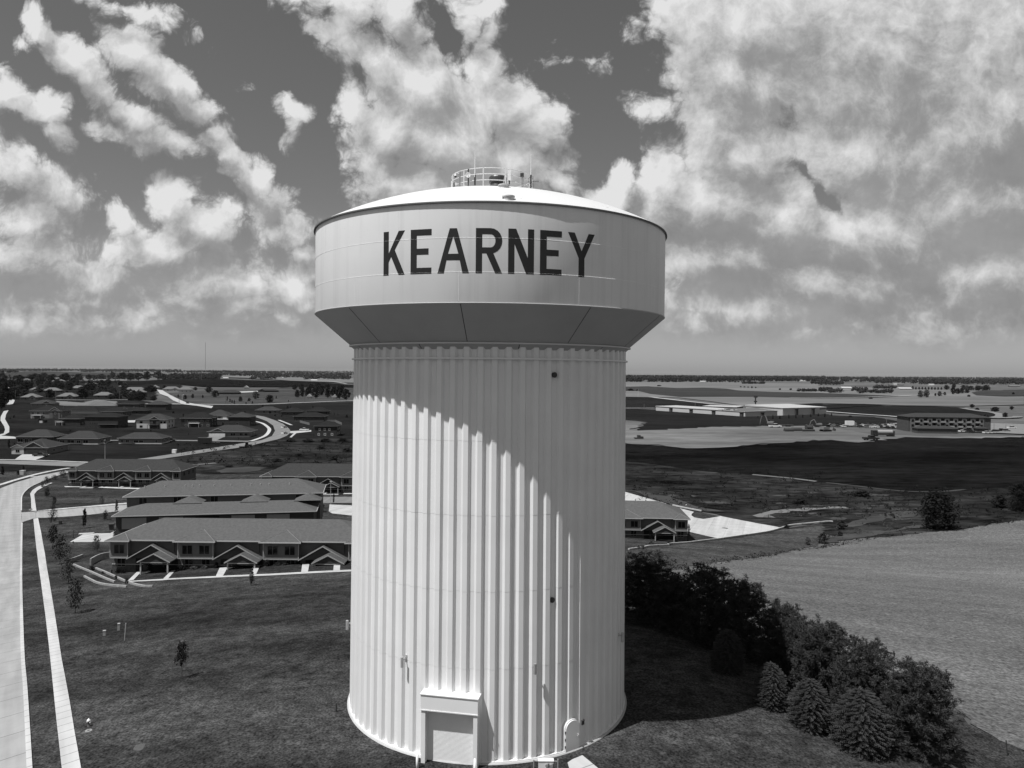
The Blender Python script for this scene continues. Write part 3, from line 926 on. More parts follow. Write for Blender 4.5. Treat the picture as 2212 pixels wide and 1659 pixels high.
vr = random.Random(12)
for k in range(46):
    v, x, y = vr.choice([('9', vr.uniform(150, 1200), vr.uniform(420, 640)), ('9', vr.uniform(1200, 2200), vr.uniform(380, 760)), ('10', vr.uniform(0, 1100), vr.uniform(450, 800)), ('2', vr.uniform(300, 2100), vr.uniform(1000, 1180))])
    w = vr.uniform(30, 130) * (.7 if v == '2' else 1)
    h = vr.uniform(4, 11)
    area('grass_dry', seg(v, (x - w, y - h * .3), (x - w * .3, y - h), (x + w * .5, y - h * .8), (x + w, y + h * .2), (x + w * .2, y + h), (x - w * .6, y + h * .7)), .05, vr.choice([G_MEAD, G_MEAD, G_LAWN]), step=4, ragged=1.6)

# ------------------------------------------------------------------ the water tower
PAINT = mat('tower_paint', .70, .42, .045, .35, 5.0, spec=.35)
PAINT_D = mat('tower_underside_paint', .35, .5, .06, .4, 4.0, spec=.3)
PAINT_T = None
BLACKP = mat('letter_paint', .016, .5, .15, 1.5, 4.0, spec=.3)
STEEL = mat('galvanised_steel', .45, .45, .1, 3.0, metal=.4)
DKMETAL = mat('dark_metal', .035, .55, .2, 4.0, spec=.4)
GREYM = mat('grey_metal', .25, .5, .15, 3.0, spec=.4)
BOLT = mat('dark_seam', .05, .8, .2, 3)  # dark joint lines between the cone plates
CONC = mat('footing_concrete', .40, .9, .12, 1.4, 5.0, bump=.15)
WHITE = mat('white_trim', .70, .5, .05, 2.0, spec=.35)


def tank_mat():
    """white tank paint with faint run-off streaks and soot specks"""
    m = bpy.data.materials.new('tank_paint')
    m.use_nodes = True
    nd = Nodes(m.node_tree)
    b = m.node_tree.nodes['Principled BSDF']
    b.inputs['Roughness'].default_value = .45
    b.inputs['Specular IOR Level'].default_value = .35
    tcn = nd.node('ShaderNodeTexCoord')
    v = tcn.outputs['Object']
    big = nd.maprange(nd.noise(v, .22, 4, .55), .3, .7, .95, 1.04)
    streak = nd.maprange(nd.noise(nd.vec('MULTIPLY', v, (1.7, 1.7, .07)), 1.0, 5, .6), .50, .78, 1.0, .86)
    speck = nd.maprange(nd.noise(nd.vec('MULTIPLY', v, (1, 1, .8)), 2.6, 6, .7), .66, .78, 1.0, .80)
    f = nd.math('MULTIPLY', nd.math('MULTIPLY', big, streak), nd.math('MULTIPLY', speck, .71))
    cc = nd.node('ShaderNodeCombineColor')
    for i in range(3):
        nd.put(cc.inputs[i], f)
    nd.put(b.inputs['Base Color'], cc.outputs[0])
    return m


TANKP = tank_mat()


def roof_mat():
    m = bpy.data.materials.new('tank_roof_paint')
    m.use_nodes = True
    nd = Nodes(m.node_tree)
    b = m.node_tree.nodes['Principled BSDF']
    b.inputs['Roughness'].default_value = .5
    v = nd.node('ShaderNodeTexCoord').outputs['Object']
    n = nd.noise(nd.vec('MULTIPLY', v, (1, 1.6, 1)), 2.3, 4, .6)
    zone = nd.maprange(nd.noise(v, .22, 2, .5), .5, .62, 0, 1)
    peel = nd.math('MULTIPLY', nd.maprange(n, .60, .66, 0, 1), zone)
    f = nd.math('MULTIPLY_ADD', peel, -.24, .60)
    cc = nd.node('ShaderNodeCombineColor')
    for i in range(3):
        nd.put(cc.inputs[i], f)
    nd.put(b.inputs['Base Color'], cc.outputs[0])
    return m


ROOFP = roof_mat()
TWR = thing('water_tower', 'huge white water tower on a fluted column with black lettering round its tank', 'water tower', (TX, TY, 0))
# direction from the tower to the camera; angles on the tower count from there, positive to the right in the picture
FACE = math.atan2(-TY, -TX)


def on_tower(phi, r, z):
    a = FACE + R(phi)
    return Vector((r * math.cos(a), r * math.sin(a), z))


R_TANK, Z_TANK0, Z_TANK1 = 13.8, 30.6, 36.88
N_FL = 72


def column_mesh():
    """trapezoid flutes, stacked in panels whose lower rims stand a hair proud"""
    prof = []
    per = 360.0 / N_FL
    for k in range(N_FL):
        for fr, dr in ((0.0, .20), (.34, .20), (.50, 0.0), (.84, 0.0)):
            prof.append(((k + fr + .13) * per, dr))
    zs = [(.12, .007), (6.30, .0), (6.32, .007), (11.5, .0), (11.52, .007), (16.6, .0), (16.62, .007), (21.6, .0), (21.62, .007), (28.1, .0)]
    mb = MB()
    n = len(prof)
    vs, fs = [], []
    for z, ex in zs:
        r0 = 10.66 + (28 - z) * .0065
        for a, dr in prof:
            rr = r0 + dr + ex
            if z > 28:
                rr = r0 + dr
            t = FACE + R(a)
            vs.append((rr * math.cos(t), rr * math.sin(t), z))
    for i in range(len(zs) - 1):
        for k in range(n):
            fs.append((i * n + k, i * n + (k + 1) % n, (i + 1) * n + (k + 1) % n, (i + 1) * n + k))
    mb.add(vs, fs)
    return mb


part('column', column_mesh(), PAINT, TWR)
fm = MB().lathe([(10.4, -.5), (11.24, -.5), (11.24, .02), (11.18, .10), (10.4, .10)], 120)
part('footing', fm, CONC, TWR)
fm = MB().lathe([(10.4, .10), (11.09, .10), (11.09, .16), (10.4, .17)], 120)
part('base_ring', fm, PAINT, TWR)
part('tank_wall', MB().lathe([(R_TANK - .02, Z_TANK0), (R_TANK, Z_TANK0 + .05), (R_TANK, Z_TANK1)], 180), TANKP, TWR, True)
bt = MB().lathe([(R_TANK + .0, Z_TANK0 - .10), (R_TANK + .05, Z_TANK0 - .05), (R_TANK + .03, Z_TANK0), (R_TANK - .03, Z_TANK0 + .01)], 180)
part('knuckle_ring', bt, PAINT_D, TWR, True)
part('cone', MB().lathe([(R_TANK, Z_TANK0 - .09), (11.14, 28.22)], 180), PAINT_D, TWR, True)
part('cone_ring', MB().lathe([(11.14, 28.22), (11.24, 28.20), (11.24, 28.12), (11.08, 28.10)], 180), mat('ring_paint', .55, .5, .05, 1), TWR)
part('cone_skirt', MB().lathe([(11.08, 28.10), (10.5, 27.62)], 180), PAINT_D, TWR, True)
part('band', MB().lathe([(10.5, 27.20), (11.02, 27.20), (11.02, 27.09), (10.5, 27.09)], 144), PAINT, TWR)
# roof: spherical cap with a thin overhanging rim
DOME_H, R_RIM = 3.5, 13.93
RS = (R_RIM ** 2 + DOME_H ** 2) / (2 * DOME_H)
ZC = Z_TANK1 + .02 + DOME_H - RS
prof = []
for k in range(41):
    r = R_RIM * (1 - k / 40.0)
    prof.append((max(r, .001), ZC + math.sqrt(RS * RS - r * r)))
part('roof', MB().lathe(prof, 160), ROOFP, TWR, True)
part('roof_rim', MB().lathe([(R_RIM, Z_TANK1 + .02), (R_RIM + .01, Z_TANK1 - .07), (R_RIM - .03, Z_TANK1 - .10), (R_TANK - .02, Z_TANK1 - .02)], 180), mat('rim_edge', .10, .5, .1, 1), TWR)


def dome_z(r):
    return ZC + math.sqrt(RS * RS - r * r)


# weld lines on tank and cone
wb = MB()
for z in (34.62, 32.48):
    wb.lathe([(R_TANK - .01, z - .018), (R_TANK + .012, z), (R_TANK - .01, z + .018)], 180)
part('weld_bead', wb, mat('weld_paint', .86, .4, .02, 1), TWR)
vb = None


def strip_on(phi0, r0, z0, phi1, r1, z1, w, out):
    a, b = on_tower(phi0, r0 + out, z0), on_tower(phi1, r1 + out, z1)
    t = R(90) + FACE + R(phi0)
    s = Vector((math.cos(t), math.sin(t), 0)) * (w / 2)
    k = Vector((math.cos(t - R(90)), math.sin(t - R(90)), 0)) * -.03
    vb.add([a - s, a + s, b + s, b - s, a - s + k, a + s + k, b + s + k, b - s + k], [(0, 1, 2, 3), (0, 4, 5, 1), (1, 5, 6, 2), (2, 6, 7, 3), (3, 7, 4, 0)])


SEAMP = mat('seam_paint', .66, .5, .1, 2)
for k in range(-2, 3):
    for a in ((-8.5 + k * 32.7, Z_TANK0 + .05, 32.46), (7 + k * 32.7, 34.64, Z_TANK1 - .12)):
        vb = MB()
        strip_on(a[0], R_TANK, a[1], a[0], R_TANK, a[2], .022, .005)
        part('plate_seam', vb, SEAMP, TWR)
for k in range(-2, 3):
    ph = -8 + k * 36.0
    vb = MB()
    strip_on(ph, R_TANK - .02, Z_TANK0 - .11, ph, 11.17, 28.25, .045, .012)
    part('cone_seam', vb, BOLT, TWR)
    vb = MB()
    strip_on(ph + 18, 11.06, 28.09, ph + 18, 10.72, 27.80, .05, .012)
    part('cone_seam', vb, BOLT, TWR)

# lettering
LET = {
    'K': [[(0, 0), (.25, 0), (.25, .30), (.37, .42), (.72, 0), (1, 0), (.54, .57), (1, 1), (.72, 1), (.25, .50), (.25, 1), (0, 1)]],
    'E': [[(0, 0), (1, 0), (1, .14), (.30, .14), (.30, .43), (.86, .43), (.86, .57), (.30, .57), (.30, .86), (1, .86), (1, 1), (0, 1)]],
    'N': [[(0, 0), (.24, 0), (.24, .66), (.70, 0), (1, 0), (1, 1), (.76, 1), (.76, .36), (.30, 1), (0, 1)]],
    'Y': [[(.39, 0), (.61, 0), (.61, .43), (1, 1), (.76, 1), (.50, .59), (.24, 1), (0, 1), (.39, .43)]],
    'A': [[(0, 0), (.205, 0), (.295, .29), (.36, .29), (.64, .29), (.705, .29), (.795, 0), (1, 0), (.615, 1), (.385, 1), (.0, 0)][:-1]],
}


def phi_of(xd, rad):
    """angle on the tower at which a circle of radius rad is seen in picture column xd"""
    tgt = math.atan2(xd - 1106, 1593.0) + R(1.68)
    lo, hi = -60.0, 60.0
    for _ in range(40):
        m = (lo + hi) / 2
        if math.atan2(rad * math.sin(R(m)), 60 - rad * math.cos(R(m))) < tgt:
            lo = m
        else:
            hi = m
    return (lo + hi) / 2


def wrap_letter(polys, x0, x1, z0, z1):
    """flat outline -> thin solid wrapped on the tank; polys = list of closed outlines without holes"""
    p0, p1 = phi_of(x0, R_TANK), phi_of(x1, R_TANK)
    bm = bmesh.new()
    for poly in polys:
        vs = [bm.verts.new((p0 + (p1 - p0) * u, z0 + (z1 - z0) * v, 0)) for u, v in poly]
        f = bm.faces.new(vs)
        bm.normal_update()
        bmesh.ops.triangulate(bm, faces=[f])
    x = math.ceil(p0)
    while x < p1:
        bmesh.ops.bisect_plane(bm, geom=bm.verts[:] + bm.edges[:] + bm.faces[:], plane_co=(x, 0, 0), plane_no=(1, 0, 0), dist=1e-5)
        x += .75
    for f in bm.faces:
        if f.normal.z < 0:
            f.normal_flip()
    ex = bmesh.ops.extrude_face_region(bm, geom=bm.faces[:])
    for v in ex['geom']:
        if isinstance(v, bmesh.types.BMVert):
            v.co.z += 1
    for v in bm.verts:
        q = on_tower(v.co.x, R_TANK + (.008 if v.co.z > .5 else -.004), v.co.y)
        v.co = q
    bmesh.ops.recalc_face_normals(bm, faces=bm.faces[:])
    me = bpy.data.meshes.new('letter')
    bm.to_mesh(me)
    bm.free()
    me.materials.append(BLACKP)
    o = link('letter', me, TWR)
    return o


def r_shape():
    """R as pieces: stem with bowl (split so that each outline is free of holes) and leg"""
    def arc(cx, cy, rx, ry, a0, a1, n=10):
        return [(cx + rx * math.cos(R(a0 + (a1 - a0) * k / n)), cy + ry * math.sin(R(a0 + (a1 - a0) * k / n))) for k in range(n + 1)]
    outer = arc(.56, .72, .44, .28, 90, -90)
    inner = arc(.56, .72, .18, .145, -90, 90)
    bowl = [(.24, 1)] + outer + [(.24, .44)] + [(.24, .575)] + inner + [(.24, .865)]
    stem = [(0, 0), (.24, 0), (.24, 1), (0, 1)]
    leg = [(.40, .44), (.74, 0), (1.0, 0), (.66, .452)]
    return [stem, bowl, leg]


def a_shape():
    return [[(0, 0), (.205, 0), (.29, .29), (.335, .435), (.50, .82), (.50, 1), (.385, 1)], [(1, 0), (.615, 1), (.50, 1), (.50, .82), (.665, .435), (.71, .29), (.795, 0)],
            [(.29, .29), (.71, .29), (.665, .435), (.335, .435)]]


ZL0, ZL1 = 32.40, 35.22
for ch, x0, x1 in (('K', 827.0, 872.6), ('E', 885.2, 930.1), ('A', 943.2, 1011.0), ('R', 1025.4, 1082.4), ('N', 1095.2, 1150.7), ('E', 1163.8, 1210.4), ('Y', 1223.8, 1281.0)):
    wrap_letter(r_shape() if ch == 'R' else a_shape() if ch == 'A' else LET[ch], x0, x1, ZL0, ZL1)


def frame_at(phi, r, z=0.0):
    """local frame on the wall: x to the right in the picture, y out of the wall, z up"""
    o = on_tower(phi, r, z)
    a = FACE + R(phi)
    out = Vector((math.cos(a), math.sin(a), 0))
    rt = Vector((-math.sin(a), math.cos(a), 0))
    m = Matrix.Identity(4)
    for i in range(3):
        m[i][0], m[i][1], m[i][2], m[i][3] = rt[i], out[i], (0, 0, 1)[i], o[i]
    return m


# roll-up door in its projecting portal
M = frame_at(-12.7, 10.95)
W2, HT = 1.93, 4.72
def wbox(mb, m, *a):
    return mb.box(*a, m)


d = MB()
for s in (-1, 1):
    x0, x1 = (-W2, -W2 + .28) if s < 0 else (W2 - .28, W2)
    wbox(d, M, x0, x1, -.9, .66, .0, 3.62)
wbox(d, M, -W2 + .28, W2 - .28, -.9, .22, 3.35, 3.62)
part('door_frame', d, PAINT, TWR)
d = MB()
wbox(d, M, -W2 - .03, W2 + .03, -.9, .70, 3.62, 4.66)
wbox(d, M, -W2 - .07, W2 + .07, -.9, .75, 4.66, 4.72)
wbox(d, M, -W2 - .05, W2 + .05, .62, .73, 3.60, 3.67)
part('door_canopy', d, PAINT, TWR)
rd = MB()
for k in range(42):
    z0 = .02 + k * .08
    vs = [(-W2 + .28, .17, z0), (W2 - .28, .17, z0), (W2 - .28, .178, z0 + .04), (-W2 + .28, .178, z0 + .04), (W2 - .28, .17, z0 + .08), (-W2 + .28, .17, z0 + .08)]
    rd.add([M @ Vector(p) for p in vs], [(0, 1, 2, 3), (3, 2, 4, 5)])
part('roller_door', rd, mat('roller_door_paint', .70, .5, .04, 2), TWR)
for s in (-1, 1):
    b = MB().tube([M @ Vector((s * (W2 + .03), 1.35, -.3)), M @ Vector((s * (W2 + .03), 1.35, 1.05))], .085, 14)
    q = M @ Vector((s * (W2 + .03), 1.35, 1.05))
    b.lathe([(.085, 0), (.06, .05), (.001, .07)], 14)
    for i in range(len(b.v) - 42, len(b.v)):
        b.v[i] = (b.v[i][0] + q.x, b.v[i][1] + q.y, b.v[i][2] + q.z)
    b.v = [(v[0] + TX, v[1] + TY, v[2]) for v in b.v]
    single('bollard', b, mat('bollard_paint', .72, .5, .05, 3), 'white pipe bollard at the ' + ('left' if s < 0 else 'right') + ' jamb of the roll-up door', 'bollard', group='bollards at the roll-up door', smooth=True)

# arched personnel door
M = frame_at(32.0, 10.98)
arch = [(-.60, .12), (.60, .12), (.60, 1.55)] + [(.60 * math.cos(R(t)), 1.55 + .60 * math.sin(R(t))) for t in range(15, 180, 15)] + [(-.60, 1.55)]
big = [(p[0] * 1.09, .12 + (p[1] - .12) * 1.035) for p in arch]
d = MB()
n = len(big)
d.add([M @ Vector((p[0], -.5, p[1])) for p in big] + [M @ Vector((p[0], .12, p[1])) for p in big], [tuple(range(n, 2 * n))] + [(i, (i + 1) % n, n + (i + 1) % n, n + i) for i in range(n)])
part('hatch_frame', d, PAINT, TWR)
d = MB()
n = len(arch)
d.add([M @ Vector((p[0], .10, p[1])) for p in arch] + [M @ Vector((p[0], .19, p[1])) for p in arch], [tuple(range(n, 2 * n))] + [(i, (i + 1) % n, n + (i + 1) % n, n + i) for i in range(n)])
ad = part('arched_door', d, PAINT, TWR)
h = MB()
wbox(h, M, .40, .50, .19, .25, 1.05, 1.13)
h.tube([M @ Vector((.45, .24, 1.09)), M @ Vector((.45, .30, 1.09)), M @ Vector((.30, .31, 1.05))], .022, 8)
hd = part('handle', h, STEEL, ad)
for z in (.45, .95, 1.45):
    h = MB().tube([M @ Vector((-.62, .15, z - .07)), M @ Vector((-.62, .15, z + .07))], .04, 8)
    part('hinge', h, DKMETAL, ad)
h = MB()
M2 = frame_at(37.2, 10.95)
wbox(h, M2, -.11, .11, -.1, .16, 1.55, 1.85)
wbox(h, M2, -.13, .13, -.1, .20, 1.85, 1.88)
part('switch_box', h, DKMETAL, TWR)
# round wall vents
for z in (26.08, 10.7):
    m2 = frame_at(23.6, 10.82)
    o = m2 @ Vector((0, 0, z))
    ax = (m2 @ Vector((0, 1, z))) - o
    v = MB().tube([o - ax * .3, o + ax * .06], .165, 20)
    v.tube([o + ax * .05, o + ax * .09], .19, 20)
    part('wall_vent', v, DKMETAL, TWR)
# cylinder lights on brackets
for ph in (-79, -31.5, 16.3, 64):
    m2 = frame_at(ph, 10.75)
    l = MB()
    l.tube([m2 @ Vector((0, .52, 5.95)), m2 @ Vector((0, .52, 6.66))], .10, 16)
    lo = part('wall_light', l, GREYM if abs(ph) < 20 else STEEL, TWR, False)
    br = MB()
    br.tube([m2 @ Vector((0, .0, 6.38)), m2 @ Vector((0, .45, 6.42))], .035, 8)
    br.tube([m2 @ Vector((0, .05, 6.62)), m2 @ Vector((0, .40, 6.44))], .02, 6)
    wbox(br, m2, -.09, .09, -.15, .1, 6.25, 6.68)
    part('bracket', br, STEEL, lo)

# roof equipment
RR, RZ = 3.28, 41.86
rail = MB()
for z in (RZ, RZ - .46, RZ - .92):
    pts = [(RR * math.cos(R(t)), RR * math.sin(R(t)), z) for t in range(0, 361, 6)]
    rail.tube(pts, .034, 6, cap=False)
for k in range(12):
    a = FACE + R(-12 + k * 30)
    x, y = RR * math.cos(a), RR * math.sin(a)
    rail.box(-.045, .045, -.045, .045, dome_z(RR) - .1, RZ + .02, Matrix.Translation((x, y, 0)))
    xi, yi = (RR - .75) * math.cos(a), (RR - .75) * math.sin(a)
    if k % 2:
        rail.tube([(x, y, RZ - .3), (xi, yi, dome_z(RR - .75))], .03, 6)
part('railing', rail, mat('rail_paint', .62, .5, .05, 2), TWR)
vent = MB()
base = Matrix.Translation((.46, .1, 0))
prof = [(.45, 40.2), (.45, 40.9), (.62, 41.02), (.66, 41.25), (.60, 41.45), (.60, 41.52), (.70, 41.56), (.72, 41.95), (.66, 42.06), (.001, 42.12)]
o0 = len(vent.v)
vent.lathe(prof, 28)
vent.v = [(x + .46, y + .1, z) for x, y, z in vent.v]
part('roof_vent', vent, mat('vent_metal', .05, .4, .35, 3, spec=.5), TWR)


def dome_at(xd, yd):
    """where a picture point meets the roof cap"""
    dd = ray('D', xd, yd)
    c = Vector((TX, TY, ZC))
    oc = CAM - c
    bq = oc.dot(dd)
    cq = oc.dot(oc) - RS * RS
    disc = max(0.0, bq * bq - cq)
    t = -bq - math.sqrt(disc)
    return CAM + dd * t - Vector((TX, TY, 0))


for (xd, yd, rr, nm) in ((1099, 429.5, .36, 'lower'), (1089.5, 404.5, .36, 'upper')):
    p = dome_at(xd, yd)
    h = MB().lathe([(rr - .04, -.15), (rr - .04, .10), (rr + .03, .11), (rr + .03, .17), (.001, .19)], 24)
    h.box(-rr - .06, -rr + .02, -.08, .08, .06, .18)
    h.v = [(x + p.x, y + p.y, z + p.z) for x, y, z in h.v]
    part('roof_hatch', h, mat('hatch_paint', .52, .5, .08, 2), TWR)


def ring_pos(xd, front=True):
    """point of the railing circle seen in column xd"""
    off = math.tan(math.atan2(xd - 1106, 1593.0) + R(1.68)) * 58.0
    s = max(-1, min(1, off / RR))
    ph = math.degrees(math.asin(s))
    if not front:
        ph = 180 - ph
    return on_tower(ph, RR + .06, 0)


def z_at(yd, depth=57.0, xd=1060):
    return CAM_Z + depth * ((803 + .0091 * (xd - 1106)) - yd) / 1593.0


def stick(name, xd, y_top, y_bot, r, m, parent, r2=None, front=True, lab=None):
    p = ring_pos(xd, front)
    mb = MB().tube([(p.x, p.y, z_at(y_bot)), (p.x, p.y, z_at(y_top))], r, 8, r2)
    return part(name, mb, m, parent, label=lab), p


wa, p = stick('whip_antenna', 1023.4, 386, 403, .055, DKMETAL, TWR, lab='tall white whip antenna near the middle of the railing')
part('rod', MB().tube([(p.x, p.y, z_at(388)), (p.x, p.y + .1, z_at(328))], .035, 8, .02), WHITE, wa)
wa, p = stick('whip_antenna', 1142.2, 366, 404, .06, DKMETAL, TWR, lab='tall white whip antenna with cable loop and small side mast')
part('rod', MB().tube([(p.x, p.y, z_at(368)), (p.x, p.y, z_at(321))], .035, 8, .02), WHITE, wa)
b = MB()
b.tube([(p.x + .16, p.y, z_at(404)), (p.x + .16, p.y, z_at(369))], .02, 6)
for y in (381, 391, 400):
    b.tube([(p.x - .05, p.y, z_at(y)), (p.x + .22, p.y, z_at(y))], .02, 6)
b.tube([(p.x + .16, p.y, z_at(380)), (p.x + .62, p.y, z_at(380))], .018, 6)
for k in range(4):
    b.tube([(p.x + .3 + k * .09, p.y, z_at(380) - .12), (p.x + .3 + k * .09, p.y, z_at(380) + .12)], .012, 6)
b.tube([(p.x, p.y, z_at(369)), (p.x - .18, p.y, z_at(374)), (p.x - .2, p.y, z_at(381)), (p.x - .02, p.y, z_at(386))], .02, 6)
part('side_mast', b, DKMETAL, wa)
pa, p = stick('panel_antenna', 1095, 392, 405, .05, DKMETAL, TWR, lab='slim white panel antenna standing above the railing')
part('panel', MB().box(p.x - .11, p.x + .11, p.y - .06, p.y + .06, z_at(392), z_at(369.5)), WHITE, pa)
pa, p = stick('panel_antenna', 978, 387, 404, .05, DKMETAL, TWR, lab='short white panel antenna at the outer edge of the railing')
q = MB().box(p.x - .22, p.x - .10, p.y - .12, p.y + .12, z_at(401), z_at(384))
for y in (389, 393, 397):
    q.tube([(p.x - .12, p.y, z_at(y)), (p.x + .2, p.y, z_at(y))], .025, 6)
part('panel', q, WHITE, pa)
sp_, p = stick('camera_post', 990.8, 368.5, 404, .06, GREYM, TWR)
c = MB().tube([(p.x - .02, p.y - .05, z_at(372)), (p.x - .30, p.y - .05, z_at(371)), (p.x - .32, p.y - .05, z_at(373))], .03, 8)
c.tube([(p.x - .32, p.y - .05, z_at(378)), (p.x - .32, p.y - .05, z_at(373))], .10, 14, .06)
cm = part('security_camera', c, WHITE, sp_)
c = MB().lathe([(.095, 0), (.09, -.06), (.05, -.11), (.001, -.12)], 14)
c.v = [(x + p.x - .32, y + p.y - .05, z + z_at(378)) for x, y, z in c.v]
part('camera_lens', c, DKMETAL, sp_)
dp, p = stick('dish_post', 1009.5, 366.5, 403, .045, DKMETAL, TWR)
ds = MB()
dd = [(0.001, -.02), (.10, -.03), (.19, .03), (.205, .07), (.19, .08), (.001, .03)]
o0 = len(ds.v)
ds.lathe(dd, 20)
rot = Matrix.Rotation(R(90), 4, 'X')
ds.v = [tuple((rot @ Vector(v)) + Vector((p.x, p.y - .14, z_at(381)))) for v in ds.v]
ds.tube([(p.x, p.y - .14, z_at(381)), (p.x, p.y - .36, z_at(381))], .03, 8)
part('dish', ds, WHITE, dp)
fp, p = stick('floodlight_post', 1122, 373, 404, .03, GREYM, TWR)
part('floodlight', MB().box(p.x - .14, p.x + .14, p.y - .1, p.y + .1, z_at(378), z_at(371)), DKMETAL, fp)
stick('antenna_post', 1024.2, 381, 403, .04, DKMETAL, TWR)

# gas meter rack in front of the tower
p = at_depth('D', 1177, 1645, 47.6)
gz = terrain(p.x, p.y)
mt = thing('utility_cabinet', 'pale utility cabinet with round meter dials on a pipe frame by the tower', 'cabinet', (p.x, p.y, gz))
part('case', MB().box(-.42, .55, -.15, .18, .25, 1.03).box(-.45, .58, -.18, .21, 1.03, 1.08), mat('cabinet_paint', .62, .5, .06, 3), mt)
for (x, z) in ((.12, .80), (.42, .80), (.12, .50), (.42, .50)):
    part('meter_dial', MB().tube([(x, -.14, z), (x, -.26, z)], .105, 18), GREYM, mt)
    part('meter_bracket', MB().box(x + .08, x + .15, -.24, -.14, z - .1, z + .1), DKMETAL, mt)
part('pipe_frame', MB().tube([(-.72, 0, -.1), (-.72, 0, 1.06)], .04, 8).tube([(.85, 0, -.1), (.85, 0, 1.12)], .045, 8).tube([(-.74, .0, .98), (.87, .0, .98)], .03, 8), GREYM, mt)
# pipe outlet at the left edge of the footing
p = Vector((TX, TY, 0)) + on_tower(-74, 12.1, 0)
single('standpipe', MB().tube([(0, 0, -.2), (0, 0, .62), (.02, -.02, .72), (.12, -.06, .74)], .06, 10), DKMETAL, 'short dark standpipe with a bent head beside the tower footing', 'pipe', (p.x, p.y, terrain(p.x, p.y)))

# ------------------------------------------------------------------ buildings
SHINGLE = mat('shingles', .082, .95, .22, 2.2, 6.0, bump=.5, bscale=7, spec=.1)
SHINGLE_D = mat('dark_shingles', .036, .95, .25, 1.6, 6.0, spec=.1)
SHINGLE_B = mat('black_shingles', .014, .95, .25, 1.6, 5.0, spec=.1)
SHINGLE_G = mat('grey_shingles', .125, .95, .2, 1.2, 5.0, spec=.1)
SIDING = mat('siding', .095, .85, .10, .8, 4, spec=.15)
SIDING_L = mat('light_siding', .14, .85, .10, .8, 4, spec=.15)
SIDING_D = mat('dark_siding', .05, .85, .14, .8, 4, spec=.15)
SIDING_B = mat('brown_siding', .034, .85, .14, .8, 4, spec=.15)
SIDING_P = mat('pale_siding', .42, .8, .08, .8, 4, spec=.15)
STONE = mat('stone_veneer', .060, .95, .55, 2.6, 6, bump=.5)
TRIM = mat('cream_trim', .30, .6, .06, 2, spec=.25)
GUTTER = mat('gutter', .36, .5, .05, 2, spec=.3)
GLASS = mat('window_glass', .008, .10, .2, 1.0, spec=.16)
SHADOWW = mat('recess_shade_paint', .012, .9, .2, 1)  # near-black colour that paints the shade of porch entries and an open doorway
DOORM = mat('house_door', .022, .6, .2, 2)
GARAGE = mat('garage_door', .27, .7, .06, 1.5, spec=.2)
GARAGE_W = mat('white_garage_door', .55, .6, .05, 1.5, spec=.2)


def hip_roof(w, d, oh, rise, z, x0=0.0, y0=0.0, hip=True, m=0.22):
    """closed roof over [x0, x0+w] x [y0, y0+d]; ridge along the longer side"""
    X0, X1, Y0, Y1 = x0 - oh, x0 + w + oh, y0 - oh, y0 + d + oh
    lx, ly = X1 - X0, Y1 - Y0
    zt = z + rise
    e = [(X0, Y0, z), (X1, Y0, z), (X1, Y1, z), (X0, Y1, z)]
    b = [(p[0], p[1], z - m) for p in e]
    if lx >= ly:
        k = ly / 2 if hip else 0
        r = [(X0 + k, (Y0 + Y1) / 2, zt), (X1 - k, (Y0 + Y1) / 2, zt)]
        top = [(0, 1, 9, 8), (1, 2, 9), (2, 3, 8, 9), (3, 0, 8)]
    else:
        k = lx / 2 if hip else 0
        r = [((X0 + X1) / 2, Y0 + k, zt), ((X0 + X1) / 2, Y1 - k, zt)]
        top = [(0, 1, 8), (1, 2, 9, 8), (2, 3, 9), (3, 0, 8, 9)]
    if abs(k) < 1e-6 or True:
        pass
    return MB().add(e + b + r, top + [(7, 6, 5, 4), (0, 4, 5, 1), (1, 5, 6, 2), (2, 6, 7, 3), (3, 7, 4, 0)])


def gutter_ring(w, d, oh, z, x0=0.0, y0=0.0):
    X0, X1, Y0, Y1 = x0 - oh, x0 + w + oh, y0 - oh, y0 + d + oh
    g = MB()
    g.box(X0 - .10, X1 + .10, Y0 - .12, Y0 - .003, z - .15, z + .015)
    g.box(X0 - .10, X1 + .10, Y1 + .003, Y1 + .12, z - .15, z + .015)
    g.box(X0 - .12, X0 - .003, Y0 - .003, Y1 + .003, z - .15, z + .015)
    g.box(X1 + .003, X1 + .12, Y0 - .003, Y1 + .003, z - .15, z + .015)
    return g


def window(parent, x, z, w, h, y, frame=SIDING_L, axis='y', bars=1, t=.07, sill=False):
    """a window in a wall facing -y (axis 'y') or +x / -x (axis 'x', y holds x, x holds y)"""
    f, g = MB(), MB()
    o = -1 if axis in ('y', 'l') else 1

    def bx(mb, a0, a1, z0, z1, d0, d1):
        lo, hi = sorted((y + o * d0, y + o * d1))
        if axis == 'y':
            mb.box(a0, a1, lo, hi, z0, z1)
        else:
            mb.box(lo, hi, a0, a1, z0, z1)
    x0, x1 = x - w / 2, x + w / 2
    bx(f, x0 - t, x1 + t, z + h, z + h + t, -.02, .05)
    bx(f, x0 - t, x1 + t, z - t - (.04 if sill else 0), z, -.02, .07 if sill else .05)
    bx(f, x0 - t, x0, z, z + h, -.02, .05)
    bx(f, x1, x1 + t, z, z + h, -.02, .05)
    for k in range(bars):
        c = x0 + w * (k + 1) / (bars + 1)
        bx(f, c - .04, c + .04, z, z + h, -.02, .045)
    fr = part('window', f, frame, parent)
    bx(g, x0 + .001, x1 - .001, z + .001, z + h - .001, -.02, .014)
    part('pane', g, GLASS, fr)
    return fr


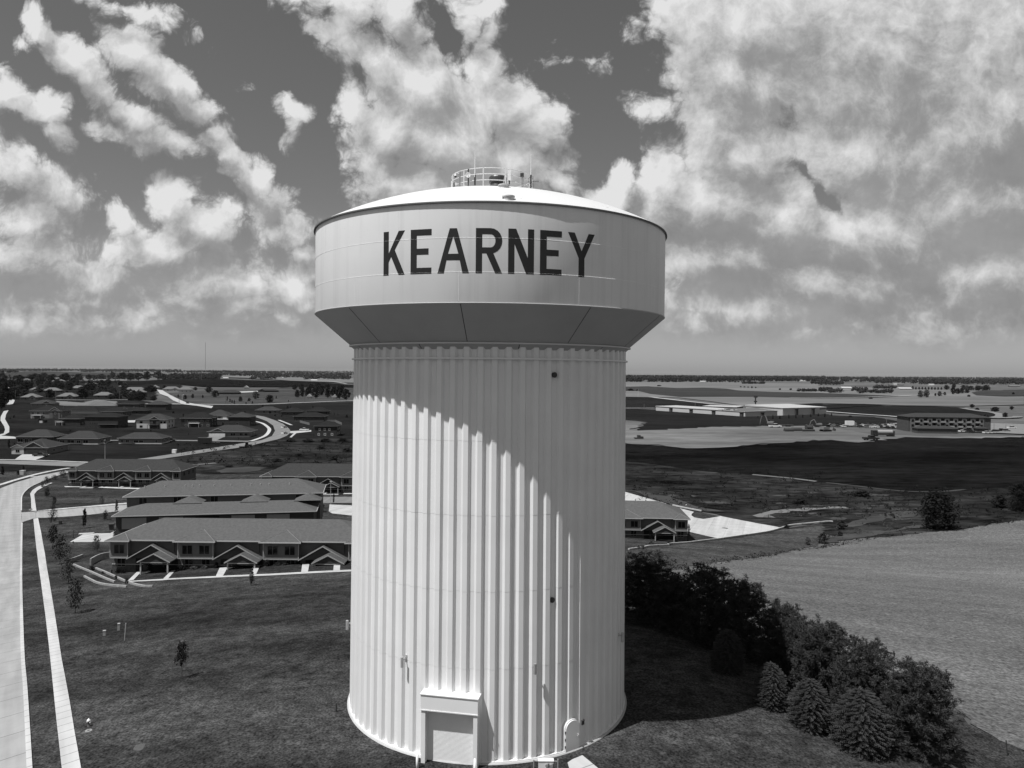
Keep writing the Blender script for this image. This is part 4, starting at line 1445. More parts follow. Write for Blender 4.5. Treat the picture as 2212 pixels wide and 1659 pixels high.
def gable_roof(xc, half, z_e, z_a, y0, y1, th=.16):
    """two sloping slabs, ridge along y"""
    mb = MB()
    mb.prism([(xc - half, z_e), (xc, z_a), (xc, z_a + th), (xc - half, z_e + th)][::-1], 'y', y0, y1)
    mb.prism([(xc, z_a), (xc + half, z_e), (xc + half, z_e + th), (xc, z_a + th)][::-1], 'y', y0, y1)
    return mb


def rake(xc, half, z_e, z_a, y, w=.17):
    """barge boards along a gable front"""
    mb = MB()
    s = (z_a - z_e) / half
    mb.prism([(xc - half, z_e - w), (xc, z_a - w), (xc, z_a), (xc - half, z_e)][::-1], 'y', y - .06, y)
    mb.prism([(xc, z_a - w), (xc + half, z_e - w), (xc + half, z_e), (xc, z_a)][::-1], 'y', y - .06, y)
    return mb


BAY = 14.4


def townhouse(label, loc, rz, bays, eave=5.3, rise=2.5, depth=12.0, roof=SHINGLE, porch=True, vents=False, start_gap=0.0):
    """row of two-storey homes: every bay has an overhanging upper room and an entry under two gables, its recess shade painted on a flat panel"""
    t = thing('townhouse_row', label, 'townhouses', loc, rz, 'long two-storey townhouse rows')
    Lx = bays * 14.5 - .0
    wl = MB()
    wl.box(0, Lx, 0, depth, 1.15, eave)
    part('wall', wl, SIDING, t)
    sb = MB().box(-.06, Lx + .06, -.06, depth + .06, -3.0, 1.15)
    part('stone_base', sb, STONE, t)
    part('base_cap', MB().box(-.12, Lx + .12, -.12, depth + .12, 1.151, 1.26), TRIM, t)
    part('roof', hip_roof(Lx, depth, .65, rise, eave + .2), roof, t)
    part('gutter', gutter_ring(Lx, depth, .65, eave + .2), GUTTER, t)
    # narrow rooms at both ends, wide ones between, an entry in each gap
    rooms = [(0.0, 3.0)] + [(3.0 + 8.5 + k * 14.5, 6.0) for k in range(bays - 1)] + [(Lx - 3.0, 3.0)]
    slope = rise / (depth / 2 + .65)
    for i, (x, bw) in enumerate(rooms):
        part('upper_room', MB().box(x + .0, x + bw, -.85, -.001, 2.45, eave - .01), SIDING_L, t)
        part('corner_board', MB().box(x - .05, x + .09, -.90, -.851, 2.45, eave - .02).box(x + bw - .09, x + bw + .05, -.90, -.851, 2.45, eave - .02).box(x - .05, x + bw + .05, -.90, -.851, 2.40, 2.53), TRIM, t)
        # small hipped roof over it
        ex0, ex1, ey, ze = x - .55, x + bw + .55, -1.5, eave + .2
        ay = -.65 + (3.2 if bw > 4 else 1.9)
        az = eave + .2 + (ay + .65) * slope + .03
        xm = x + bw / 2
        bm_ = MB().add([(ex0, ey, ze), (ex1, ey, ze), (xm, ay, az), (ex0, -.64, ze + .01), (ex1, -.64, ze + .01), (ex0, ey, ze - .2), (ex1, ey, ze - .2), (ex0, -.64, ze - .2), (ex1, -.64, ze - .2)],
                       [(0, 1, 2), (0, 2, 3), (1, 4, 2), (0, 5, 6, 1), (0, 3, 7, 5), (1, 6, 8, 4), (5, 7, 8, 6)])
        part('room_roof', bm_, roof, t)
        part('hip_line', MB().tube([(ex0, ey, ze + .02), (xm, ay, az + .02)], .05, 5).tube([(ex1, ey, ze + .02), (xm, ay, az + .02)], .05, 5), mat('hip_cap', .17, .9, .1, 2), t)
        part('gutter', MB().box(ex0 - .05, ex1 + .05, ey - .12, ey - .003, ze - .15, ze + .015), GUTTER, t)
        for wx in ((1.6, 4.5) if bw > 4 else (1.55,)):
            window(t, x + wx, 3.25, 1.65, 1.45, -.85, sill=True)
            window(t, x + wx - .05, .85, 1.3, 1.5, -.06, sill=True)
        if i == bays or not porch:
            continue
        g0 = x + bw
        # big gable against the wall, entry beneath it
        xc, half = g0 + 4.2, 4.15
        part('gable_roof', gable_roof(xc, half, 2.35, 4.75, -1.35, -.005), roof, t)
        part('gable_face', MB().prism([(xc - half + .45, 2.46), (xc + half - .45, 2.46), (xc, 4.66)], 'y', -.9, -.004), SIDING_D, t)
        part('barge_board', rake(xc, half, 2.51, 4.91, -1.352), TRIM, t)
        part('entry_shade_panel', MB().box(xc - half + .9, xc + half - .2, -.07, -.001, 1.27, 2.45).box(xc - half + .9, xc + half - .2, -.07, -.062, 0, 1.12), SHADOWW, t)  # flat panel, the shade of a deep recess painted into its colour
        part('door', MB().box(xc - 2.0, xc - 1.05, -.12, -.071, 0, 2.1), DOORM, t)
        pc, ph = g0 + 5.6, 2.75
        part('porch_roof', gable_roof(pc, ph, 2.35, 3.75, -3.4, -.9, .18), roof, t)
        part('porch_gable', MB().prism([(pc - ph + .35, 2.42), (pc + ph - .35, 2.42), (pc, 3.66)], 'y', -3.2, -3.08), SIDING_D, t)
        part('barge_board', rake(pc, ph, 2.52, 3.93, -3.402, .19), TRIM, t)
        for s in (-1, 1):
            part('porch_post', MB().box(pc + s * 2.25 - .11, pc + s * 2.25 + .11, -3.22, -3.0, -1.0, 2.44), TRIM, t)
        part('porch_beam', MB().box(pc - 2.4, pc + 2.4, -3.19, -3.03, 2.25, 2.415), TRIM, t)
        part('porch_floor', MB().box(pc - 2.6, pc + 2.5, -3.5, -.07, -1.2, .06), CONC, t)
        part('downspout', MB().box(g0 + 7.55, g0 + 7.65, -.15, -.05, 2.6, eave), SIDING_D, t)
    if vents:
        pass
    for s in (.2, .5, .8):
        window(t, depth * s, 3.4, 1.3, 1.2, Lx, axis='x')
        window(t, depth * s, 3.4, 1.3, 1.2, 0.0, axis='l')
    return t, Lx


def base_of(spec_l, spec_r):
    a, b = pick(*spec_l), pick(*spec_r)
    return a, b, math.atan2(b.y - a.y, b.x - a.x)


# front row, facing the tower
a, b, ang = base_of(('3', 1318, 1425), ('4', 2110, 1270))
zA = min(a.z, b.z) + .45
TA, LA = townhouse('long two-storey townhouse row nearest the tower, with gabled porches and white front walk', (a.x, a.y, zA), ang, 3)
# townhouse row far left
a2, b2 = pick('3', 815, 415), None
TD, LD = townhouse('two-storey townhouse row by the bend of the street at the left', (a2.x, a2.y, a2.z + .35), R(2.0), 3, roof=SHINGLE_D, rise=3.2, depth=13)
TD.scale = (.87, 1, 1)
# row beyond, half hidden by the tower
pE = pick('4', 1500, 478)
pE0 = at_depth('2', 1050, 1300, pE.y)
TE, LE = townhouse('shaded two-storey townhouse row behind the others, half hidden by the tower', (pE0.x + 1.0, pE.y, pE.z + .2), R(1.5), 3, roof=SHINGLE_D, rise=3.4, depth=13)
# row right of the tower: its right end shows
pF = pick('9', 722, 968)
LF = 2 * 14.5
TF, LF = townhouse('two-storey townhouse row right of the tower beside the white car park', (0, 0, 0), 0, 2, rise=3.0, depth=13)
angF = R(-3)
TF.location = (pF.x - LF * math.cos(angF), pF.y - LF * math.sin(angF), pF.z + .4)
TF.rotation_euler = (0, 0, angF)


def garage_row(label, loc, rz):
    """two-storey row seen from its back: plain upper wall, long garage wing with doors in front"""
    t = thing('townhouse_row', label, 'townhouses', loc, rz, 'long two-storey townhouse rows')
    L = 43.5
    part('wall', MB().box(0, L, 10.0, 22.0, -2.5, 5.3), SIDING, t)
    part('roof', hip_roof(L, 12, .65, 2.7, 5.5, 0, 10.0), SHINGLE, t)
    part('gutter', gutter_ring(L, 12, .65, 5.5, 0, 10.0), GUTTER, t)
    for x in (3.5, 11.0, 19.2, 28.6, 38.6):
        window(t, x, 3.7, 1.6, 1.4, 10.0, frame=SIDING_L)
    for x in (15, 29.5, 42.6):
        part('downspout', MB().box(x, x + .1, 9.86, 9.96, 3.2, 5.3), SIDING_L, t)
    # garage wing
    part('garage_wall', MB().box(.8, L - .8, .0, 9.99, -2.5, 2.75), SIDING_D, t)
    part('garage_roof', hip_roof(L - 1.6, 9.6, .65, 1.75, 2.95, .8, 0.0), SHINGLE, t)
    part('garage_gutter', gutter_ring(L - 1.6, 9.6, .65, 2.95, .8, 0.0), GUTTER, t)
    for x in (14.5, 29.0, 41.0):
        g = MB().add([(x - 3.1, 4.0, 4.60), (x + 3.1, 4.0, 4.60), (x, 6.4, 5.65), (x - 3.1, 9.9, 4.35), (x + 3.1, 9.9, 4.35), (x, 9.9, 5.65)], [(0, 1, 2), (3, 5, 4), (0, 2, 5, 3), (1, 4, 5, 2), (0, 3, 4, 1)])
        part('cross_gable', g, SHINGLE, t)
    x = 2.0
    k = 0
    while x < L - 6:
        part('garage_door', MB().box(x, x + 5.0, -.05, -.001, -.05, 2.35), SHADOWW if k == 2 else GARAGE, t, label='garage doorway shown open by a panel painted with its inside shade' if k == 2 else None)  # third door is a closed panel, indoor darkness painted on
        x += 7.6
        k += 1
    for x in (3, 7.5, 12, 13.6, 15.2, 18.5, 22.4, 27, 29.2, 31.2, 36):
        if rng.random() < .7:
            part('roof_vent', MB().tube([(x, 13.3, 6.6), (x, 13.3, 7.45)], .13, 8), GUTTER, t)
        else:
            part('roof_vent', MB().box(x - .2, x + .2, 12.4, 12.9, 6.45, 6.78), DKMETAL, t)
    return t


# eave of the garage wing as seen; ground there about -9
pB0 = at_depth('3', 1290, 757, 160.0)
pB1 = at_depth('4', 1640, 665, 168.0)
angB = math.atan2(pB1.y - pB0.y, pB1.x - pB0.x)
zB = terrain(pB0.x + 15, pB0.y)
print('garage row eave', pB0, pB1, 'ground', zB)
u = Vector((math.cos(angB), math.sin(angB), 0))
TB = garage_row('two-storey townhouse row seen from behind, with a long low garage wing and roof vents', (pB0.x - u.x * .15 + .65 * -u.y * -1, pB0.y + .65, pB0.z - 2.95), angB)

# retaining walls of pale blocks in the slope left of the front row
def block_wall(label, spec, h, w=.26, tall=.0):
    ln = smooth_line([pick(*s)[:2] for s in spec], 5)
    mb = MB()
    n = len(ln)
    vs = []
    for i, p in enumerate(ln):
        d = (ln[min(i + 1, n - 1)] - ln[max(i - 1, 0)]).normalized()
        nr = Vector((-d.y, d.x)) * (w / 2)
        z = terrain(p.x, p.y)
        step = h + tall * i / max(1, n - 1)
        for q, zz in ((p + nr, z - .4), (p - nr, z - .4), (p - nr, z + step), (p + nr, z + step)):
            vs.append((q.x, q.y, zz))
    fs = [(0, 1, 2, 3), ((n - 1) * 4 + 3, (n - 1) * 4 + 2, (n - 1) * 4 + 1, (n - 1) * 4)]
    for i in range(n - 1):
        for k in range(4):
            fs.append((i * 4 + k, i * 4 + (k + 1) % 4, (i + 1) * 4 + (k + 1) % 4, (i + 1) * 4 + k)[::-1])
    mb.add(vs, fs)
    return single('retaining_wall', mb, mat('wall_blocks', .26, .95, .35, 2.2, 5, bump=.4), label, 'retaining wall', group='block retaining walls on the slope')


block_wall('middle curved retaining wall of pale blocks on the slope left of the front row', seg('3', (860, 1332), (960, 1375), (1080, 1425), (1200, 1480), (1340, 1536)), .35)
block_wall('upper curved retaining wall of pale blocks ending at the front walk', seg('3', (1120, 1375), (1230, 1420), (1340, 1470), (1440, 1515), (1560, 1560), (1680, 1585), (1785, 1586)), .35)
block_wall('lowest curved retaining wall of pale blocks, farthest from the houses', seg('3', (985, 1470), (1060, 1510), (1150, 1550), (1300, 1575), (1480, 1590)), .35)
block_wall('short stepped block wall climbing to the lawn by the street trees', seg('3', (812, 1297), (880, 1275), (965, 1242)), .75)
block_wall('tall stepped block wall in the bank beside the end of the front row', seg('3', (1058, 1332), (1130, 1290), (1200, 1265), (1285, 1250)), 1.3)


# detached houses
def house(name, label, cat, view, xl, xr, yb, storeys=1, depth=11.0, rz=0.0, roof=SHINGLE_D, wall=SIDING_D, rise=2.6, gables=(), doors=(), wins=(), trim=TRIM, deck=None, base=None, hipped=True, group=None, wing=None, eave_h=None, frame=None):
    """xl, xr, yb: the foot of the front wall in a view of the photograph"""
    p0, p1 = pick(view, xl, yb), pick(view, xr, yb)
    w = (p1 - p0).length
    t = thing(name, label, cat, (p0.x, p0.y, min(p0.z, p1.z) + .1), math.atan2(p1.y - p0.y, p1.x - p0.x) * .5 + rz, group)
    H = eave_h or 2.9 * storeys + .2
    part('wall', MB().box(0, w, 0, depth, -1.5, H), wall, t)
    part('roof', hip_roof(w, depth, .6, rise, H + .18, 0, 0, hipped), roof, t)
    part('fascia', gutter_ring(w, depth, .6, H + .18), trim, t)
    if base:
        part('foundation', MB().box(-.05, w + .05, -.05, depth + .05, -1.5, .75), base, t)
    for (c, half, za, face) in gables:              # front gables: centre as a share of the width, half width, apex above the eave
        xc = w * c
        part('gable_roof', gable_roof(xc, half, H, H + za, -.75, depth * .45, .2), roof, t)
        part('gable_face', MB().prism([(xc - half + .3, H - .2), (xc + half - .3, H - .2), (xc, H + za - .1)], 'y', -.42, -.30).box(xc - half + .5, xc + half - .5, -.40, -.003, -1.2, H - .2), face or wall, t)
        part('barge_board', rake(xc, half, H + .18, H + za + .2, -.752, .25), trim, t)
    for (c, ww, dz, m) in doors:
        part('garage_door', MB().box(w * c - ww / 2, w * c + ww / 2, -.50 if gables else -.06, -.002, dz, dz + 2.2), m, t)
    for (c, z, ww, hh) in wins:
        window(t, w * c, z, ww, hh, -.40 if any(abs(w * c - w * g[0]) < g[1] - .5 for g in gables) else 0.0, frame=frame or trim, t=.14)
    for z in [1.0 + 2.9 * k for k in range(storeys)]:
        for s in (.3, .7):
            window(t, depth * s, z, 1.2, 1.2, w, axis='x', frame=frame or trim, t=.12)
    if deck:
        c, ww, z, m = deck
        part('deck', MB().box(w * c - ww / 2, w * c + ww / 2, -2.8, -.003, z, z + .2), m, t)
        rl = MB()
        rl.box(w * c - ww / 2, w * c + ww / 2, -2.8, -2.72, z + .95, z + 1.05)
        k = w * c - ww / 2
        while k <= w * c + ww / 2 + .01:
            rl.box(k - .05, k + .05, -2.8, -2.72, z + .2, z + .95)
            k += ww / 8
        part('deck_railing', rl, m, t)
        for s in (-1, 1):
            part('deck_post', MB().box(w * c + s * (ww / 2 - .15) - .1, w * c + s * (ww / 2 - .15) + .1, -2.75, -2.55, -1, z), m, t)
    return t, w


G1 = 'houses of the new estate left of the tower'
house('ranch_house', 'low house with wide driveway, white gabled left wing and double garage, nearest the cross street', 'house', '1', 168, 600, 1142, depth=17, wall=SIDING_L, rise=3.4, roof=SHINGLE_D, gables=[(.13, 3.2, 1.5, SIDING_P), (.60, 4.8, 2.6, SIDING_D)], doors=[(.58, 5.0, 0, SIDING_B), (.92, 2.8, 0, SIDING_B)], wins=[(.13, 1.0, 1.6, 1.3)], group=G1)
house('ranch_house', 'low hip-roofed house with white patio doors, directly behind the one with the wide driveway', 'house', '1', 205, 660, 1000, depth=13, wall=SIDING_D, rise=3.4, roof=SHINGLE_D, wins=[(.10, .4, 2.6, 1.7), (.27, .0, 1.6, 2.2), (.38, .8, 1.0, 1.4), (.72, .0, 1.4, 2.1), (.8, .8, 1.0, 1.4)], group=G1)
house('ranch_house', 'low hip-roofed house with pale lower walls and a small back deck', 'house', '1', 722, 1215, 1022, depth=13, wall=SIDING_L, rise=3.5, roof=SHINGLE_D, base=SIDING_P, wins=[(.08, .9, 2.4, 1.4), (.3, .9, 3.4, 1.5), (.5, .0, 1.8, 2.2), (.68, .9, 2.4, 1.5)], deck=(.44, 6.5, .5, SIDING_D), group=G1)
house('ranch_house', 'long low house with pale foundation and a dark deck, facing the vacant lot', 'house', '1', 1455, 1990, 1016, depth=11, wall=SIDING_L, rise=2.6, roof=SHINGLE_D, base=SIDING_P, wins=[(.08, .9, 1.2, 1.4), (.2, .9, 1.6, 1.4), (.4, .9, 2.2, 1.2), (.52, .9, 2.0, 1.2), (.88, .9, 1.0, 1.4)], deck=(.24, 6, .5, SIDING_B), group=G1)
house('walkout_house', 'tall tan house with a broad side gable and white walk-out porch', 'house', '1', 372, 770, 705, storeys=2, depth=13, wall=SIDING_L, rise=3.2, roof=SHINGLE_B, gables=[(.78, 4.6, 3.0, SIDING), (.80, 2.6, 1.4, SIDING)], wins=[(.08, 3.6, 1.6, 1.4), (.25, 3.6, 2.0, 1.5), (.42, 3.4, 1.3, 1.6), (.44, .4, 1.4, 1.6), (.8, 3.6, 1.0, 1.2)], deck=(.24, 7.0, 2.7, SIDING_P), group=G1)
house('walkout_house', 'house with black roof, dark shaded porch and white stairs at its left end', 'house', '1', 735, 985, 790, storeys=1, depth=13, eave_h=4.6, wall=SIDING_B, rise=3.2, roof=SHINGLE_B, wins=[(.12, .5, 1.2, 1.6)], deck=(.04, 4.5, 2.5, SIDING_P), group=G1)
house('walkout_house', 'tall three-storey house with two rows of windows and dark walls', 'house', '1', 1040, 1455, 822, storeys=3, depth=14, eave_h=7.4, wall=SIDING_B, rise=2.4, roof=SHINGLE_B, wins=[(.08 + .08 * k, .6, .9, .8) for k in range(5)] + [(.16 + .07 * k, 2.9, 1.0, 1.0) for k in range(4)] + [(.18, 5.4, .9, .9), (.34, 5.4, .9, .9)], deck=(.72, 12, 2.6, SIDING_D), group=G1, trim=SIDING)
house('walkout_house', 'two-storey house with pale walls and a central balcony under a gable', 'house', '1', 1672, 2050, 828, storeys=2, depth=13, wall=SIDING_P, rise=3.4, roof=SHINGLE_D, gables=[(.6, 3.6, 2.0, SIDING_D)], wins=[(.15, 3.7, 1.6, 1.2), (.15, .9, 1.6, 1.2), (.82, 3.7, 1.2, 1.2), (.93, 3.7, 1.2, 1.2), (.6, 3.0, 1.8, 2.1)], deck=(.58, 6.5, 2.6, SIDING_B), trim=TRIM, frame=SIDING_D, group=G1)
house('ranch_house', 'single-storey house with black hip roof and a long strip of windows, above the three-storey one', 'house', '1', 1240, 1530, 672, depth=13, wall=SIDING_D, rise=3.0, roof=SHINGLE_B, eave_h=3.6, wins=[(.1 + .13 * k, 1.2, 1.4, 1.4) for k in range(7)], group=G1)
house('ranch_house', 'grey-walled house with black roof at the back of the estate, beside the bare soil', 'house', '1', 1440, 1712, 602, storeys=2, depth=12, wall=SIDING_D, rise=2.6, roof=SHINGLE_B, wins=[(.3, 2.2, 1.2, 1.6), (.42, .6, .9, 1.2), (.75, 3.2, .8, .8)], trim=TRIM, group=G1)
house('walkout_house', 'dark two-storey house with one white window, left of the white-balconied one', 'house', '1', 1790, 2040, 600, storeys=2, depth=14, wall=SIDING_B, rise=3.2, roof=SHINGLE_D, eave_h=5.4, wins=[(.42, 3.6, 1.4, 1.2)], trim=SIDING_L, group=G1)
house('ranch_house', 'low dark house tucked in front of the dark two-storey house', 'house', '1', 1612, 1790, 650, depth=12, wall=SIDING_B, rise=2.8, roof=SHINGLE_B, wins=[(.4, .7, 2.4, 1.4)], trim=SIDING_L, group=G1)
house('ranch_house', 'grey-roofed house with a half-round gable window at the estate edge', 'house', '1', 385, 655, 555, storeys=1, depth=14, wall=SIDING_L, rise=3.4, roof=SHINGLE_D, gables=[(.72, 5.0, 2.6, SIDING_D)], wins=[(.3, 1.0, 1.4, 1.3), (.72, 1.2, 1.0, 1.0)], group=G1)
house('ranch_house', 'wide low roof of a house behind the black-roofed porch house', 'house', '1', 800, 1210, 645, depth=14, wall=SIDING_P, rise=4.2, roof=SHINGLE_B, eave_h=2.4, trim=SIDING_L, group=G1)
house('walkout_house', 'dark two-storey house with a white balcony and white outside stair', 'house', '2', 150, 492, 755, storeys=2, depth=14, wall=SIDING_B, rise=3.6, roof=SHINGLE_B, wins=[(.18, 3.7, 1.4, 1.1), (.18, .9, 1.4, 1.1), (.72, 3.7, 1.4, 1.1), (.9, 3.7, 1.6, 1.1), (.7, .9, 1.4, 1.1), (.92, .9, 1.4, 1.1)], deck=(.48, 7.0, 2.7, SIDING_P), group=G1)
house('ranch_house', 'house with two pale garage doors and a car outside, left of the curving road', 'house', '2', 440, 690, 666, depth=14, wall=SIDING_L, rise=4.0, roof=SHINGLE_D, eave_h=3.2, doors=[(.35, 3.6, 0, GARAGE_W), (.6, 2.6, 0, SIDING_B), (.86, 3.0, 0, GARAGE_W)], group=G1)
house('walkout_house', 'dark two-storey house with boulders before it, inside the bend of the road', 'house', '2', 690, 945, 742, storeys=2, depth=14, wall=SIDING_B, rise=3.0, roof=SHINGLE_D, eave_h=6.2, wins=[(.42, 1.0, 1.6, 1.2)], trim=SIDING_L, group=G1)
house('ranch_house', 'low house with three white garage doors under a white-edged gable by the corner', 'house', '2', 462, 940, 868, depth=14, wall=SIDING_L, rise=3.4, roof=SHINGLE_D, gables=[(.24, 4.4, 2.0, SIDING)], doors=[(.09, 3.0, 0, GARAGE_W), (.22, 3.0, 0, GARAGE_W), (.35, 3.0, 0, GARAGE_W)], wins=[(.60, 1.0, 2.8, 1.4), (.8, 1.0, 1.8, 1.4), (.92, 1.0, 1.8, 1.4)], group=G1)
house('ranch_house', 'small hip-roofed house with white window surrounds on the far side of the curving road', 'house', '2', 1005, 1262, 600, depth=12, wall=SIDING_L, rise=3.0, roof=SHINGLE_D, wins=[(.38, 1.0, 2.2, 1.3), (.65, 0.2, 2.4, 2.2), (.88, 1.0, 2.0, 1.3)], group=G1)
house('ranch_house', 'dark low house behind the curving road, left of a pair of dark roofs', 'house', '2', 1300, 1540, 620, depth=13, wall=SIDING_D, rise=3.2, roof=SHINGLE_B, wins=[(.3, .9, 1.4, 1.3), (.6, .9, 1.8, 1.3)], trim=SIDING_L, group=G1)
house('walkout_house', 'dark hip-roofed house with a fenced yard, nearest the tower edge', 'house', '2', 1440, 1790, 700, storeys=2, depth=14, wall=SIDING_D, rise=2.8, roof=SHINGLE_B, eave_h=4.4, wins=[(.1, 1.2, 1.2, 1.4), (.32, 1.2, 1.2, 1.4), (.6, 2.2, 1.2, 1.2), (.9, 2.2, 1.2, 1.2)], trim=SIDING_L, group=G1)
house('ranch_house', 'dark roofed house farthest right of the estate, behind the fenced yard', 'house', '2', 1590, 1825, 612, depth=13, wall=SIDING_B, rise=3.4, roof=SHINGLE_B, wins=[(.4, .9, 1.4, 1.2)], trim=SIDING_L, group=G1)
house('brown_house', 'dark brown two-storey house with six white-framed windows above the scrub', 'house', '2', 1680, 1935, 858, storeys=2, depth=12, wall=SIDING_B, rise=2.8, roof=SHINGLE_B, wins=[(.22, 3.6, .9, 1.1), (.45, 3.6, .9, 1.1), (.66, 3.6, .9, 1.1), (.18, .6, 1.0, 1.1), (.46, .6, 1.0, 1.1), (.78, .6, 1.0, 1.1)], frame=WHITE, trim=SIDING_L, group=G1)
# farmhouse-side houses on the meadow
G2 = 'houses along the far road beyond the meadow'
house('ranch_house', 'dark low house on the meadow with a white object at its left gable', 'house', '2', 590, 822, 382, depth=16, wall=SIDING_B, rise=4.2, roof=SHINGLE_D, eave_h=3.4, trim=SIDING_D, wins=[(.3, .8, 2.0, 1.3)], group=G2)
house('ranch_house', 'dark low house at the end of a white drive on the meadow', 'house', '2', 1030, 1258, 357, depth=15, wall=SIDING_B, rise=3.6, roof=SHINGLE_D, eave_h=3.6, trim=SIDING_D, gables=[(.2, 5, 2.4, SIDING_D)], group=G2)
house('cream_house', 'small cream house standing white at the head of the concrete road', 'house', '2', 115, 278, 352, depth=13, wall=SIDING_P, rise=4.0, roof=SHINGLE_G, eave_h=4.4, wins=[(.3, 1.0, 1.6, 1.6), (.6, 1.0, 1.6, 1.6), (.85, 1.0, 1.6, 1.6)], group=G2)
# older neighbourhood under trees, far left
G3 = 'older houses among the trees at the far left'
OLD = [('long grey roof behind the left-hand trees, low pale front', 250, 470, 474, SHINGLE_G, SIDING), ('grey gabled roof rising over a white front wall', 360, 520, 372, SHINGLE_G, SIDING_P), ('wide grey roof in the middle of the old neighbourhood', 520, 740, 384, SHINGLE_G, SIDING_D),
       ('split-level house with a small front gable beside the pale soil', 690, 940, 462, SHINGLE_G, SIDING), ('grey roof above the split-level house', 860, 1040, 352, SHINGLE_G, SIDING_D), ('low pale-roofed house at the upper edge of the bare soil', 1140, 1380, 448, SHINGLE_G, SIDING),
       ('narrow tall grey roof near the concrete road', 1450, 1550, 330, SHINGLE_G, SIDING), ('broad pair of roofs left of the concrete road', 1500, 1780, 372, SHINGLE_G, SIDING), ('pale grey roof in front of the pair, right against the dark trees', 1582, 1780, 404, SHINGLE_G, SIDING),
       ('small pale roof at the bend of the concrete road', 1845, 1945, 340, SHINGLE_G, SIDING_P), ('pale roof with white porch at the right end of the old neighbourhood', 1990, 2200, 362, SHINGLE_G, SIDING_P), ('long low roof deep among the trees', 1150, 1390, 250, SHINGLE_G, SIDING_D),
       ('grey roof on the far left edge of the trees', 160, 330, 250, SHINGLE_G, SIDING_P), ('small roof between the tree crowns behind the wide grey one', 640, 760, 262, SHINGLE_G, SIDING_D), ('roof corner beside the tall round tree', 1040, 1180, 300, SHINGLE_G, SIDING)]
for (lb, x0, x1, y, rf, wl) in OLD:
    house('old_house', lb, 'house', '1', x0, x1, y, depth=15, wall=wl, rise=4.4, roof=rf, eave_h=3.2, trim=SIDING, wins=[(.3, .9, 1.8, 1.3), (.7, .9, 1.8, 1.3)], group=G3, gables=[(.7, 4, 2.2, wl)] if rng.random() < .5 else ())

# right side: warehouse, three-storey block
METAL_L = mat('pale_metal_cladding', .42, .6, .06, .6, spec=.3)
METAL_R = mat('pale_metal_roof', .36, .5, .06, .6, spec=.3)
DULL = mat('dull_roof', .10, .9, .1, .6)
PIER = mat('dark_pier', .05, .8, .15, 1)


def shed(t, l, r, h, depth, roofm, wallm=METAL_L, pitch=.6, piers=()):
    """a long flat-roofed hall whose front foot runs from l to r (world points)"""
    d = (r - l)
    L = math.hypot(d.x, d.y)
    a = math.atan2(d.y, d.x)
    M = Matrix.Translation(l) @ Matrix.Rotation(a, 4, 'Z')
    z1 = (r.z - l.z)
    part('hall_wall', MB().box(0, L, 0, depth, -4, h, M), wallm, t)
    rf = MB().add([M @ Vector(p) for p in ((-.5, -.5, h), (L + .5, -.5, h), (L + .5, depth + .5, h), (-.5, depth + .5, h), (-.5, -.5, h + .35), (L + .5, -.5, h + .35), (L + .5, depth + .5, h + .35 + pitch), (-.5, depth + .5, h + .35 + pitch))],
                  [(3, 2, 1, 0), (4, 5, 6, 7), (0, 1, 5, 4), (1, 2, 6, 5), (2, 3, 7, 6), (3, 0, 4, 7)])
    part('hall_roof', rf, roofm, t)
    for s in piers:
        part('pier', MB().box(L * s - 1.6, L * s + 1.6, -1.2, -.003, -4, h - 1.0, M).box(L * s - 2.2, L * s + 2.2, -1.8, -.003, h - 1.0, h - .5, M), PIER, t)
    return M, L


o = pick('7', 1345, 598)
WH = thing('warehouse', 'long low white warehouse with dark entrance piers beyond the dirt site', 'warehouse', (0, 0, 0))
P = lambda x, y: pick('7', x, y)
zb = o.z
def flat(p, z):
    return Vector((p.x, p.y, z))
l, r = P(392, 533), P(1345, 597)
kz = o.y / 2.765 / FPX
shed(WH, flat(l, zb), flat(r, zb), 55 * kz, 30, METAL_R, piers=(.19, .43, .68, .97), pitch=.2)
l2, r2 = P(1347, 597), P(1692, 588)
M, L = shed(WH, flat(l2, zb), flat(r2, zb), 54 * kz, 26, DULL, piers=(.52,), pitch=1.6)
l3, r3 = P(1750, 584), pick('8', 92, 570)
M, L = shed(WH, flat(l3, zb), flat(r3, zb), 82 * kz, 46, METAL_R, piers=(.30, .68), pitch=1.2)
part('ribbon_window', MB().box(L * .84, L * .99, -.1, -.004, 60 * kz, 70 * kz, M), GLASS, WH)
l4, r4 = P(892, 565), P(1255, 592)
c1, c2 = at_depth('7', 895, 520, (l.y + r.y) / 2 + 60), at_depth('7', 1252, 540, (l.y + r.y) / 2 + 40)
shed(WH, flat(c1, zb), flat(c2, zb), at_depth('7', 895, 482, c1.y).z - zb, 24, METAL_R, PIER, pitch=.4)
for (x, y) in ((1085, 515), (1120, 518), (1215, 525), (1240, 527)):
    q = at_depth('7', x, y, r.y + 14)
    part('roof_unit', MB().box(q.x - 1.8, q.x + 1.8, q.y - 1.5, q.y + 1.5, zb + 55 * kz + .4, zb + 55 * kz + 1.5), METAL_L, WH)

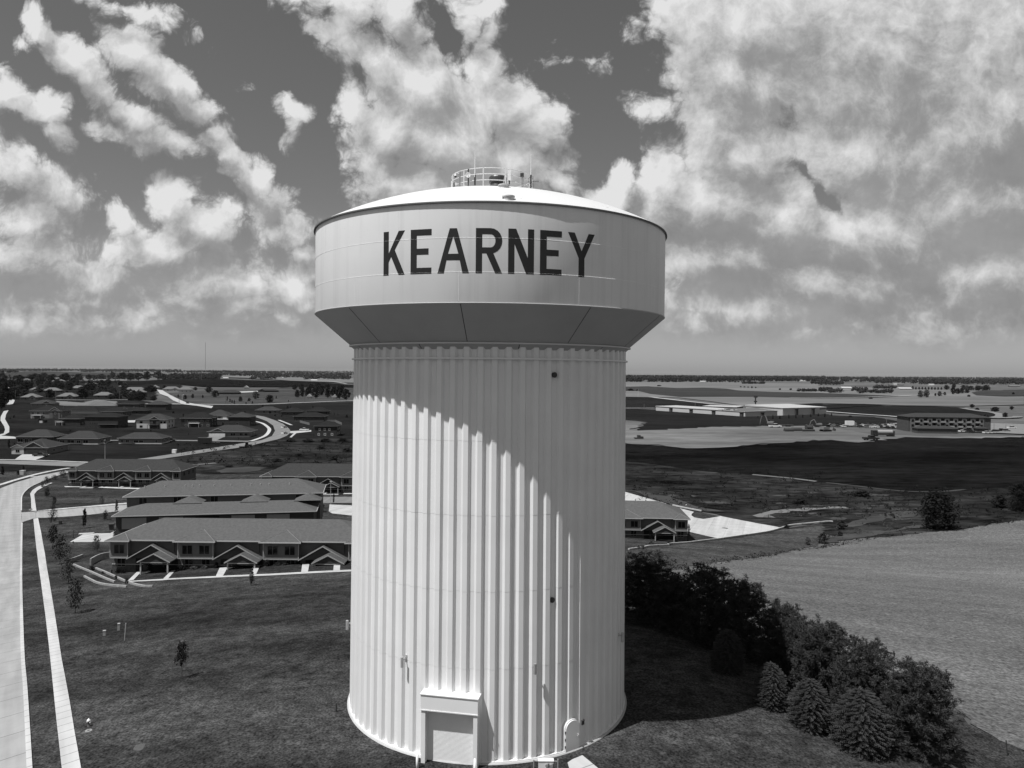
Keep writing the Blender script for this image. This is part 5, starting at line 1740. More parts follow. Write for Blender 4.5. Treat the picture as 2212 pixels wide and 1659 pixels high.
HL0, HL1 = pick('8', 975, 752), pick('8', 1672, 762)
HT = thing('apartment_block', 'three-storey apartment block with balconies and a low garage wing at the far right', 'apartment block', (0, 0, 0))
d = HL1 - HL0
L = math.hypot(d.x, d.y)
M = Matrix.Translation(flat(HL0, min(HL0.z, HL1.z))) @ Matrix.Rotation(math.atan2(d.y, d.x), 4, 'Z')
L2 = L * 1.26
HW = 10.2
BRICKY = mat('block_wall', .060, .9, .25, .8)
part('wall', MB().box(0, L2, 0, 18, -4, HW, M), BRICKY, HT)
rf = hip_roof(L2, 18, .9, 2.4, HW + .2)
rf.v = [tuple(M @ Vector(v)) for v in rf.v]
part('roof', rf, SHINGLE_D, HT)
for k in range(9):
    xx = L2 * (.045 + k * .105)
    part('facade_bay', MB().box(xx - 1.6, xx + 1.6, -.5, -.003, -4, HW - .3, M), mat('pale_bay', .12, .9, .1, .8), HT)
    for z in (3.6, 7.0):
        part('window', MB().box(xx - .8, xx + .8, -.56, -.503, z, z + 1.7, M), GLASS, HT)
for k in range(8):
    xx = L2 * (.098 + k * .105)
    for z in (3.3, 6.6):
        part('balcony', MB().box(xx - 1.7, xx + 1.7, -1.5, -.003, z, z + .25, M).box(xx - 1.7, xx + 1.7, -1.5, -1.42, z + .25, z + 1.2, M), mat('balcony_white', .22, .8, .1, 1), HT)
        part('balcony_door', MB().box(xx - 1.4, xx + 1.4, -.06, -.004, z + .3, z + 2.6, M), GLASS, HT)
part('garage_wing', MB().box(-L * .02, L * .58, -15, -7, -4, 3.2, M), BRICKY, HT)
rf = hip_roof(L * .60, 8, .6, 1.6, 3.4, -L * .02, -15)
rf.v = [tuple(M @ Vector(v)) for v in rf.v]
part('garage_roof', rf, SHINGLE_D, HT)
part('porch', MB().box(L * 1.0, L * 1.16, -5, -.004, -4, 3.0, M), BRICKY, HT)
rf = hip_roof(L * .16, 5, .6, 1.2, 3.2, L * 1.0, -5)
rf.v = [tuple(M @ Vector(v)) for v in rf.v]
part('porch_roof', rf, SHINGLE_D, HT)

# scattered far farm buildings
FARM = [('7', 1075, 1125, 190, 10, SIDING_P, 'white barn on the hazy right horizon'), ('7', 895, 935, 180, 8, SIDING_P, 'small white shed left of the barn on the right horizon'), ('7', 870, 905, 231, 8, SIDING_P, 'white farm shed by the first field edge right of the tower'), ('7', 915, 935, 231, 6, SIDING_P, 'tiny white shed beside the white farm shed'),
        ('7', 1940, 1970, 218, 8, SIDING_P, 'white hall above the pale field'), ('7', 1980, 2003, 219, 7, SIDING_P, 'second white hall above the pale field'), ('8', 820, 858, 258, 7, SIDING_P, 'pale farm roof left of the orchard rows'), ('8', 868, 930, 259, 7, SIDING, 'long grey farm roof beside the pale one'), ('8', 1195, 1255, 262, 8, SIDING_P, 'bright white machine shed above the row of small trees'),
        ('8', 148, 240, 312, 7, SIDING, 'low grey farm hall among bushes'), ('8', 262, 370, 312, 9, SIDING_P, 'wide farm house with two pale fronts among bushes'), ('8', 880, 1000, 310, 6, SIDING_P, 'white farmyard shed left of the orchard row'), ('8', 1525, 1555, 250, 7, SIDING, 'small house at the edge of the right-hand woods'), ('8', 2060, 2180, 275, 6, SIDING, 'pale group roof at the right edge'),
        ('2', 630, 690, 205, 7, SIDING_P, 'white sheds at the end of the dark wood'), ('2', 1590, 1630, 428, 5, SIDING_P, 'small white farmhouse under the farmyard trees'), ('2', 1880, 1925, 440, 6, SIDING_P, 'white garage beside the farmyard trees'), ('2', 868, 918, 316, 5, SIDING_P, 'white shed standing alone on the edge of the black field'), ('2', 1290, 1315, 196, 6, SIDING_P, 'white house among the far woods'), ('2', 1640, 1700, 232, 6, SIDING_P, 'pale farm shed at the black field corner')]
for (v, x0, x1, y, h, m, lb) in FARM:
    house('farm_building', lb, 'farm building', v, x0, x1, y, depth=14, wall=m, rise=3.4, roof=METAL_R if m is SIDING_P else SHINGLE_G, eave_h=h * .6, trim=m, hipped=False, group='far farm buildings')

# ------------------------------------------------------------------ trees and shrubs
LEAF = mat('foliage', .030, .8, .45, 1.1, 3, spec=0.0)
LEAF_S = mat('street_foliage', .046, .8, .4, 1.6, 3, spec=0.0)
LEAF_D = mat('dark_foliage', .016, .8, .45, .8, 3, spec=0.0)
LEAF_P = mat('pale_foliage', .060, .8, .35, .8, 3, spec=0.0)
NEEDLE = mat('pine_needles', .046, .7, .5, 1.6, 3, spec=0.0)
NEEDLE_S = mat('spruce_needles', .070, .7, .4, 2.5, 3, spec=0.0)
BARK = mat('bark', .055, .95, .3, 3, spec=.05)
FARLEAF = mat('far_foliage', .026, .9, .4, .06, 3, spec=0.0)


def leafy(mb, c, rad, n, size, r_, squash=1.0):
    """n leaf-sized faces on and inside a lobe"""
    for _ in range(n):
        d = Vector((r_.gauss(0, 1), r_.gauss(0, 1), r_.gauss(0, 1))).normalized()
        k = r_.random() ** .45
        p = Vector(c) + Vector((d.x * rad * k, d.y * rad * k, d.z * rad * k * squash))
        nrm = (d + Vector((r_.gauss(0, .6), r_.gauss(0, .6), r_.gauss(0, .6) + .35))).normalized()
        a = nrm.cross(Vector((r_.gauss(0, 1), r_.gauss(0, 1), r_.gauss(0, 1)))).normalized()
        b = nrm.cross(a)
        s = size * r_.uniform(.6, 1.3)
        mb.add([p - a * s, p - b * s * .6, p + a * s, p + b * s * .6], [(0, 1, 2, 3)])


def crown(r_, h, rad, z0, lobes, per, size, shape='round'):
    """uneven crown of overlapping lobes between z0 and h"""
    mb = MB()
    for i in range(lobes):
        t = (i + .5) / lobes
        z = z0 + (h - z0) * (t * .94 + .02)
        if shape == 'round':
            rr = rad * math.sin(math.pi * (.14 + .80 * t)) ** .8
        elif shape == 'cone':
            rr = rad * (1.02 - t) ** .8
        else:
            rr = rad * (.55 + .45 * math.sin(math.pi * (.15 + .8 * t)))
        a = i * 2.4 + r_.uniform(-.5, .5)
        off = rr * r_.uniform(.25, .62)
        lr = rad * r_.uniform(.30, .52) * (.75 if t > .85 or t < .1 else 1)
        leafy(mb, (math.cos(a) * off, math.sin(a) * off, z), lr, per, size, r_, .8)
    return mb


def trunk_mesh(r_, h, z0, rad, tr, limbs=6):
    mb = MB()
    mb.tube([(0, 0, -.3), (r_.uniform(-.03, .03), r_.uniform(-.03, .03), z0), (0, 0, h * .8)], tr, 8, tr * .25)
    for i in range(limbs):
        z = z0 + (h - z0) * r_.uniform(.05, .55)
        a = i * 2.4
        q = rad * r_.uniform(.45, .8)
        mb.tube([(0, 0, z), (math.cos(a) * q * .5, math.sin(a) * q * .5, z + q * .35), (math.cos(a) * q, math.sin(a) * q, z + q * .8)], tr * .4, 5, tr * .1)
    return mb


PROTO = {}


def far_tree_proto(kind, k):
    """unit tree: height 1, crown radius .5, used scaled"""
    key = (kind, k)
    if key in PROTO:
        return PROTO[key]
    r_ = random.Random(hash((kind, k)) % 1000 + 17 * k if False else sum(map(ord, kind)) + 31 * k)
    if kind == 'conifer':
        cm = crown(r_, 1.0, .46, .06, 16, 34, .055, 'cone')
        tm = trunk_mesh(r_, 1.0, .08, .3, .03, 2)
    elif kind == 'bush':
        cm = crown(r_, 1.0, .50, .05, 10, 55, .065, 'round')
        tm = MB().tube([(0, 0, -.2), (0, 0, .4)], .03, 5)
    elif kind == 'column':
        cm = crown(r_, 1.0, .42, .16, 16, 40, .05, 'col')
        tm = trunk_mesh(r_, 1.0, .22, .25, .02, 3)
    elif kind == 'sapling':
        cm = crown(r_, 1.0, .62, .22, 15, 46, .042, 'round')
        tm = trunk_mesh(r_, 1.0, .26, .45, .022, 9)
    elif kind == 'lolli':
        cm = crown(r_, 1.0, .60, .46, 11, 60, .042, 'col')
        tm = trunk_mesh(r_, 1.0, .46, .3, .022, 5)
    elif kind == 'bigbush':
        cm = crown(r_, 1.0, .52, .02, 34, 95, .032, 'col')
        tm = MB().tube([(0, 0, -.2), (0, 0, .4)], .03, 5)
    else:
        cm = crown(r_, 1.0, .50, .20, 14, 60, .055, 'round')
        tm = trunk_mesh(r_, 1.0, .26, .4, .035, 4)
    PROTO[key] = (cm, tm, {})
    return PROTO[key]


def tree(view, x, y, hz, wz, kind='round', label='', group=None, m=None, name=None, dz=0.0):
    """x, y: foot of the tree in a view; hz, wz: its height and width there"""
    base = pick(view, x, y)
    k = VIEW[str(view)][2]
    h = base.y * hz / k / FPX
    w = base.y * wz / k / FPX
    cm, tm, cache = far_tree_proto(kind, rng.randrange(4))
    m = m or LEAF
    if m.name not in cache:
        cache[m.name] = cm.mesh('crown', m)
        cache['trunk'] = tm.mesh('trunk', BARK)
    nm = name or {'conifer': 'conifer_tree', 'bush': 'bush', 'bigbush': 'bush', 'sapling': 'young_tree', 'lolli': 'young_tree', 'column': 'young_tree', 'round': 'broadleaf_tree'}[kind]
    t = thing(nm, label, 'bush' if 'bush' in kind else 'tree', (base.x, base.y, base.z - .05 - dz), rng.uniform(0, 6.28), group)
    t.scale = (w, w, h)
    link('foliage' if 'bush' in kind else 'crown', cache[m.name], t)
    if 'bush' not in kind:
        link('trunk', cache['trunk'], t)
    return t


# young street trees, from far to near
ST = 'young trees along the near street and front lawns'
SAP = [('3', 735, 306, 92, 90, 'round', 'young tree at the bend of the street by the far left row'), ('3', 640, 335, 60, 80, 'round', 'small pale sapling before the bend, left of the far row'), ('3', 548, 392, 100, 85, 'round', 'sapling right of the street where it starts to bend'),
       ('3', 500, 420, 75, 80, 'round', 'lowest sapling at the start of the bend'), ('3', 548, 535, 120, 100, 'column', 'slim tree beside the curving end of the sidewalk'), ('3', 632, 625, 110, 80, 'column', 'slim tree just behind the side street'), ('3', 618, 860, 240, 95, 'round', 'tall thin street tree at the mouth of the side street'),
       ('3', 622, 1100, 240, 150, 'round', 'street tree between the dark sign and the sidewalk'), ('3', 700, 1318, 340, 215, 'round', 'largest leafy street tree, left of the driveway'), ('3', 795, 1545, 300, 170, 'round', 'street tree beside the lowest retaining wall'), ('3', 988, 898, 235, 88, 'column', 'dark columnar tree on the lawn by the side street'),
       ('3', 1232, 806, 125, 70, 'round', 'small dark round tree on the lawn below the side street'), ('3', 1362, 700, 140, 65, 'conifer', 'spiky young conifer at the end of the garage row'), ('3', 1130, 1178, 200, 105, 'round', 'sparse pale sapling below the driveway'), ('3', 1192, 625, 110, 60, 'round', 'faint sapling on the lawn above the side street'),
       ('3', 1345, 1000, 90, 70, 'bush', 'pale shrub at the edge of the driveway'), ('5', 668, 292, 300, 165, 'round', 'bushy dense young tree between sidewalk and walls'), ('5', 1612, 874, 330, 132, 'column', 'thin-stemmed sapling alone on the big lawn'), ('4', 957, 1535, 205, 90, 'column', 'upright sapling before the front walk'),
       ('4', 1897, 598, 115, 40, 'column', 'dark thin sapling in the parking court'), ('4', 1755, 690, 130, 80, 'bush', 'dark hedge clump at the end of the garage row'), ('9', 745, 918, 145, 42, 'column', 'slim pale sapling at the corner of the right-hand row')]
for v, x, y, h, w, kd, lb in SAP:
    pale = any(q in lb for q in ('pale', 'faint'))
    dark = 'dark' in lb or 'alone' in lb
    kd = 'lolli' if 'big lawn' in lb else 'sapling' if kd == 'round' else kd
    tree(v, x, y, h, w, kd, lb, ST, LEAF_P if pale else LEAF_D if dark else LEAF_S, name='street_tree' if kd not in ('bush', 'conifer') else None)
# shrubs in front of the front row
SH = 'shrubs planted along the townhouse fronts'
for v, x, y, h, w, lb in (('4', 770, 1330, 95, 100, 'flowering bush by the left post of the middle porch'), ('4', 160, 1360, 70, 120, 'dark shrub right of the left porch'), ('4', 300, 1350, 45, 120, 'low pale shrubs under the paired windows'), ('4', 420, 1345, 45, 110, 'low shrubs right of the pale ones'), ('4', 555, 1335, 75, 90, 'round dark shrub at the corner before the middle entry'),
                          ('4', 1140, 1312, 80, 110, 'wide dark shrub right of the middle porch'), ('4', 1250, 1305, 45, 110, 'grey-green low shrub in the right bed'), ('4', 1345, 1300, 45, 90, 'spiky low shrub in the middle of the right bed'), ('4', 1490, 1290, 70, 70, 'round dark shrub at the right end of the bed'), ('4', 1720, 1275, 60, 70, 'flower bush left of the right porch'), ('4', 2050, 1262, 60, 110, 'shrub right of the right porch by the tower'),
                          ('3', 1375, 1425, 62, 70, 'dark shrub under the first window of the front row'), ('3', 1440, 1425, 55, 70, 'twiggy shrub beside the dark one'), ('3', 1750, 1400, 130, 110, 'tall leafy bush in the left entry'), ('3', 1480, 1545, 70, 70, 'round bush at the end of the upper wall'), ('3', 1355, 1490, 50, 55, 'bush on the upper wall'), ('3', 1075, 1390, 65, 95, 'leafy clump at the foot of the stepped wall'), ('3', 1200, 1430, 35, 60, 'small plant between the walls'), ('3', 1305, 1440, 60, 30, 'narrow bush at the house corner'),
                          ('3', 810, 408, 35, 42, 'round ball shrub at the left end of the far left row'), ('3', 1218, 420, 45, 55, 'round ball shrub in the middle of the far left row'), ('9', 340, 1010, 60, 75, 'pale flower bush at the porch of the right-hand row'), ('9', 205, 1045, 45, 60, 'dark shrub left of the pale flower bush'), ('9', 530, 1005, 40, 70, 'low shrub inside the right-hand porch')):
    tree(v, x, y, h, w, 'bush', lb, SH, LEAF_P if 'pale' in lb or 'flower' in lb else LEAF_D if 'dark' in lb else LEAF, name='shrub')
# valley bushes
VB = 'bushes of the weedy valley'
for v, x, y, h, w, kd, lb, m in (('10', 1300, 832, 400, 500, 'bigbush', 'big dark rounded bush standing alone at the field corner', LEAF_D), ('10', 255, 835, 98, 135, 'bush', 'small rounded bush on the dry slope', LEAF), ('10', 60, 985, 120, 130, 'bush', 'bush at the stubble edge', LEAF), ('10', 240, 910, 60, 80, 'bush', 'low bush between the rounded bush and the field', LEAF_D), ('9', 2020, 1005, 95, 85, 'bush', 'pale bush left of the one at the stubble edge', LEAF_P),
                                 ('10', 1950, 605, 140, 200, 'bush', 'dark bush at the right behind the lone big one', LEAF_D), ('10', 2160, 640, 310, 240, 'bigbush', 'very dark bush at the right edge of the valley', LEAF_D), ('9', 1790, 826, 58, 80, 'bush', 'bush at the pointed corner of the white car park', LEAF), ('9', 1940, 560, 60, 200, 'bush', 'broad weed clump in the valley bottom', LEAF_D), ('10', 480, 480, 60, 260, 'bush', 'dark weed clump above the dry slope', LEAF_D)):
    tree(v, x, y, h, w, kd, lb, VB, m)

# farmyard and meadow trees
FY = 'trees round the farmyard on the left'
for x, y, h, w in ((1480, 422, 95, 90), (1540, 415, 110, 80), (1600, 418, 120, 100), (1690, 432, 130, 130), (1640, 380, 120, 110), (1760, 400, 120, 100), (1830, 425, 130, 120), (1900, 415, 130, 120), (1960, 440, 150, 130), (2040, 452, 135, 130), (1990, 380, 110, 100), (1450, 330, 60, 90), (1530, 335, 75, 90), (1720, 330, 80, 100), (1820, 340, 80, 110)):
    tree('2', x, y, h, w, 'round', 'dark full tree in the clump round the white farmyard left of the tower', FY, LEAF_D)
MD = 'trees on the meadow beyond the estate'
for x, y, h, w, kd, lb, m in ((470, 368, 90, 105, 'round', 'round tree left of the dark meadow house', LEAF), (545, 418, 85, 120, 'round', 'spreading tree in front of the dark meadow house', LEAF), (1002, 442, 95, 110, 'round', 'pale willow-like tree on the meadow', LEAF_P), (1165, 482, 95, 135, 'round', 'dark spreading tree by the far road', LEAF_D), (830, 466, 65, 70, 'round', 'thin airy tree left of the pale one', LEAF), (930, 462, 45, 50, 'bush', 'dark bush just left of the pale tree', LEAF_D),
                              (712, 470, 45, 36, 'conifer', 'leftmost of three dark little conifers', LEAF_D), (735, 482, 42, 32, 'conifer', 'middle one of three dark little conifers', LEAF_D), (760, 492, 50, 32, 'conifer', 'rightmost of three dark little conifers', LEAF_D), (967, 492, 40, 32, 'conifer', 'lone small conifer by the far road', LEAF_D), (895, 493, 26, 32, 'bush', 'tiny dark bush at the road edge', LEAF_D), (285, 426, 52, 48, 'round', 'pale small tree near the street lamp', LEAF),
                              (200, 440, 55, 65, 'bush', 'dark bush behind the street lamp', LEAF_D), (120, 416, 38, 34, 'bush', 'low bush left of the street lamp', LEAF), (400, 424, 40, 32, 'round', 'little tree alone on the meadow grass', LEAF), (315, 337, 42, 60, 'round', 'tree right of the cream house', LEAF_D), (1240, 432, 40, 28, 'conifer', 'pointed little tree right of the dark spreading one', LEAF), (680, 460, 65, 28, 'column', 'narrow tree above the three conifers', LEAF), (1380, 466, 25, 22, 'conifer', 'tiny conifer on the right of the meadow', LEAF_D),
                              (38, 335, 40, 50, 'round', 'tree in front of the pale roofs by the concrete road', LEAF)):
    tree('2', x, y, h, w, kd, lb, MD, m)
SC = 'bushes of the vacant scrub lot'
for x, y, w, h in ((1400, 925, 160, 40), (1600, 930, 170, 45), (1800, 925, 190, 45), (2000, 920, 170, 42), (1750, 1010, 160, 45), (2050, 1040, 160, 50), (1500, 1090, 150, 40), (700, 1210, 140, 26), (1900, 1130, 160, 45), (1250, 1150, 180, 40)):
    tree('2', x, y, h, w, 'bush', 'dark weed clump on the vacant scrub lot below the curving road', SC, LEAF_D)

# old neighbourhood at the far left: single trees
ON = 'trees of the old neighbourhood'
spots = [(60, 540, 240, 190), (30, 420, 200, 150), (110, 470, 110, 120), (190, 460, 120, 120), (290, 420, 120, 110), (310, 350, 90, 120), (430, 230, 70, 130), (480, 250, 80, 110), (620, 250, 75, 130), (800, 250, 90, 130), (700, 300, 70, 100), (590, 330, 80, 90), (840, 340, 80, 100), (610, 460, 100, 140), (480, 395, 80, 110), (1010, 465, 130, 150), (1110, 380, 120, 170), (1040, 370, 60, 90),
         (1250, 310, 70, 120), (1320, 300, 70, 90), (1200, 390, 60, 110), (1300, 420, 70, 130), (1390, 410, 70, 110), (1360, 470, 60, 100), (1430, 460, 60, 110), (1560, 370, 60, 130), (1520, 400, 70, 110), (1620, 490, 90, 170), (1720, 490, 95, 140), (1640, 420, 50, 90), (1850, 385, 80, 130), (1890, 380, 60, 90), (1885, 485, 55, 95), (1380, 200, 60, 80), (1090, 230, 60, 90), (1240, 225, 60, 110), (960, 235, 70, 130), (1140, 210, 40, 90),
         (1500, 240, 90, 120), (1600, 240, 80, 140), (1700, 240, 85, 140), (1800, 235, 90, 130), (1930, 225, 85, 150), (2000, 235, 70, 140), (2010, 345, 45, 40), (2100, 350, 40, 70), (900, 270, 60, 110), (760, 230, 60, 90), (540, 210, 60, 100), (370, 240, 70, 110), (250, 250, 70, 110), (140, 330, 90, 120), (230, 300, 80, 110), (1760, 440, 50, 80), (1480, 300, 50, 80), (940, 300, 40, 70), (40, 300, 110, 130), (20, 250, 90, 120)]
for _k in range(42):
    spots.append((rng.uniform(30, 1850), rng.uniform(235, 470), rng.uniform(40, 75), rng.uniform(60, 110)))
for x, y, h, w in spots:
    tree('1', x, y, h * 1.15, w * 1.2, 'round', 'leafy tree among the roofs of the old neighbourhood at the far left', ON, LEAF_D if rng.random() < .6 else LEAF)
tree('1', 20, 600, 210, 160, 'round', 'dark tree at the left edge beside the winding path', ON, LEAF_D)
for x, y, h, w, lb in ((30, 1395, 120, 75, 'largest dark conifer at the left edge above the street'), (222, 1395, 62, 55, 'small dark conifer next to the white utility box'), (285, 1368, 90, 60, 'middle dark conifer behind the white utility box')):
    tree('1', x, y, h, w, 'conifer', lb, 'dark conifers above the bend of the street', LEAF_D)
tree('1', 110, 1075, 120, 45, 'column', 'narrow tree left of the low house with the white wing', None, LEAF_D)

# right side: trees by warehouse, fields, apartment block
WT = 'small trees planted along the warehouse'
for v, x, y, h, w in (('7', 1485, 617, 32, 24), ('7', 1570, 617, 30, 24), ('7', 1645, 622, 48, 34), ('7', 1720, 622, 42, 34), ('7', 1815, 617, 46, 30), ('7', 1890, 617, 46, 34), ('7', 1965, 610, 42, 32), ('7', 2050, 602, 36, 28), ('7', 2130, 596, 32, 28), ('8', 10, 592, 34, 30), ('8', 78, 602, 42, 36), ('8', 150, 592, 38, 28), ('7', 482, 527, 25, 14), ('7', 620, 547, 22, 14), ('7', 727, 555, 22, 12), ('7', 787, 558, 20, 12), ('7', 893, 562, 18, 12), ('7', 972, 567, 30, 14), ('7', 1266, 582, 36, 16)):
    tree(v, x, y, h, w, 'conifer', 'small dark tree planted in front of the white warehouse', WT, LEAF_D)
FR = 'single trees on the right-hand fields'
for v, x, y, h, w, lb in (('7', 120, 322, 30, 100, 'wide dark bush row at the tower edge on the grey hill'), ('7', 192, 323, 22, 38, 'dark bush beside the thin mast right of the tower'), ('7', 425, 272, 18, 80, 'dark bush strip on the pale field ridge'), ('7', 1720, 313, 24, 34, 'round tree below the pale ridge, left one of two'), ('7', 1836, 314, 24, 46, 'round tree below the pale ridge, right one of two'), ('7', 1420, 293, 26, 24, 'thin pale tree in the small row on the ridge'), ('7', 1400, 248, 20, 44, 'dark tree at the left end of a hedge line'),
                          ('8', 1100, 396, 85, 90, 'tall pale tree, left half of the pair by the farm road'), ('8', 1165, 394, 88, 90, 'tall pale tree, right half of the pair by the farm road'), ('8', 1308, 379, 58, 62, 'round tree right of the tall pale pair'), ('8', 1262, 378, 36, 32, 'small tree between the pale pair and the round one'), ('8', 1362, 371, 42, 38, 'small round tree by the bend of the farm road'), ('8', 1620, 386, 28, 46, 'dark bush on the slope at the right'), ('8', 2097, 366, 34, 42, 'dark bush at the far right of the grey slope'),
                          ('8', 1655, 500, 40, 75, 'tree clump at the start of the winding drive'), ('8', 1710, 532, 34, 60, 'low bush inside the winding drive'), ('8', 1900, 545, 55, 120, 'wide dark clump beside the winding drive'), ('8', 2080, 522, 40, 66, 'bush left of the dark building at the right edge'), ('8', 2008, 608, 58, 74, 'dark tree in the loop of the winding drive'), ('8', 1750, 602, 30, 44, 'dark bush behind the apartment roof, left of three'), ('8', 1790, 602, 30, 30, 'dark bush behind the apartment roof, middle of three'), ('8', 1822, 602, 24, 28, 'dark bush behind the apartment roof, right of three'),
                          ('8', 350, 605, 24, 60, 'low bush on the bank before the access road'), ('8', 570, 409, 26, 60, 'dark bush at the fork of the far roads')):
    tree(v, x, y, h, w, 'round', lb, FR, LEAF_P if 'pale' in lb and 'tall' in lb else LEAF_D)
for x, y, h, w in ((1450, 360, 85, 70), (1500, 356, 65, 80), (1545, 350, 65, 70), (1600, 346, 42, 66), (1380, 310, 55, 80), (1460, 290, 50, 60), (1560, 300, 45, 70), (1640, 310, 45, 90), (1720, 318, 50, 90), (1800, 318, 62, 90)):
    tree('8', x, y, h, w, 'round', 'leafy tree of the grove by the right-hand farm road', 'grove by the right-hand farm road', LEAF_D)
for k in range(10):
    tree('8', 1020 + k * 34, 308 + k * .4, 34 if k else 44, 28, 'round', 'small tree in the straight orchard row on the right', 'orchard row on the right', LEAF_D)
for k in range(5):
    tree('7', 1300 + k * 40, 284 + k * 2, 18, 28, 'round', 'tiny bush in the short row on the pale ridge', 'short bush row on the pale ridge', LEAF_D)

# woods and hedges that melt together towards the horizon
def woods(name, view, quads, n, hmin, hmax, m=FARLEAF, label=None):
    """quads: list of (x0, x1, y0, y1) windows; trees drawn as one mass"""
    mb = MB()
    r_ = random.Random(len(name) + n)
    tot = sum((q[1] - q[0]) for q in quads)
    for (x0, x1, y0, y1) in quads:
        for _ in range(max(3, int(n * (x1 - x0) / tot))):
            p = pick(view, r_.uniform(x0, x1), r_.uniform(y0, y1))
            h = r_.uniform(hmin, hmax) * min(1.6, max(.7, p.y / 2500.0))
            w = h * r_.uniform(.5, .9)
            for _k in range(16):
                d = Vector((r_.gauss(0, 1), r_.gauss(0, 1), r_.gauss(0, 1))).normalized()
                c = p + Vector((d.x * w * .55, d.y * w * .55, h * .5 + d.z * h * .42))
                s = h * r_.uniform(.14, .30)
                a = Vector((r_.gauss(0, 1), r_.gauss(0, 1), r_.gauss(0, .6))).normalized()
                b = a.cross(d + Vector((0, -.4, .3))).normalized()
                mb.add([c - a * s, c - b * s * .7, c + a * s, c + b * s * .7], [(0, 1, 2, 3)])
    return stuff(name, mb, m, label)


woods('woods', '1', [(0, 2212, 108, 122), (200, 700, 104, 118), (1000, 1500, 108, 135), (1500, 2212, 112, 136), (0, 220, 120, 150)], 900, 9, 15, label='dark wooded skyline left of the tower')
woods('woods', '1', [(0, 130, 195, 330), (350, 1000, 190, 262), (1000, 1500, 190, 290), (150, 350, 215, 300), (560, 720, 300, 330), (1180, 1420, 330, 440), (1480, 1760, 400, 480), (960, 1120, 400, 440)], 420, 8, 12, LEAF_D, label='tree mass behind the old neighbourhood')
woods('woods', '2', [(0, 600, 165, 212)], 420, 9, 12, LEAF_D, label='long dark wood at the edge of the black field')
woods('woods', '2', [(0, 2130, 118, 132), (500, 2130, 128, 165), (700, 1300, 140, 175), (940, 1240, 192, 214), (1250, 2080, 158, 200), (1560, 2090, 188, 220)], 1300, 8, 13, label='broken woods and hedges below the left skyline')
woods('woods', '7', [(0, 2212, 166, 176), (0, 2212, 176, 200), (0, 1400, 190, 208)], 1500, 8, 13, label='wooded skyline right of the tower')
woods('woods', '7', [(50, 240, 210, 224), (310, 430, 206, 230), (430, 700, 200, 230), (700, 860, 206, 222), (940, 1400, 202, 228), (1400, 2212, 204, 216), (2060, 2212, 235, 250), (1320, 1550, 242, 248), (1900, 2212, 318, 332)], 560, 7, 11, LEAF_D, label='dark hedges and woods beyond the pale field')
woods('woods', '8', [(0, 2212, 178, 188), (0, 2212, 188, 225), (600, 2212, 205, 240), (1100, 2212, 225, 250), (0, 270, 240, 255), (0, 150, 300, 318), (370, 530, 300, 325), (600, 850, 285, 300), (430, 800, 325, 350), (100, 270, 320, 345), (1560, 1840, 285, 315)], 1900, 8, 13, label='wooded plain under the right skyline')

# small trees and shrubs in the gardens of the estate
EG = 'garden trees of the new estate'
er = random.Random(21)
for k in range(44):
    v, x, y = er.choice([('1', er.uniform(100, 2150), er.uniform(480, 1140)), ('2', er.uniform(0, 900), er.uniform(560, 900)), ('2', er.uniform(1000, 2050), er.uniform(520, 660))])
    hz_ = er.uniform(22, 46)
    tree(v, x, y, hz_, hz_ * er.uniform(.7, 1.2), er.choice(['round', 'conifer', 'bush']), 'small dark garden tree or shrub between the houses of the new estate', EG, er.choice([LEAF_D, LEAF]))


# rank weeds along field edges and in the valley
def weeds(label, lines, areas, n, m, size=1.0):
    mb = MB()
    r_ = random.Random(n + 5)
    pts = []
    for spec in lines:
        q = [pick(*s_) for s_ in spec]
        for a_, b_ in zip(q, q[1:]):
            for _ in range(int((b_ - a_).length * 1.6)):
                t_ = r_.random()
                pts.append((a_.x + (b_.x - a_.x) * t_ + r_.gauss(0, .9), a_.y + (b_.y - a_.y) * t_ + r_.gauss(0, .9)))
    for (v, x0, x1, y0, y1) in areas:
        for _ in range(n):
            p_ = pick(v, r_.uniform(x0, x1), r_.uniform(y0, y1))
            pts.append((p_.x, p_.y))
    for (x, y) in pts:
        h = r_.uniform(.35, 1.1) * size
        leafy(mb, (x, y, terrain(x, y) + h * .5), h * .75, 9, h * .22, r_, .8)
    return stuff('weeds', mb, m, label)


EDGE = [seg('9', (560, 1268), (1150, 1178), (1900, 1056)) + seg('10', (0, 1042), (640, 927), (1200, 869), (1560, 834), (2212, 731))]
weeds('dark rank weeds along the upper edge of the harvested field', EDGE, [], 0, LEAF)
weeds('pale dry grass heads behind the field edge', [seg('10', (-30, 955), (300, 905), (700, 858), (1150, 815))], [('10', 200, 1050, 640, 860), ('9', 1500, 2200, 600, 720)], 70, LEAF_P, 1.0)
weeds('dark weeds scattered over the valley', [], [('9', 100, 2200, 200, 640), ('10', 0, 2200, 400, 720)], 420, LEAF_D, 1.5)
weeds('dark weeds scattered over the vacant scrub lot', [], [('2', 100, 2130, 950, 1200)], 420, LEAF_D, 1.6)


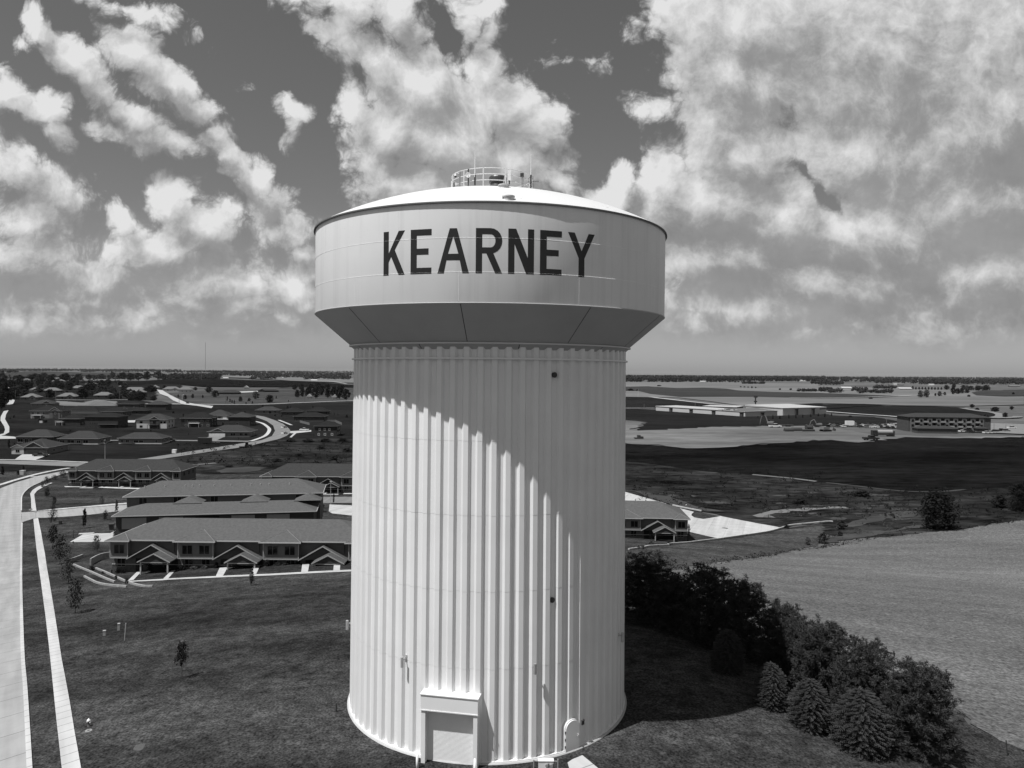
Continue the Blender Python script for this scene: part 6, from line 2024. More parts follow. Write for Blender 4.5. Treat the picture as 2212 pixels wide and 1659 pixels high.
# ---- pines and spruces beside the tower
def pine_mesh(seed, h=7.0, rad=2.7):
    r_ = random.Random(seed)
    mb, tm = MB(), MB()
    tm.tube([(0, 0, -.4), (.05, 0, h * .5), (0, .05, h * .94)], .17, 8, .03)
    z = .7
    n = 0
    while z < h * .97:
        t = z / h
        R0 = rad * (math.sin(math.pi * min(1, .30 + .66 * t)) ** .75) * (1.0 if t < .85 else .85)
        if t > .72:
            R0 = rad * .80 * math.sqrt(max(.02, 1 - ((t - .72) / .27) ** 2))
        k = max(4, int(11 * (R0 / rad) + 3))
        for i in range(k):
            a = n * 2.39996 + r_.uniform(-.3, .3)
            n += 1
            L = R0 * r_.uniform(.74, 1.06)
            up = .16 + .35 * t
            tip = Vector((math.cos(a) * L, math.sin(a) * L, z + L * up + r_.uniform(-.1, .2)))
            tm.tube([(0, 0, z), tip], .035, 4, .012, cap=False)
            for f in ((1.0, .78, .56, .34) if L > 1.3 else (1.0, .6)):
                if f < 1 and r_.random() < .25:
                    continue
                c = Vector((tip.x * f, tip.y * f, z + (tip.z - z) * f)) + Vector((r_.gauss(0, .20), r_.gauss(0, .20), r_.gauss(0, .14)))
                clump(mb, c, r_, r_.uniform(.26, .44))
        z += r_.uniform(.36, .50)
    for _ in range(10):
        tuft(mb, Vector((r_.gauss(0, .2), r_.gauss(0, .2), h * r_.uniform(.9, .98))), Vector((0, 0, 1)), r_, .42, 14)
    return mb, tm


def clump(mb, c, r_, rad):
    """a puff of needle tufts at the end of a shoot, all pointing outwards and up"""
    for _ in range(11):
        d = Vector((r_.gauss(0, 1), r_.gauss(0, 1), r_.gauss(.45, .8))).normalized()
        tuft(mb, c + d * rad * .55, d, r_, rad * r_.uniform(.42, .62), 12)


def tuft(mb, c, ax, r_, L, n):
    """a bottle-brush of needles as thin blades round an axis"""
    for _ in range(n):
        d = (ax * r_.uniform(.1, 1.0) + Vector((r_.gauss(0, .62), r_.gauss(0, .62), r_.gauss(0, .62)))).normalized()
        s = d.cross(Vector((r_.gauss(0, 1), r_.gauss(0, 1), r_.gauss(0, 1)))).normalized() * (L * .12)
        q = c + ax * r_.uniform(-.12, .12)
        mb.add([q - s, q + s, q + d * L * r_.uniform(.7, 1.1)], [(0, 1, 2)])


def spruce_mesh(seed, h=4.4, rad=1.95):
    r_ = random.Random(seed)
    mb, tm = MB(), MB()
    tm.tube([(0, 0, -.4), (0, 0, h * .97)], .12, 8, .02)
    z, layer = .25, 0
    while z < h * .985:
        t = z / h
        R0 = rad * (.90 + .33 * t if t < .3 else max(.004, 1 - ((t - .3) / .705) ** 1.9) ** .64)
        k = max(5, int(24 * R0 / rad))
        for i in range(k):
            a = 2 * math.pi * (i + .5 * (layer % 2)) / k + r_.uniform(-.1, .1)
            L = R0 * r_.uniform(.86, 1.10)
            zj = r_.uniform(-.05, .05)
            dirv = Vector((math.cos(a), math.sin(a), 0))
            side = Vector((-math.sin(a), math.cos(a), 0))
            base_z = z + L * .10 + zj

            def at(f):
                return dirv * (L * f) + Vector((0, 0, base_z - L * .20 * f + L * .16 * f * f))
            # frond: shoots leave the branch to both sides, longest in the middle
            m = 7
            for j in range(1, m + 1):
                f = .34 + .66 * j / m
                p = at(f)
                sl = L * .26 * (1.12 - f) + .09
                for s in (-1, 1):
                    d = (side * s * .9 + dirv * .8 + Vector((0, 0, r_.uniform(-.02, .26)))).normalized()
                    wv = dirv.cross(d).normalized()
                    wv = d.cross(Vector((0, 0, 1))).normalized() * .034
                    mb.add([p - wv, p + wv, p + d * sl + wv * .5, p + d * sl - wv * .5], [(0, 1, 2, 3)])
                    mb.add([p + Vector((0, 0, -.035)), p + Vector((0, 0, .045)), p + d * sl + Vector((0, 0, .05)), p + d * sl + Vector((0, 0, -.02))], [(0, 1, 2, 3)])
            p0, p1 = at(.30), at(1.05) + Vector((0, 0, .04))
            mb.add([p0 - side * .05, p0 + side * .05, p1 + side * .02, p1 - side * .02], [(0, 1, 2, 3)])
            mb.add([p0 + Vector((0, 0, -.05)), p0 + Vector((0, 0, .04)), p1 + Vector((0, 0, .04)), p1 + Vector((0, 0, -.03))], [(0, 1, 2, 3)])
        z += max(.11, .265 * (1 - .45 * t))
        layer += 1
    for k in range(5):
        a = k * 1.257
        tuft(mb, Vector((0, 0, h * .95)), Vector((.25 * math.cos(a), .25 * math.sin(a), 1)).normalized(), r_, .3, 6)
    return mb, tm


PM = []
for sd in (3, 11, 29):
    a_, b_ = pine_mesh(sd)
    PM.append((a_.mesh('crown', NEEDLE), b_.mesh('trunk', BARK)))
PG = 'pines in the row right of the tower'
PINES = [('nearest pine at the lower end of the row, beside the largest spruce', 1989, 1448, 54.5, 80), ('second pine from the lower end, above the two middle spruces', 1869, 1396, 58.5, 70), ('third pine from the lower end, with a bare pale twig', 1778, 1352, 62.5, 66), ('fourth pine, with lit needles beside the shaded ones', 1726, 1350, 66, 50),
         ('pine at the edge of the tower shadow', 1688, 1312, 69, 58), ('broad shaded pine with a smooth rounded top', 1604, 1262, 73, 66), ('tall shaded pine in the middle of the black clump', 1529, 1238, 76, 70), ('low shaded pine between two taller ones', 1457, 1252, 79, 56), ('farthest shaded pine, half behind the tower', 1395, 1203, 83, 82)]
for i, (lb, xd, yt, dep, hw) in enumerate(PINES):
    p = at_depth('D', xd, yt, dep)
    g = terrain(p.x, p.y)
    h = p.z - g
    t = thing('pine_tree', lb, 'tree', (p.x, p.y, g - .1), i * 1.9, PG)
    t.scale = (hw * dep / 1593.0 / 2.75, hw * dep / 1593.0 / 2.75, h / 6.9)
    link('crown', PM[i % 3][0], t)
    link('trunk', PM[i % 3][1], t)
a_, b_ = spruce_mesh(5)
SM = (a_.mesh('crown', NEEDLE_S), b_.mesh('trunk', BARK))
for i, (lb, xd, yb, yt, hw) in enumerate((('largest blue spruce at the lower end of the group', 1873, 1640, 1503, 62), ('middle-sized spruce left of the largest one', 1758, 1588, 1478, 46), ('smallest lit spruce at the edge of the tower shadow', 1671, 1540, 1440, 36), ('spruce wholly in the tower shadow', 1577, 1462, 1368, 36))):
    p = pick('D', xd, yb - 4)
    dep = p.y
    h = (yb - yt) * dep / 1593.0
    t = thing('spruce_tree', lb, 'tree', (p.x, p.y + hw * dep / 1593.0 * .5, terrain(p.x, p.y) - .1), i * 1.3, 'spruces right of the tower')
    t.scale = (hw * dep / 1593.0 / 1.98,) * 2 + (h / 4.3,)
    link('crown', SM[0], t)
    link('trunk', SM[1], t)
p = pick('12', 1975, 1550)
single('stake', MB().tube([(0, 0, -.1), (-.12, .05, 1.25)], .04, 6), DKMETAL, 'thin dark stake leaning in the grass right of the nearest pine', 'stake', p)

# ------------------------------------------------------------------ vehicles and small things
CARP = {'white': mat('white_car_paint', .62, .3, .03, 1, spec=.5), 'dark': mat('dark_car_paint', .02, .3, .05, 1, spec=.5), 'grey': mat('grey_car_paint', .14, .3, .04, 1, spec=.5)}
RUBBER = mat('tyre', .015, .9, .1, 5)
CARS = {}


def car_proto(kind):
    """x forward, half width in y; returns meshes by part name"""
    if kind in CARS:
        return CARS[kind]
    if kind == 'sedan':
        body = [(-2.3, .28), (2.3, .28), (2.35, .6), (2.1, .78), (1.0, .92), (-1.55, .98), (-2.3, .92)]
        cab = [(-1.7, .94), (1.05, .90), (.35, 1.42), (-.85, 1.45)]
        hw, wb = .90, 1.38
    elif kind == 'suv':
        body = [(-2.3, .35), (2.3, .35), (2.36, .75), (2.1, .98), (1.1, 1.08), (-2.3, 1.12)]
        cab = [(-2.25, 1.10), (1.15, 1.06), (.5, 1.72), (-2.0, 1.75)]
        hw, wb = .95, 1.4
    else:
        body = [(-2.9, .5), (2.9, .5), (2.95, .95), (2.7, 1.12), (1.35, 1.18), (-2.9, 1.18)]
        cab = [(-.75, 1.16), (1.4, 1.14), (.8, 1.86), (-.55, 1.88)]
        hw, wb = 1.0, 1.85
    parts = {}
    b = MB().prism(body, 'y', -hw, hw)
    parts['body'] = b
    c = MB()
    n = len(cab)
    lo = [(p[0], -hw + .06, p[1]) for p in cab] + [(p[0], hw - .06, p[1]) for p in cab]
    vs = []
    for (x, y, z) in lo:
        k = .80 if z > 1.3 else 1.0
        vs.append((x, y * k, z))
    c.add(vs, [tuple(range(n))[::-1], tuple(range(n, 2 * n))] + [(i, (i + 1) % n, n + (i + 1) % n, n + i) for i in range(n)])
    parts['windows'] = c
    top = [p for p in cab if p[1] > 1.3]
    xs = sorted(p[0] for p in top)
    zt = max(p[1] for p in top)
    parts['roof'] = MB().box(xs[0] - .02, xs[1] + .05, -hw * .78, hw * .78, zt - .02, zt + .05)
    if kind == 'pickup':
        parts['bed'] = MB().box(-2.75, -.9, -.85, .85, 1.181, 1.19)
    w = MB().tube([(0, -.12, 0), (0, .12, 0)], .36, 14)
    parts['wheel'] = w
    CARS[kind] = (parts, hw, wb, {})
    return CARS[kind]


def car(loc, rz, kind, paint, label, group=None, cat='car', name='parked_car', scale=1.0):
    parts, hw, wb, cache = car_proto(kind)
    t = thing(name, label, cat, loc, rz, group)
    t.scale = (scale,) * 3
    for k, mb in parts.items():
        m = {'windows': GLASS, 'wheel': RUBBER, 'bed': DKMETAL}.get(k, CARP[paint])
        key = (k, m.name)
        if key not in cache:
            cache[key] = mb.mesh(k, m)
        if k == 'wheel':
            for sx in (-1, 1):
                for sy in (-1, 1):
                    o = link('wheel', cache[key], t)
                    o.location = (sx * wb, sy * (hw - .1), .36)
        else:
            link(k, cache[key], t)
    return t


def road_at(v, x, y):
    p = pick(v, x, y)
    p.z += .10 * max(1, p.y / 130.0)
    return p


car(road_at('2', 1330, 768), R(75), 'sedan', 'white', 'silver car driving behind on the curving road', name='driving_car')
car(road_at('2', 1334, 836), R(75), 'sedan', 'white', 'white car driving ahead on the curving road', name='driving_car')
car(road_at('2', 1560, 800), R(184), 'pickup', 'white', 'white pickup parked in the drive left of the dark brown house', cat='pickup truck', name='pickup_truck')
car(road_at('2', 543, 664), R(-80), 'suv', 'white', 'white car parked before the pale garage doors', 'cars parked by houses')
car(road_at('2', 655, 655), R(190), 'sedan', 'dark', 'dark car at the right edge of the pale-garage drive', 'cars parked by houses')
car(road_at('2', 228, 492), R(-40), 'suv', 'dark', 'dark car coming down the concrete road', name='driving_car')
car(road_at('1', 492, 1172), R(12), 'pickup', 'dark', 'dark pickup on the wide driveway of the nearest house', cat='pickup truck', name='pickup_truck')
car(road_at('1', 2085, 985), R(4), 'pickup', 'dark', 'dark pickup standing at the end of the long low house', cat='pickup truck', name='pickup_truck')
# trailer and tractor by the road
p = road_at('2', 425, 950)
t = thing('cargo_trailer', 'dark enclosed trailer standing on the grass by the curving road', 'trailer', p, R(6))
part('box', MB().box(-3.4, 3.4, -1.2, 1.2, .7, 3.3), CARP['dark'], t)
part('drawbar', MB().box(3.4, 7.6, -.9, .9, .6, .8), DKMETAL, t)
for s in (-1, 1):
    for x in (-.7, .5):
        part('wheel', MB().tube([(x, s * 1.0, .4), (x, s * 1.3, .4)], .4, 12), RUBBER, t)
p = road_at('2', 915, 992)
t = thing('tractor', 'small dark tractor with a mower at the edge of the scrub', 'tractor', p, R(20))
part('hood', MB().box(.2, 2.0, -.45, .45, .8, 1.6), CARP['dark'], t)
part('cab', MB().box(-1.2, .2, -.8, .8, 1.2, 2.7), GLASS, t)
part('cab_roof', MB().box(-1.35, .35, -.9, .9, 2.7, 2.85), CARP['dark'], t)
part('mower', MB().box(-4.2, -1.4, -1.2, 1.2, .3, .7), DKMETAL, t)
for x, r in ((-.7, .85), (1.5, .5)):
    for s in (-1, 1):
        part('wheel', MB().tube([(x, s * .75, r), (x, s * 1.1, r)], r, 16), RUBBER, t)

# cars in the lot left of the apartment block
LOTG = 'cars parked in rows left of the apartment block'
r_ = random.Random(4)
for k in range(26):
    x = 150 + k * 30 + r_.uniform(-8, 8)
    if 300 < x < 400:
        continue
    y = (696 if k % 2 else 708) + (k / 26.0) * 16 * (1 if k % 2 == 0 else .2)
    car(road_at('8', x, y), R(r_.choice([80, 95, 100, -85])), r_.choice(['sedan', 'suv', 'sedan', 'pickup']), r_.choice(['white', 'dark', 'dark', 'grey']), 'small parked car in the crowded lot between the dirt site and the apartment block', LOTG, scale=1.05)
for x, y, kd, pt, lb in ((1425, 752, 'suv', 'dark', 'dark car nearest the garage wing of the apartment block'), (1478, 762, 'sedan', 'white', 'white car right of the dark one at the apartment block'), (1552, 764, 'sedan', 'white', 'second white car at the apartment block'), (1610, 762, 'suv', 'dark', 'dark high car at the porch of the apartment block'), (1640, 770, 'sedan', 'dark', 'low dark car beside the high dark one at the porch'),
                         (1812, 778, 'sedan', 'white', 'white car left in the pair on the right-hand car park'), (1855, 778, 'sedan', 'white', 'white car right in the pair on the right-hand car park'), (1900, 762, 'sedan', 'dark', 'dark car behind the white pair'), (1965, 758, 'pickup', 'dark', 'dark pickup right of the white pair'), (2020, 760, 'suv', 'grey', 'grey car right of the dark pickup'), (2080, 728, 'pickup', 'white', 'white pickup farther back on the right-hand car park')):
    car(road_at('8', x, y), R(10), kd, pt, lb, 'cars round the apartment block', scale=1.15)
p = road_at('8', 350, 700)
t = thing('box_truck', 'pale box truck standing among the parked cars', 'truck', p, R(2))
part('cargo_box', MB().box(-3.6, 2.6, -1.25, 1.25, .9, 4.0), CARP['white'], t)
part('cab', MB().box(2.65, 4.4, -1.1, 1.1, .6, 2.6), CARP['grey'], t)
for x in (-2.2, 3.4):
    for s in (-1, 1):
        part('wheel', MB().tube([(x, s * .9, .5), (x, s * 1.2, .5)], .5, 12), RUBBER, t)

# building site machines
YEL = mat('machine_paint', .16, .5, .1, 1)
def tracked(label, view, x, y, rz, sc, boom):
    p = road_at(view, x, y)
    t = thing('excavator', label, 'excavator', p, rz)
    t.scale = (sc,) * 3
    for s in (-1, 1):
        part('track', MB().prism([(-2.0, .0), (2.0, .0), (2.4, .45), (2.0, .9), (-2.0, .9), (-2.4, .45)], 'y', s * 1.2 - .3, s * 1.2 + .3), RUBBER, t)
    part('house', MB().box(-2.2, 1.2, -1.3, 1.3, 1.0, 2.2), YEL, t)
    part('cab', MB().box(.0, 1.4, -1.3, -.3, 2.2, 3.2), GLASS, t)
    bmb = MB().tube([(1.0, .2, 1.6), (2.6, .2, boom), (4.4, .2, boom * .8)], .28, 6, .2)
    ar = part('boom', bmb, YEL, t)
    part('arm', MB().tube([(4.4, .2, boom * .8), (5.2, .2, 1.2)], .2, 6), YEL, t)
    part('bucket', MB().prism([(4.7, .3), (5.6, .2), (5.7, 1.1), (5.0, 1.3)], 'y', -.4, .8), DKMETAL, t)
    return t


tracked('pale excavator with raised boom at the upper edge of the dirt site', '7', 1610, 690, R(150), 1.35, 6.0)
tracked('dark excavator with a thin boom, farther right on the dirt site', '7', 2130, 705, R(170), 1.15, 4.6)
tracked('compact pale digger at the left end of the parked cars', '8', 85, 758, R(20), 1.5, 3.6)
car(road_at('7', 1668, 716), R(2), 'pickup', 'white', 'white pickup below the raised excavator on the dirt site', cat='pickup truck', name='pickup_truck', scale=1.5)
p = road_at('7', 1735, 706)
t = thing('flatbed_trailer', 'dark flat trailer behind the white pickup on the dirt site', 'trailer', p, 0)
part('deck', MB().box(-8, 9, -1.3, 1.3, 1.0, 1.5), DKMETAL, t)
for x in (4, 6):
    part('wheel', MB().tube([(x, -1.3, .5), (x, 1.3, .5)], .5, 12), RUBBER, t)
for x, w, h, lb in ((208, 28, 42, 'tall dark container in the middle of three on the pale dirt'), (175, 28, 16, 'low dark skip left of the tall container'), (238, 28, 28, 'dark container right of the tall one')):
    p = pick('7', x, 836)
    k = p.y / 2.765 / FPX
    mb = MB().box(-w * k / 2, w * k / 2, -2, 2, -.4, h * k)
    for q in range(5):
        xx = -w * k / 2 + w * k * (q + .5) / 5
        mb.box(xx - .15, xx + .15, -2.12, -2.003, 0, h * k - .2)
    mb.box(-w * k / 2 - .1, w * k / 2 + .1, -2.1, 2.1, h * k + .003, h * k + .2)
    single('container', mb, DKMETAL, lb, 'container', p, 0, 'dark containers on the dirt')
p = road_at('8', 700, 812)
t = thing('tanker_trailer', 'long tank trailer with a dark tractor unit at the right end of the dirt site', 'tanker', p, R(-3))
k = p.y / 2.765 / FPX
part('tank', MB().tube([(-60 * k, 0, 2.9), (95 * k, 0, 2.9)], 1.35, 20), GREYM, t)
part('chassis', MB().box(-115 * k, 112 * k, -1.6, 1.6, .9, 1.5), DKMETAL, t)
part('cab', MB().box(-118 * k, -66 * k, -1.5, 1.5, 1.5, 4.0), CARP['dark'], t)
part('pump', MB().box(96 * k, 114 * k, -1.5, 1.5, 1.5, 3.6), DKMETAL, t)
for x in (-105, -75, 60, 78, 96):
    part('wheel', MB().tube([(x * k, -1.8, .8), (x * k, 1.8, .8)], .8, 14), RUBBER, t)
car(road_at('8', 570, 852), R(5), 'pickup', 'dark', 'small dark machine on the pale track below the tanker', cat='vehicle', name='utility_vehicle', scale=1.6)
# pipes and rubble on the dirt
for x0, x1, y, lb in ((1768, 1858, 758, 'thick dark pipe at the left of the stack on the dirt'), (1850, 1950, 752, 'dark pipe in the middle of the stack on the dirt'), (1960, 2090, 758, 'long thin dark pipe at the right of the stack on the dirt')):
    a_, b_ = pick('7', x0, y), pick('7', x1, y)
    single('pipe', MB().tube([(0, 0, 1.2), (b_.x - a_.x, b_.y - a_.y, 1.2)], 1.5 if x0 < 1900 else .8, 12), DKMETAL, lb, 'pipe', a_)
p = pick('7', 2032, 742)
single('cable_drum', MB().tube([(-2.2, 0, 2.2), (-1.6, 0, 2.2)], 2.3, 18).tube([(-1.6, 0, 2.2), (1.6, 0, 2.2)], 1.5, 14).tube([(1.6, 0, 2.2), (2.2, 0, 2.2)], 2.3, 18), DKMETAL, 'dark drum standing above the long thin pipe', 'drum', p)
p = pick('1', 1230, 545)
hm = MB()
n = 18
rr_ = random.Random(8)
vs = [(0, 0, 5.5)]
for ring, (q, z) in enumerate(((.35, 4.2), (.7, 1.8), (1.0, -.5))):
    for i in range(n):
        a = 2 * math.pi * i / n
        j = rr_.uniform(.8, 1.2)
        vs.append((math.cos(a) * 20 * q * j, math.sin(a) * 12 * q * j, z * rr_.uniform(.8, 1.2)))
fs = [(0, 1 + i, 1 + (i + 1) % n) for i in range(n)]
for r0 in range(2):
    for i in range(n):
        fs.append((1 + r0 * n + i, 1 + (r0 + 1) * n + i, 1 + (r0 + 1) * n + (i + 1) % n, 1 + r0 * n + (i + 1) % n))
hm.add(vs, fs)
single('soil_heap', hm, G_PALE, 'pale heap of spoil on the bare soil of the left background', 'soil heap', p)

# pylon sign beside the warehouse
p = pick('7', 1458, 490)
k = p.y / 2.765 / FPX
t = thing('pylon_sign', 'tall dark pylon sign with a box top behind the warehouse', 'sign', p)
part('pole', MB().box(-4 * k, 4 * k, -1, 1, -2, 100 * k), DKMETAL, t)
part('top_board', MB().box(-17 * k, 17 * k, -1.5, 1.5, 100 * k, 124 * k), DKMETAL, t)
part('lower_board', MB().box(-14 * k, 14 * k, -1.4, 1.4, 52 * k, 66 * k), DKMETAL, t)
# masts and poles
def pole(label, view, x, y0, y1, wpx, m, arm=None, name='utility_pole', cat='pole', group='poles in the background'):
    p = pick(view, x, y0)
    k = p.y / VIEW[view][2] / FPX
    mb = MB().tube([(0, 0, -1), (0, 0, (y0 - y1) * k)], wpx * k / 2, 8, wpx * k / 2.6)
    if arm == 'cross':
        mb.box(-9 * k, 9 * k, -1 * k, 1 * k, (y0 - y1) * k * .93, (y0 - y1) * k * .93 + 2.2 * k)
    if arm == 'lamp':
        z = (y0 - y1) * k
        mb.tube([(0, 0, z), (4 * k, 0, z + 4 * k), (20 * k, 0, z + 5 * k)], 1.5 * k, 6)
    return single(name, mb, m, label, cat, p, 0, group)


pole('thin radio mast rising above the left skyline', '2', 430, 190, -215, 3.4, mat('mast_grey', .10, .6, .1, .1), name='radio_mast', cat='mast')
pole('thin pale mast on the grey hill right of the tower', '7', 200, 385, 300, 3, SIDING_P, name='radio_mast', cat='mast')
POLEM = mat('pole_wood', .12, .9, .2, 1)
for v, x, y0, y1, a_, lb in (('1', 188, 470, 352, None, 'pale pole left of the low grey roof'), ('1', 682, 470, 350, None, 'pole left of the split-level house'), ('1', 1466, 470, 362, 'cross', 'pole with crossarm right of the bare soil'), ('1', 780, 640, 545, None, 'pole at the corner of the black-roofed house'), ('2', 1558, 472, 355, None, 'pole before the farmyard trees'), ('2', 1098, 480, 400, None, 'pole at the dark spreading tree'), ('2', 660, 480, 390, None, 'pole above the three little conifers'),
                             ('2', 130, 490, 425, None, 'short pole at the concrete road'), ('2', 385, 220, 120, None, 'pole at the right end of the dark wood'), ('7', 812, 505, 440, None, 'thin pole behind the long warehouse wall'), ('7', 265, 515, 455, None, 'thin pole on the dark field right of the tower'), ('8', 737, 690, 620, None, 'dark pole behind the parked cars'), ('8', 1890, 745, 665, None, 'dark pole at the right end of the apartment block'), ('8', 2017, 745, 680, None, 'second dark pole on the right-hand car park')):
    pole(lb, v, x, y0, y1, 5, POLEM, a_)
pole('street lamp with a curved arm on the meadow road', '2', 165, 462, 388, 4, SIDING_P, 'lamp', 'street_lamp', 'street lamp')
# tall round-headed lamp post behind the far left row
p = pick('1', 1287, 1250)
k = p.y / 3.16 / FPX
t = thing('siren_post', 'tall pale post with a dark round head behind the far left row', 'post', p)
part('post', MB().tube([(0, 0, -1), (0, 0, 250 * k)], 5 * k, 10, 4 * k), mat('post_pale', .22, .7, .1, 1), t)
part('head', MB().lathe([(.001, 296 * k), (9 * k, 292 * k), (16 * k, 280 * k), (17 * k, 268 * k), (12 * k, 256 * k), (5 * k, 250 * k)], 18), DKMETAL, t)
part('collar', MB().tube([(0, 0, 246 * k), (0, 0, 252 * k)], 15 * k, 16), STEEL, t)
p = pick('4', 1862, 605)
k = p.y / 2.9493 / FPX
t = thing('street_lamp', 'thin street lamp in the parking court beside the tower', 'street lamp', p)
part('post', MB().tube([(0, 0, -.5), (0, 0, 262 * k)], 3.2 * k, 8, 2.4 * k), STEEL, t)
part('lamp_head', MB().box(-10 * k, 12 * k, -.25, .25, 260 * k, 268 * k), STEEL, t)
for x in (1700, 1752):
    p = pick('4', x, 700)
    k = p.y / 2.9493 / FPX
    t = thing('yard_light', 'dark double-headed post light at the end of the garage row' if x == 1700 else 'second dark post light at the end of the garage row', 'lamp', p)
    part('post', MB().tube([(0, 0, -.5), (0, 0, 220 * k)], 3.0 * k, 8), DKMETAL, t)
    part('lamp_head', MB().box(-9 * k, 9 * k, -.2, .2, 220 * k, 232 * k), DKMETAL, t)

# near lawn furniture
PEDM = mat('pedestal_paint', .34, .6, .08, 4)
def pedestal(label, x, y0, y1, wz, name, cat, tilt=0.0):
    p = pick('5', x, y0)
    k = p.y / 2.285 / FPX
    h, w = (y0 - y1) * k, wz * k
    mb = MB().box(-w / 2, w / 2, -w / 2, w / 2, -.2, h * .9).box(-w / 2 - .02, w / 2 + .02, -w / 2 - .02, w / 2 + .02, h * .9, h)
    o = single(name, mb, PEDM, label, cat, p, R(20))
    o.rotation_euler = (0, R(tilt), R(20))
    return o


pedestal('short pale utility pedestal on the lawn, left of the taller one', 924, 490, 440, 21, 'utility_pedestal', 'utility box')
pedestal('taller white utility pedestal on the lawn', 1050, 444, 377, 19, 'utility_pedestal', 'utility box', 2)
p = pick('5', 1102, 534)
single('marker_post', MB().tube([(0, 0, -.2), (.16, 0, 1.95)], .055, 8), PEDM, 'tall thin pale marker post leaning beside the two pedestals', 'post', p)


def hydrant(label, view, x, y, hz, m1, m2):
    p = pick(view, x, y)
    k = p.y / VIEW[view][2] / FPX
    h = hz * k
    s = h / .85
    t = thing('fire_hydrant', label, 'hydrant', p, R(-20), 'fire hydrants')
    t.scale = (s, s, s)
    part('barrel', MB().lathe([(.16, -.1), (.16, .04), (.115, .05), (.11, .55), (.15, .56), (.15, .60)], 18), m1, t, True)
    part('bonnet', MB().lathe([(.17, .60), (.17, .64), (.14, .72), (.06, .79), (.04, .80), (.04, .85), (.001, .85)], 18), m2, t, True)
    for a_ in (0, 90, 180):
        d = Vector((math.cos(R(a_)), math.sin(R(a_)), 0))
        part('nozzle', MB().tube([d * .08 + Vector((0, 0, .47)), d * .22 + Vector((0, 0, .47))], .06, 10), m2, t)
    return t


HYD_L = mat('cover_rim', .24, .9, .2, 4)
HYD_D = mat('hydrant_body', .09, .6, .15, 6)
hydrant('fire hydrant with white bonnet and dark barrel on the near lawn', '5', 785, 1296, 78, HYD_D, WHITE)
hydrant('small dark fire hydrant at the corner of the driveway', '3', 855, 1078, 34, DKMETAL, DKMETAL)
hydrant('white-topped fire hydrant beyond the white car park', '9', 715, 590, 26, HYD_D, WHITE)
p = pick('5', 785, 1335)
single('valve_cover', MB().lathe([(.10, .05), (.10, .09), (.24, .09), (.26, .0)], 20), HYD_L, 'small square-framed valve cover in the grass before the hydrant', 'cover', p)
p = pick('5', 1250, 1480)
single('manhole_cover', MB().lathe([(.001, .075), (.42, .075), (.5, .06), (.52, -.05)], 24), mat('old_lid', .07, .9, .3, 3), 'flat weathered lid sunk in the dry patch of lawn', 'cover', p)
p = pick('3', 1305, 918)
k = p.y / 3.0157 / FPX
t = thing('wheelie_bin', 'dark wheeled rubbish bin at the end of the garage row', 'bin', p, R(15))
part('bin_body', MB().add([(-.34, -.34, 0), (.34, -.34, 0), (.34, .34, 0), (-.34, .34, 0), (-.45, -.45, 1.2), (.45, -.45, 1.2), (.45, .45, 1.2), (-.45, .45, 1.2)], [(3, 2, 1, 0), (4, 5, 6, 7), (0, 1, 5, 4), (1, 2, 6, 5), (2, 3, 7, 6), (3, 0, 4, 7)]), DKMETAL, t)
part('lid', MB().box(-.5, .5, -.52, .5, 1.203, 1.32), DKMETAL, t)
t.scale = (76 * k / 1.3,) * 3
p = pick('3', 705, 846)
k = p.y / 3.0157 / FPX
t = thing('lawn_sign', 'small dark board sign standing low on the lawn by the side street', 'sign', p)
part('board', MB().box(-19 * k, 19 * k, -.05, .05, 4 * k, 38 * k), DKMETAL, t)
for s in (-1, 1):
    part('post', MB().box(s * 15 * k - .05, s * 15 * k + .05, .051, .13, -.3, 36 * k), DKMETAL, t)
p = pick('3', 856, 1016)
single('marker_post', MB().tube([(0, 0, -.2), (0, 0, 98 * p.y / 3.0157 / FPX)], .07, 8), DKMETAL, 'dark thin marker post above the driveway corner', 'post', p)
p = pick('3', 362, 792)
k = p.y / 3.0157 / FPX
t = thing('street_sign', 'street name blades on a thin post at the corner of the side street', 'sign', p)
part('post', MB().tube([(0, 0, -.2), (0, 0, 118 * k)], .04, 8), STEEL, t)
part('blade', MB().box(-24 * k, 20 * k, -.02, .02, 108 * k, 118 * k), STEEL, t)
part('blade', MB().box(-.02, .02, -20 * k, 20 * k, 119 * k, 129 * k), STEEL, t)
p = pick('3', 418, 780)
single('sign_post', MB().tube([(0, 0, -.2), (0, 0, 2.1)], .035, 8).box(-.3, .3, -.03, .0, 1.5, 2.1), STEEL, 'small road sign seen edge-on right of the street name blades', 'sign', p)
p = pick('1', 277, 1392)
single('utility_box', MB().box(-.8, .8, -.7, .7, -.2, 1.7).box(-.85, .85, -.75, .75, 1.703, 1.78), PEDM, 'white utility box between the dark conifers above the street', 'utility box', p)
p = pick('2', 76, 1055)
single('utility_box', MB().box(-.9, .9, -.7, .7, -.2, 1.9).box(-.95, .95, -.75, .75, 1.903, 2.0), WHITE, 'white utility box on the grass above the curving road', 'utility box', p)
p = pick('1', 425, 300 + 1000)
for (x, y, lb) in ((415, 300, 'white inlet cover in the kerb of the bend'), (1010, 968, 'pale slab with a dark inlet at the top of the driveway')):
    p = pick('3', x, y)
    mb = MB().box(-1.6, 1.6, -.5, .5, .10, .30).box(-1.3, 1.3, -.52, -.503, .12, .24)
    single('kerb_inlet', mb, CONC, lb, 'kerb inlet', p, R(15))
p = pick('9', 1130, 828)
single('drain_grate', MB().lathe([(.001, .18), (.9, .18), (.95, .05)], 20), DKMETAL, 'dark drain grate in the middle of the white car park', 'drain', p)
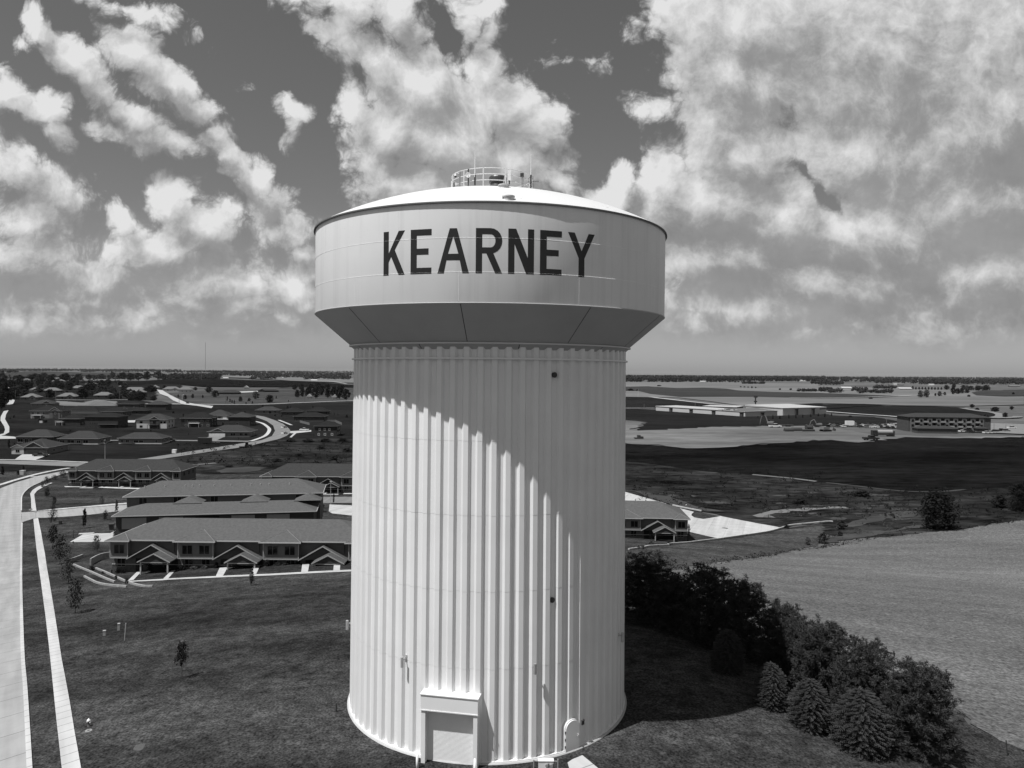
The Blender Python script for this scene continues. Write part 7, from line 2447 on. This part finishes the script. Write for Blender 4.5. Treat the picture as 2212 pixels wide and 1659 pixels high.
for lb, spec in (('pale yard fence behind the house with the fenced yard', seg('2', (1800, 700), (1915, 700), (1990, 735))), ('pale low fence at the side of the house with the fenced yard', seg('2', (1510, 705), (1620, 735)))):
    pts = [pick(*s) for s in spec]
    mb = MB()
    for i in range(len(pts) - 1):
        a_, b_ = pts[i], pts[i + 1]
        d = (b_ - a_).normalized()
        n_ = Vector((-d.y, d.x, 0)) * .06
        mb.add([a_ - n_, b_ - n_, b_ + n_, a_ + n_] + [q + Vector((0, 0, 2.0)) for q in (a_ - n_, b_ - n_, b_ + n_, a_ + n_)], [(3, 2, 1, 0), (4, 5, 6, 7), (0, 1, 5, 4), (1, 2, 6, 5), (2, 3, 7, 6), (3, 0, 4, 7)])
        L = (b_ - a_).length
        k = 0.0
        while k < L:
            c_ = a_ + d * k
            mb.box(c_.x - .09, c_.x + .09, c_.y - .09, c_.y + .09, c_.z, c_.z + 2.15)
            k += 2.4
    single('yard_fence', mb, mat('fence_pale', .12, .9, .15, 1), lb, 'fence')
p = pick('1', 520, 760)
t = thing('garden_shed', 'small dark garden shed with a white door below the tall tan house', 'shed', p)
part('wall', MB().box(-4.2, 4.2, -3, 3, -.5, 4.0), SIDING_B, t)
part('roof', gable_roof(0, 4.8, 4.0, 6.2, -3.4, 3.4), SHINGLE_B, t)
part('gable_face', MB().prism([(-4.2, 4.003), (4.2, 4.003), (0, 5.9)], 'y', -2.99, -2.8), SIDING_B, t)
part('door', MB().box(-1.9, 1.9, -3.08, -3.003, -.4, 3.6), SIDING_P, t)
t.scale = (.55,) * 3

# thin summer air over the plain
hz = bpy.data.materials.new('haze_air')
hz.use_nodes = True
hz.node_tree.nodes.clear()
hn = Nodes(hz.node_tree)
ho = hn.node('ShaderNodeOutputMaterial')
hv = hn.node('ShaderNodeVolumePrincipled')
hv.inputs['Color'].default_value = (.92, .92, .92, 1)
hv.inputs['Density'].default_value = HAZE
hv.inputs['Anisotropy'].default_value = .2
hn.put(ho.inputs['Volume'], hv.outputs[0])
stuff('haze', MB().box(min(XS) - 60, max(XS) + 60, min(YS) - 60, max(YS) + 60, -40, 47.5), hz, 'thin pale haze over the plain')
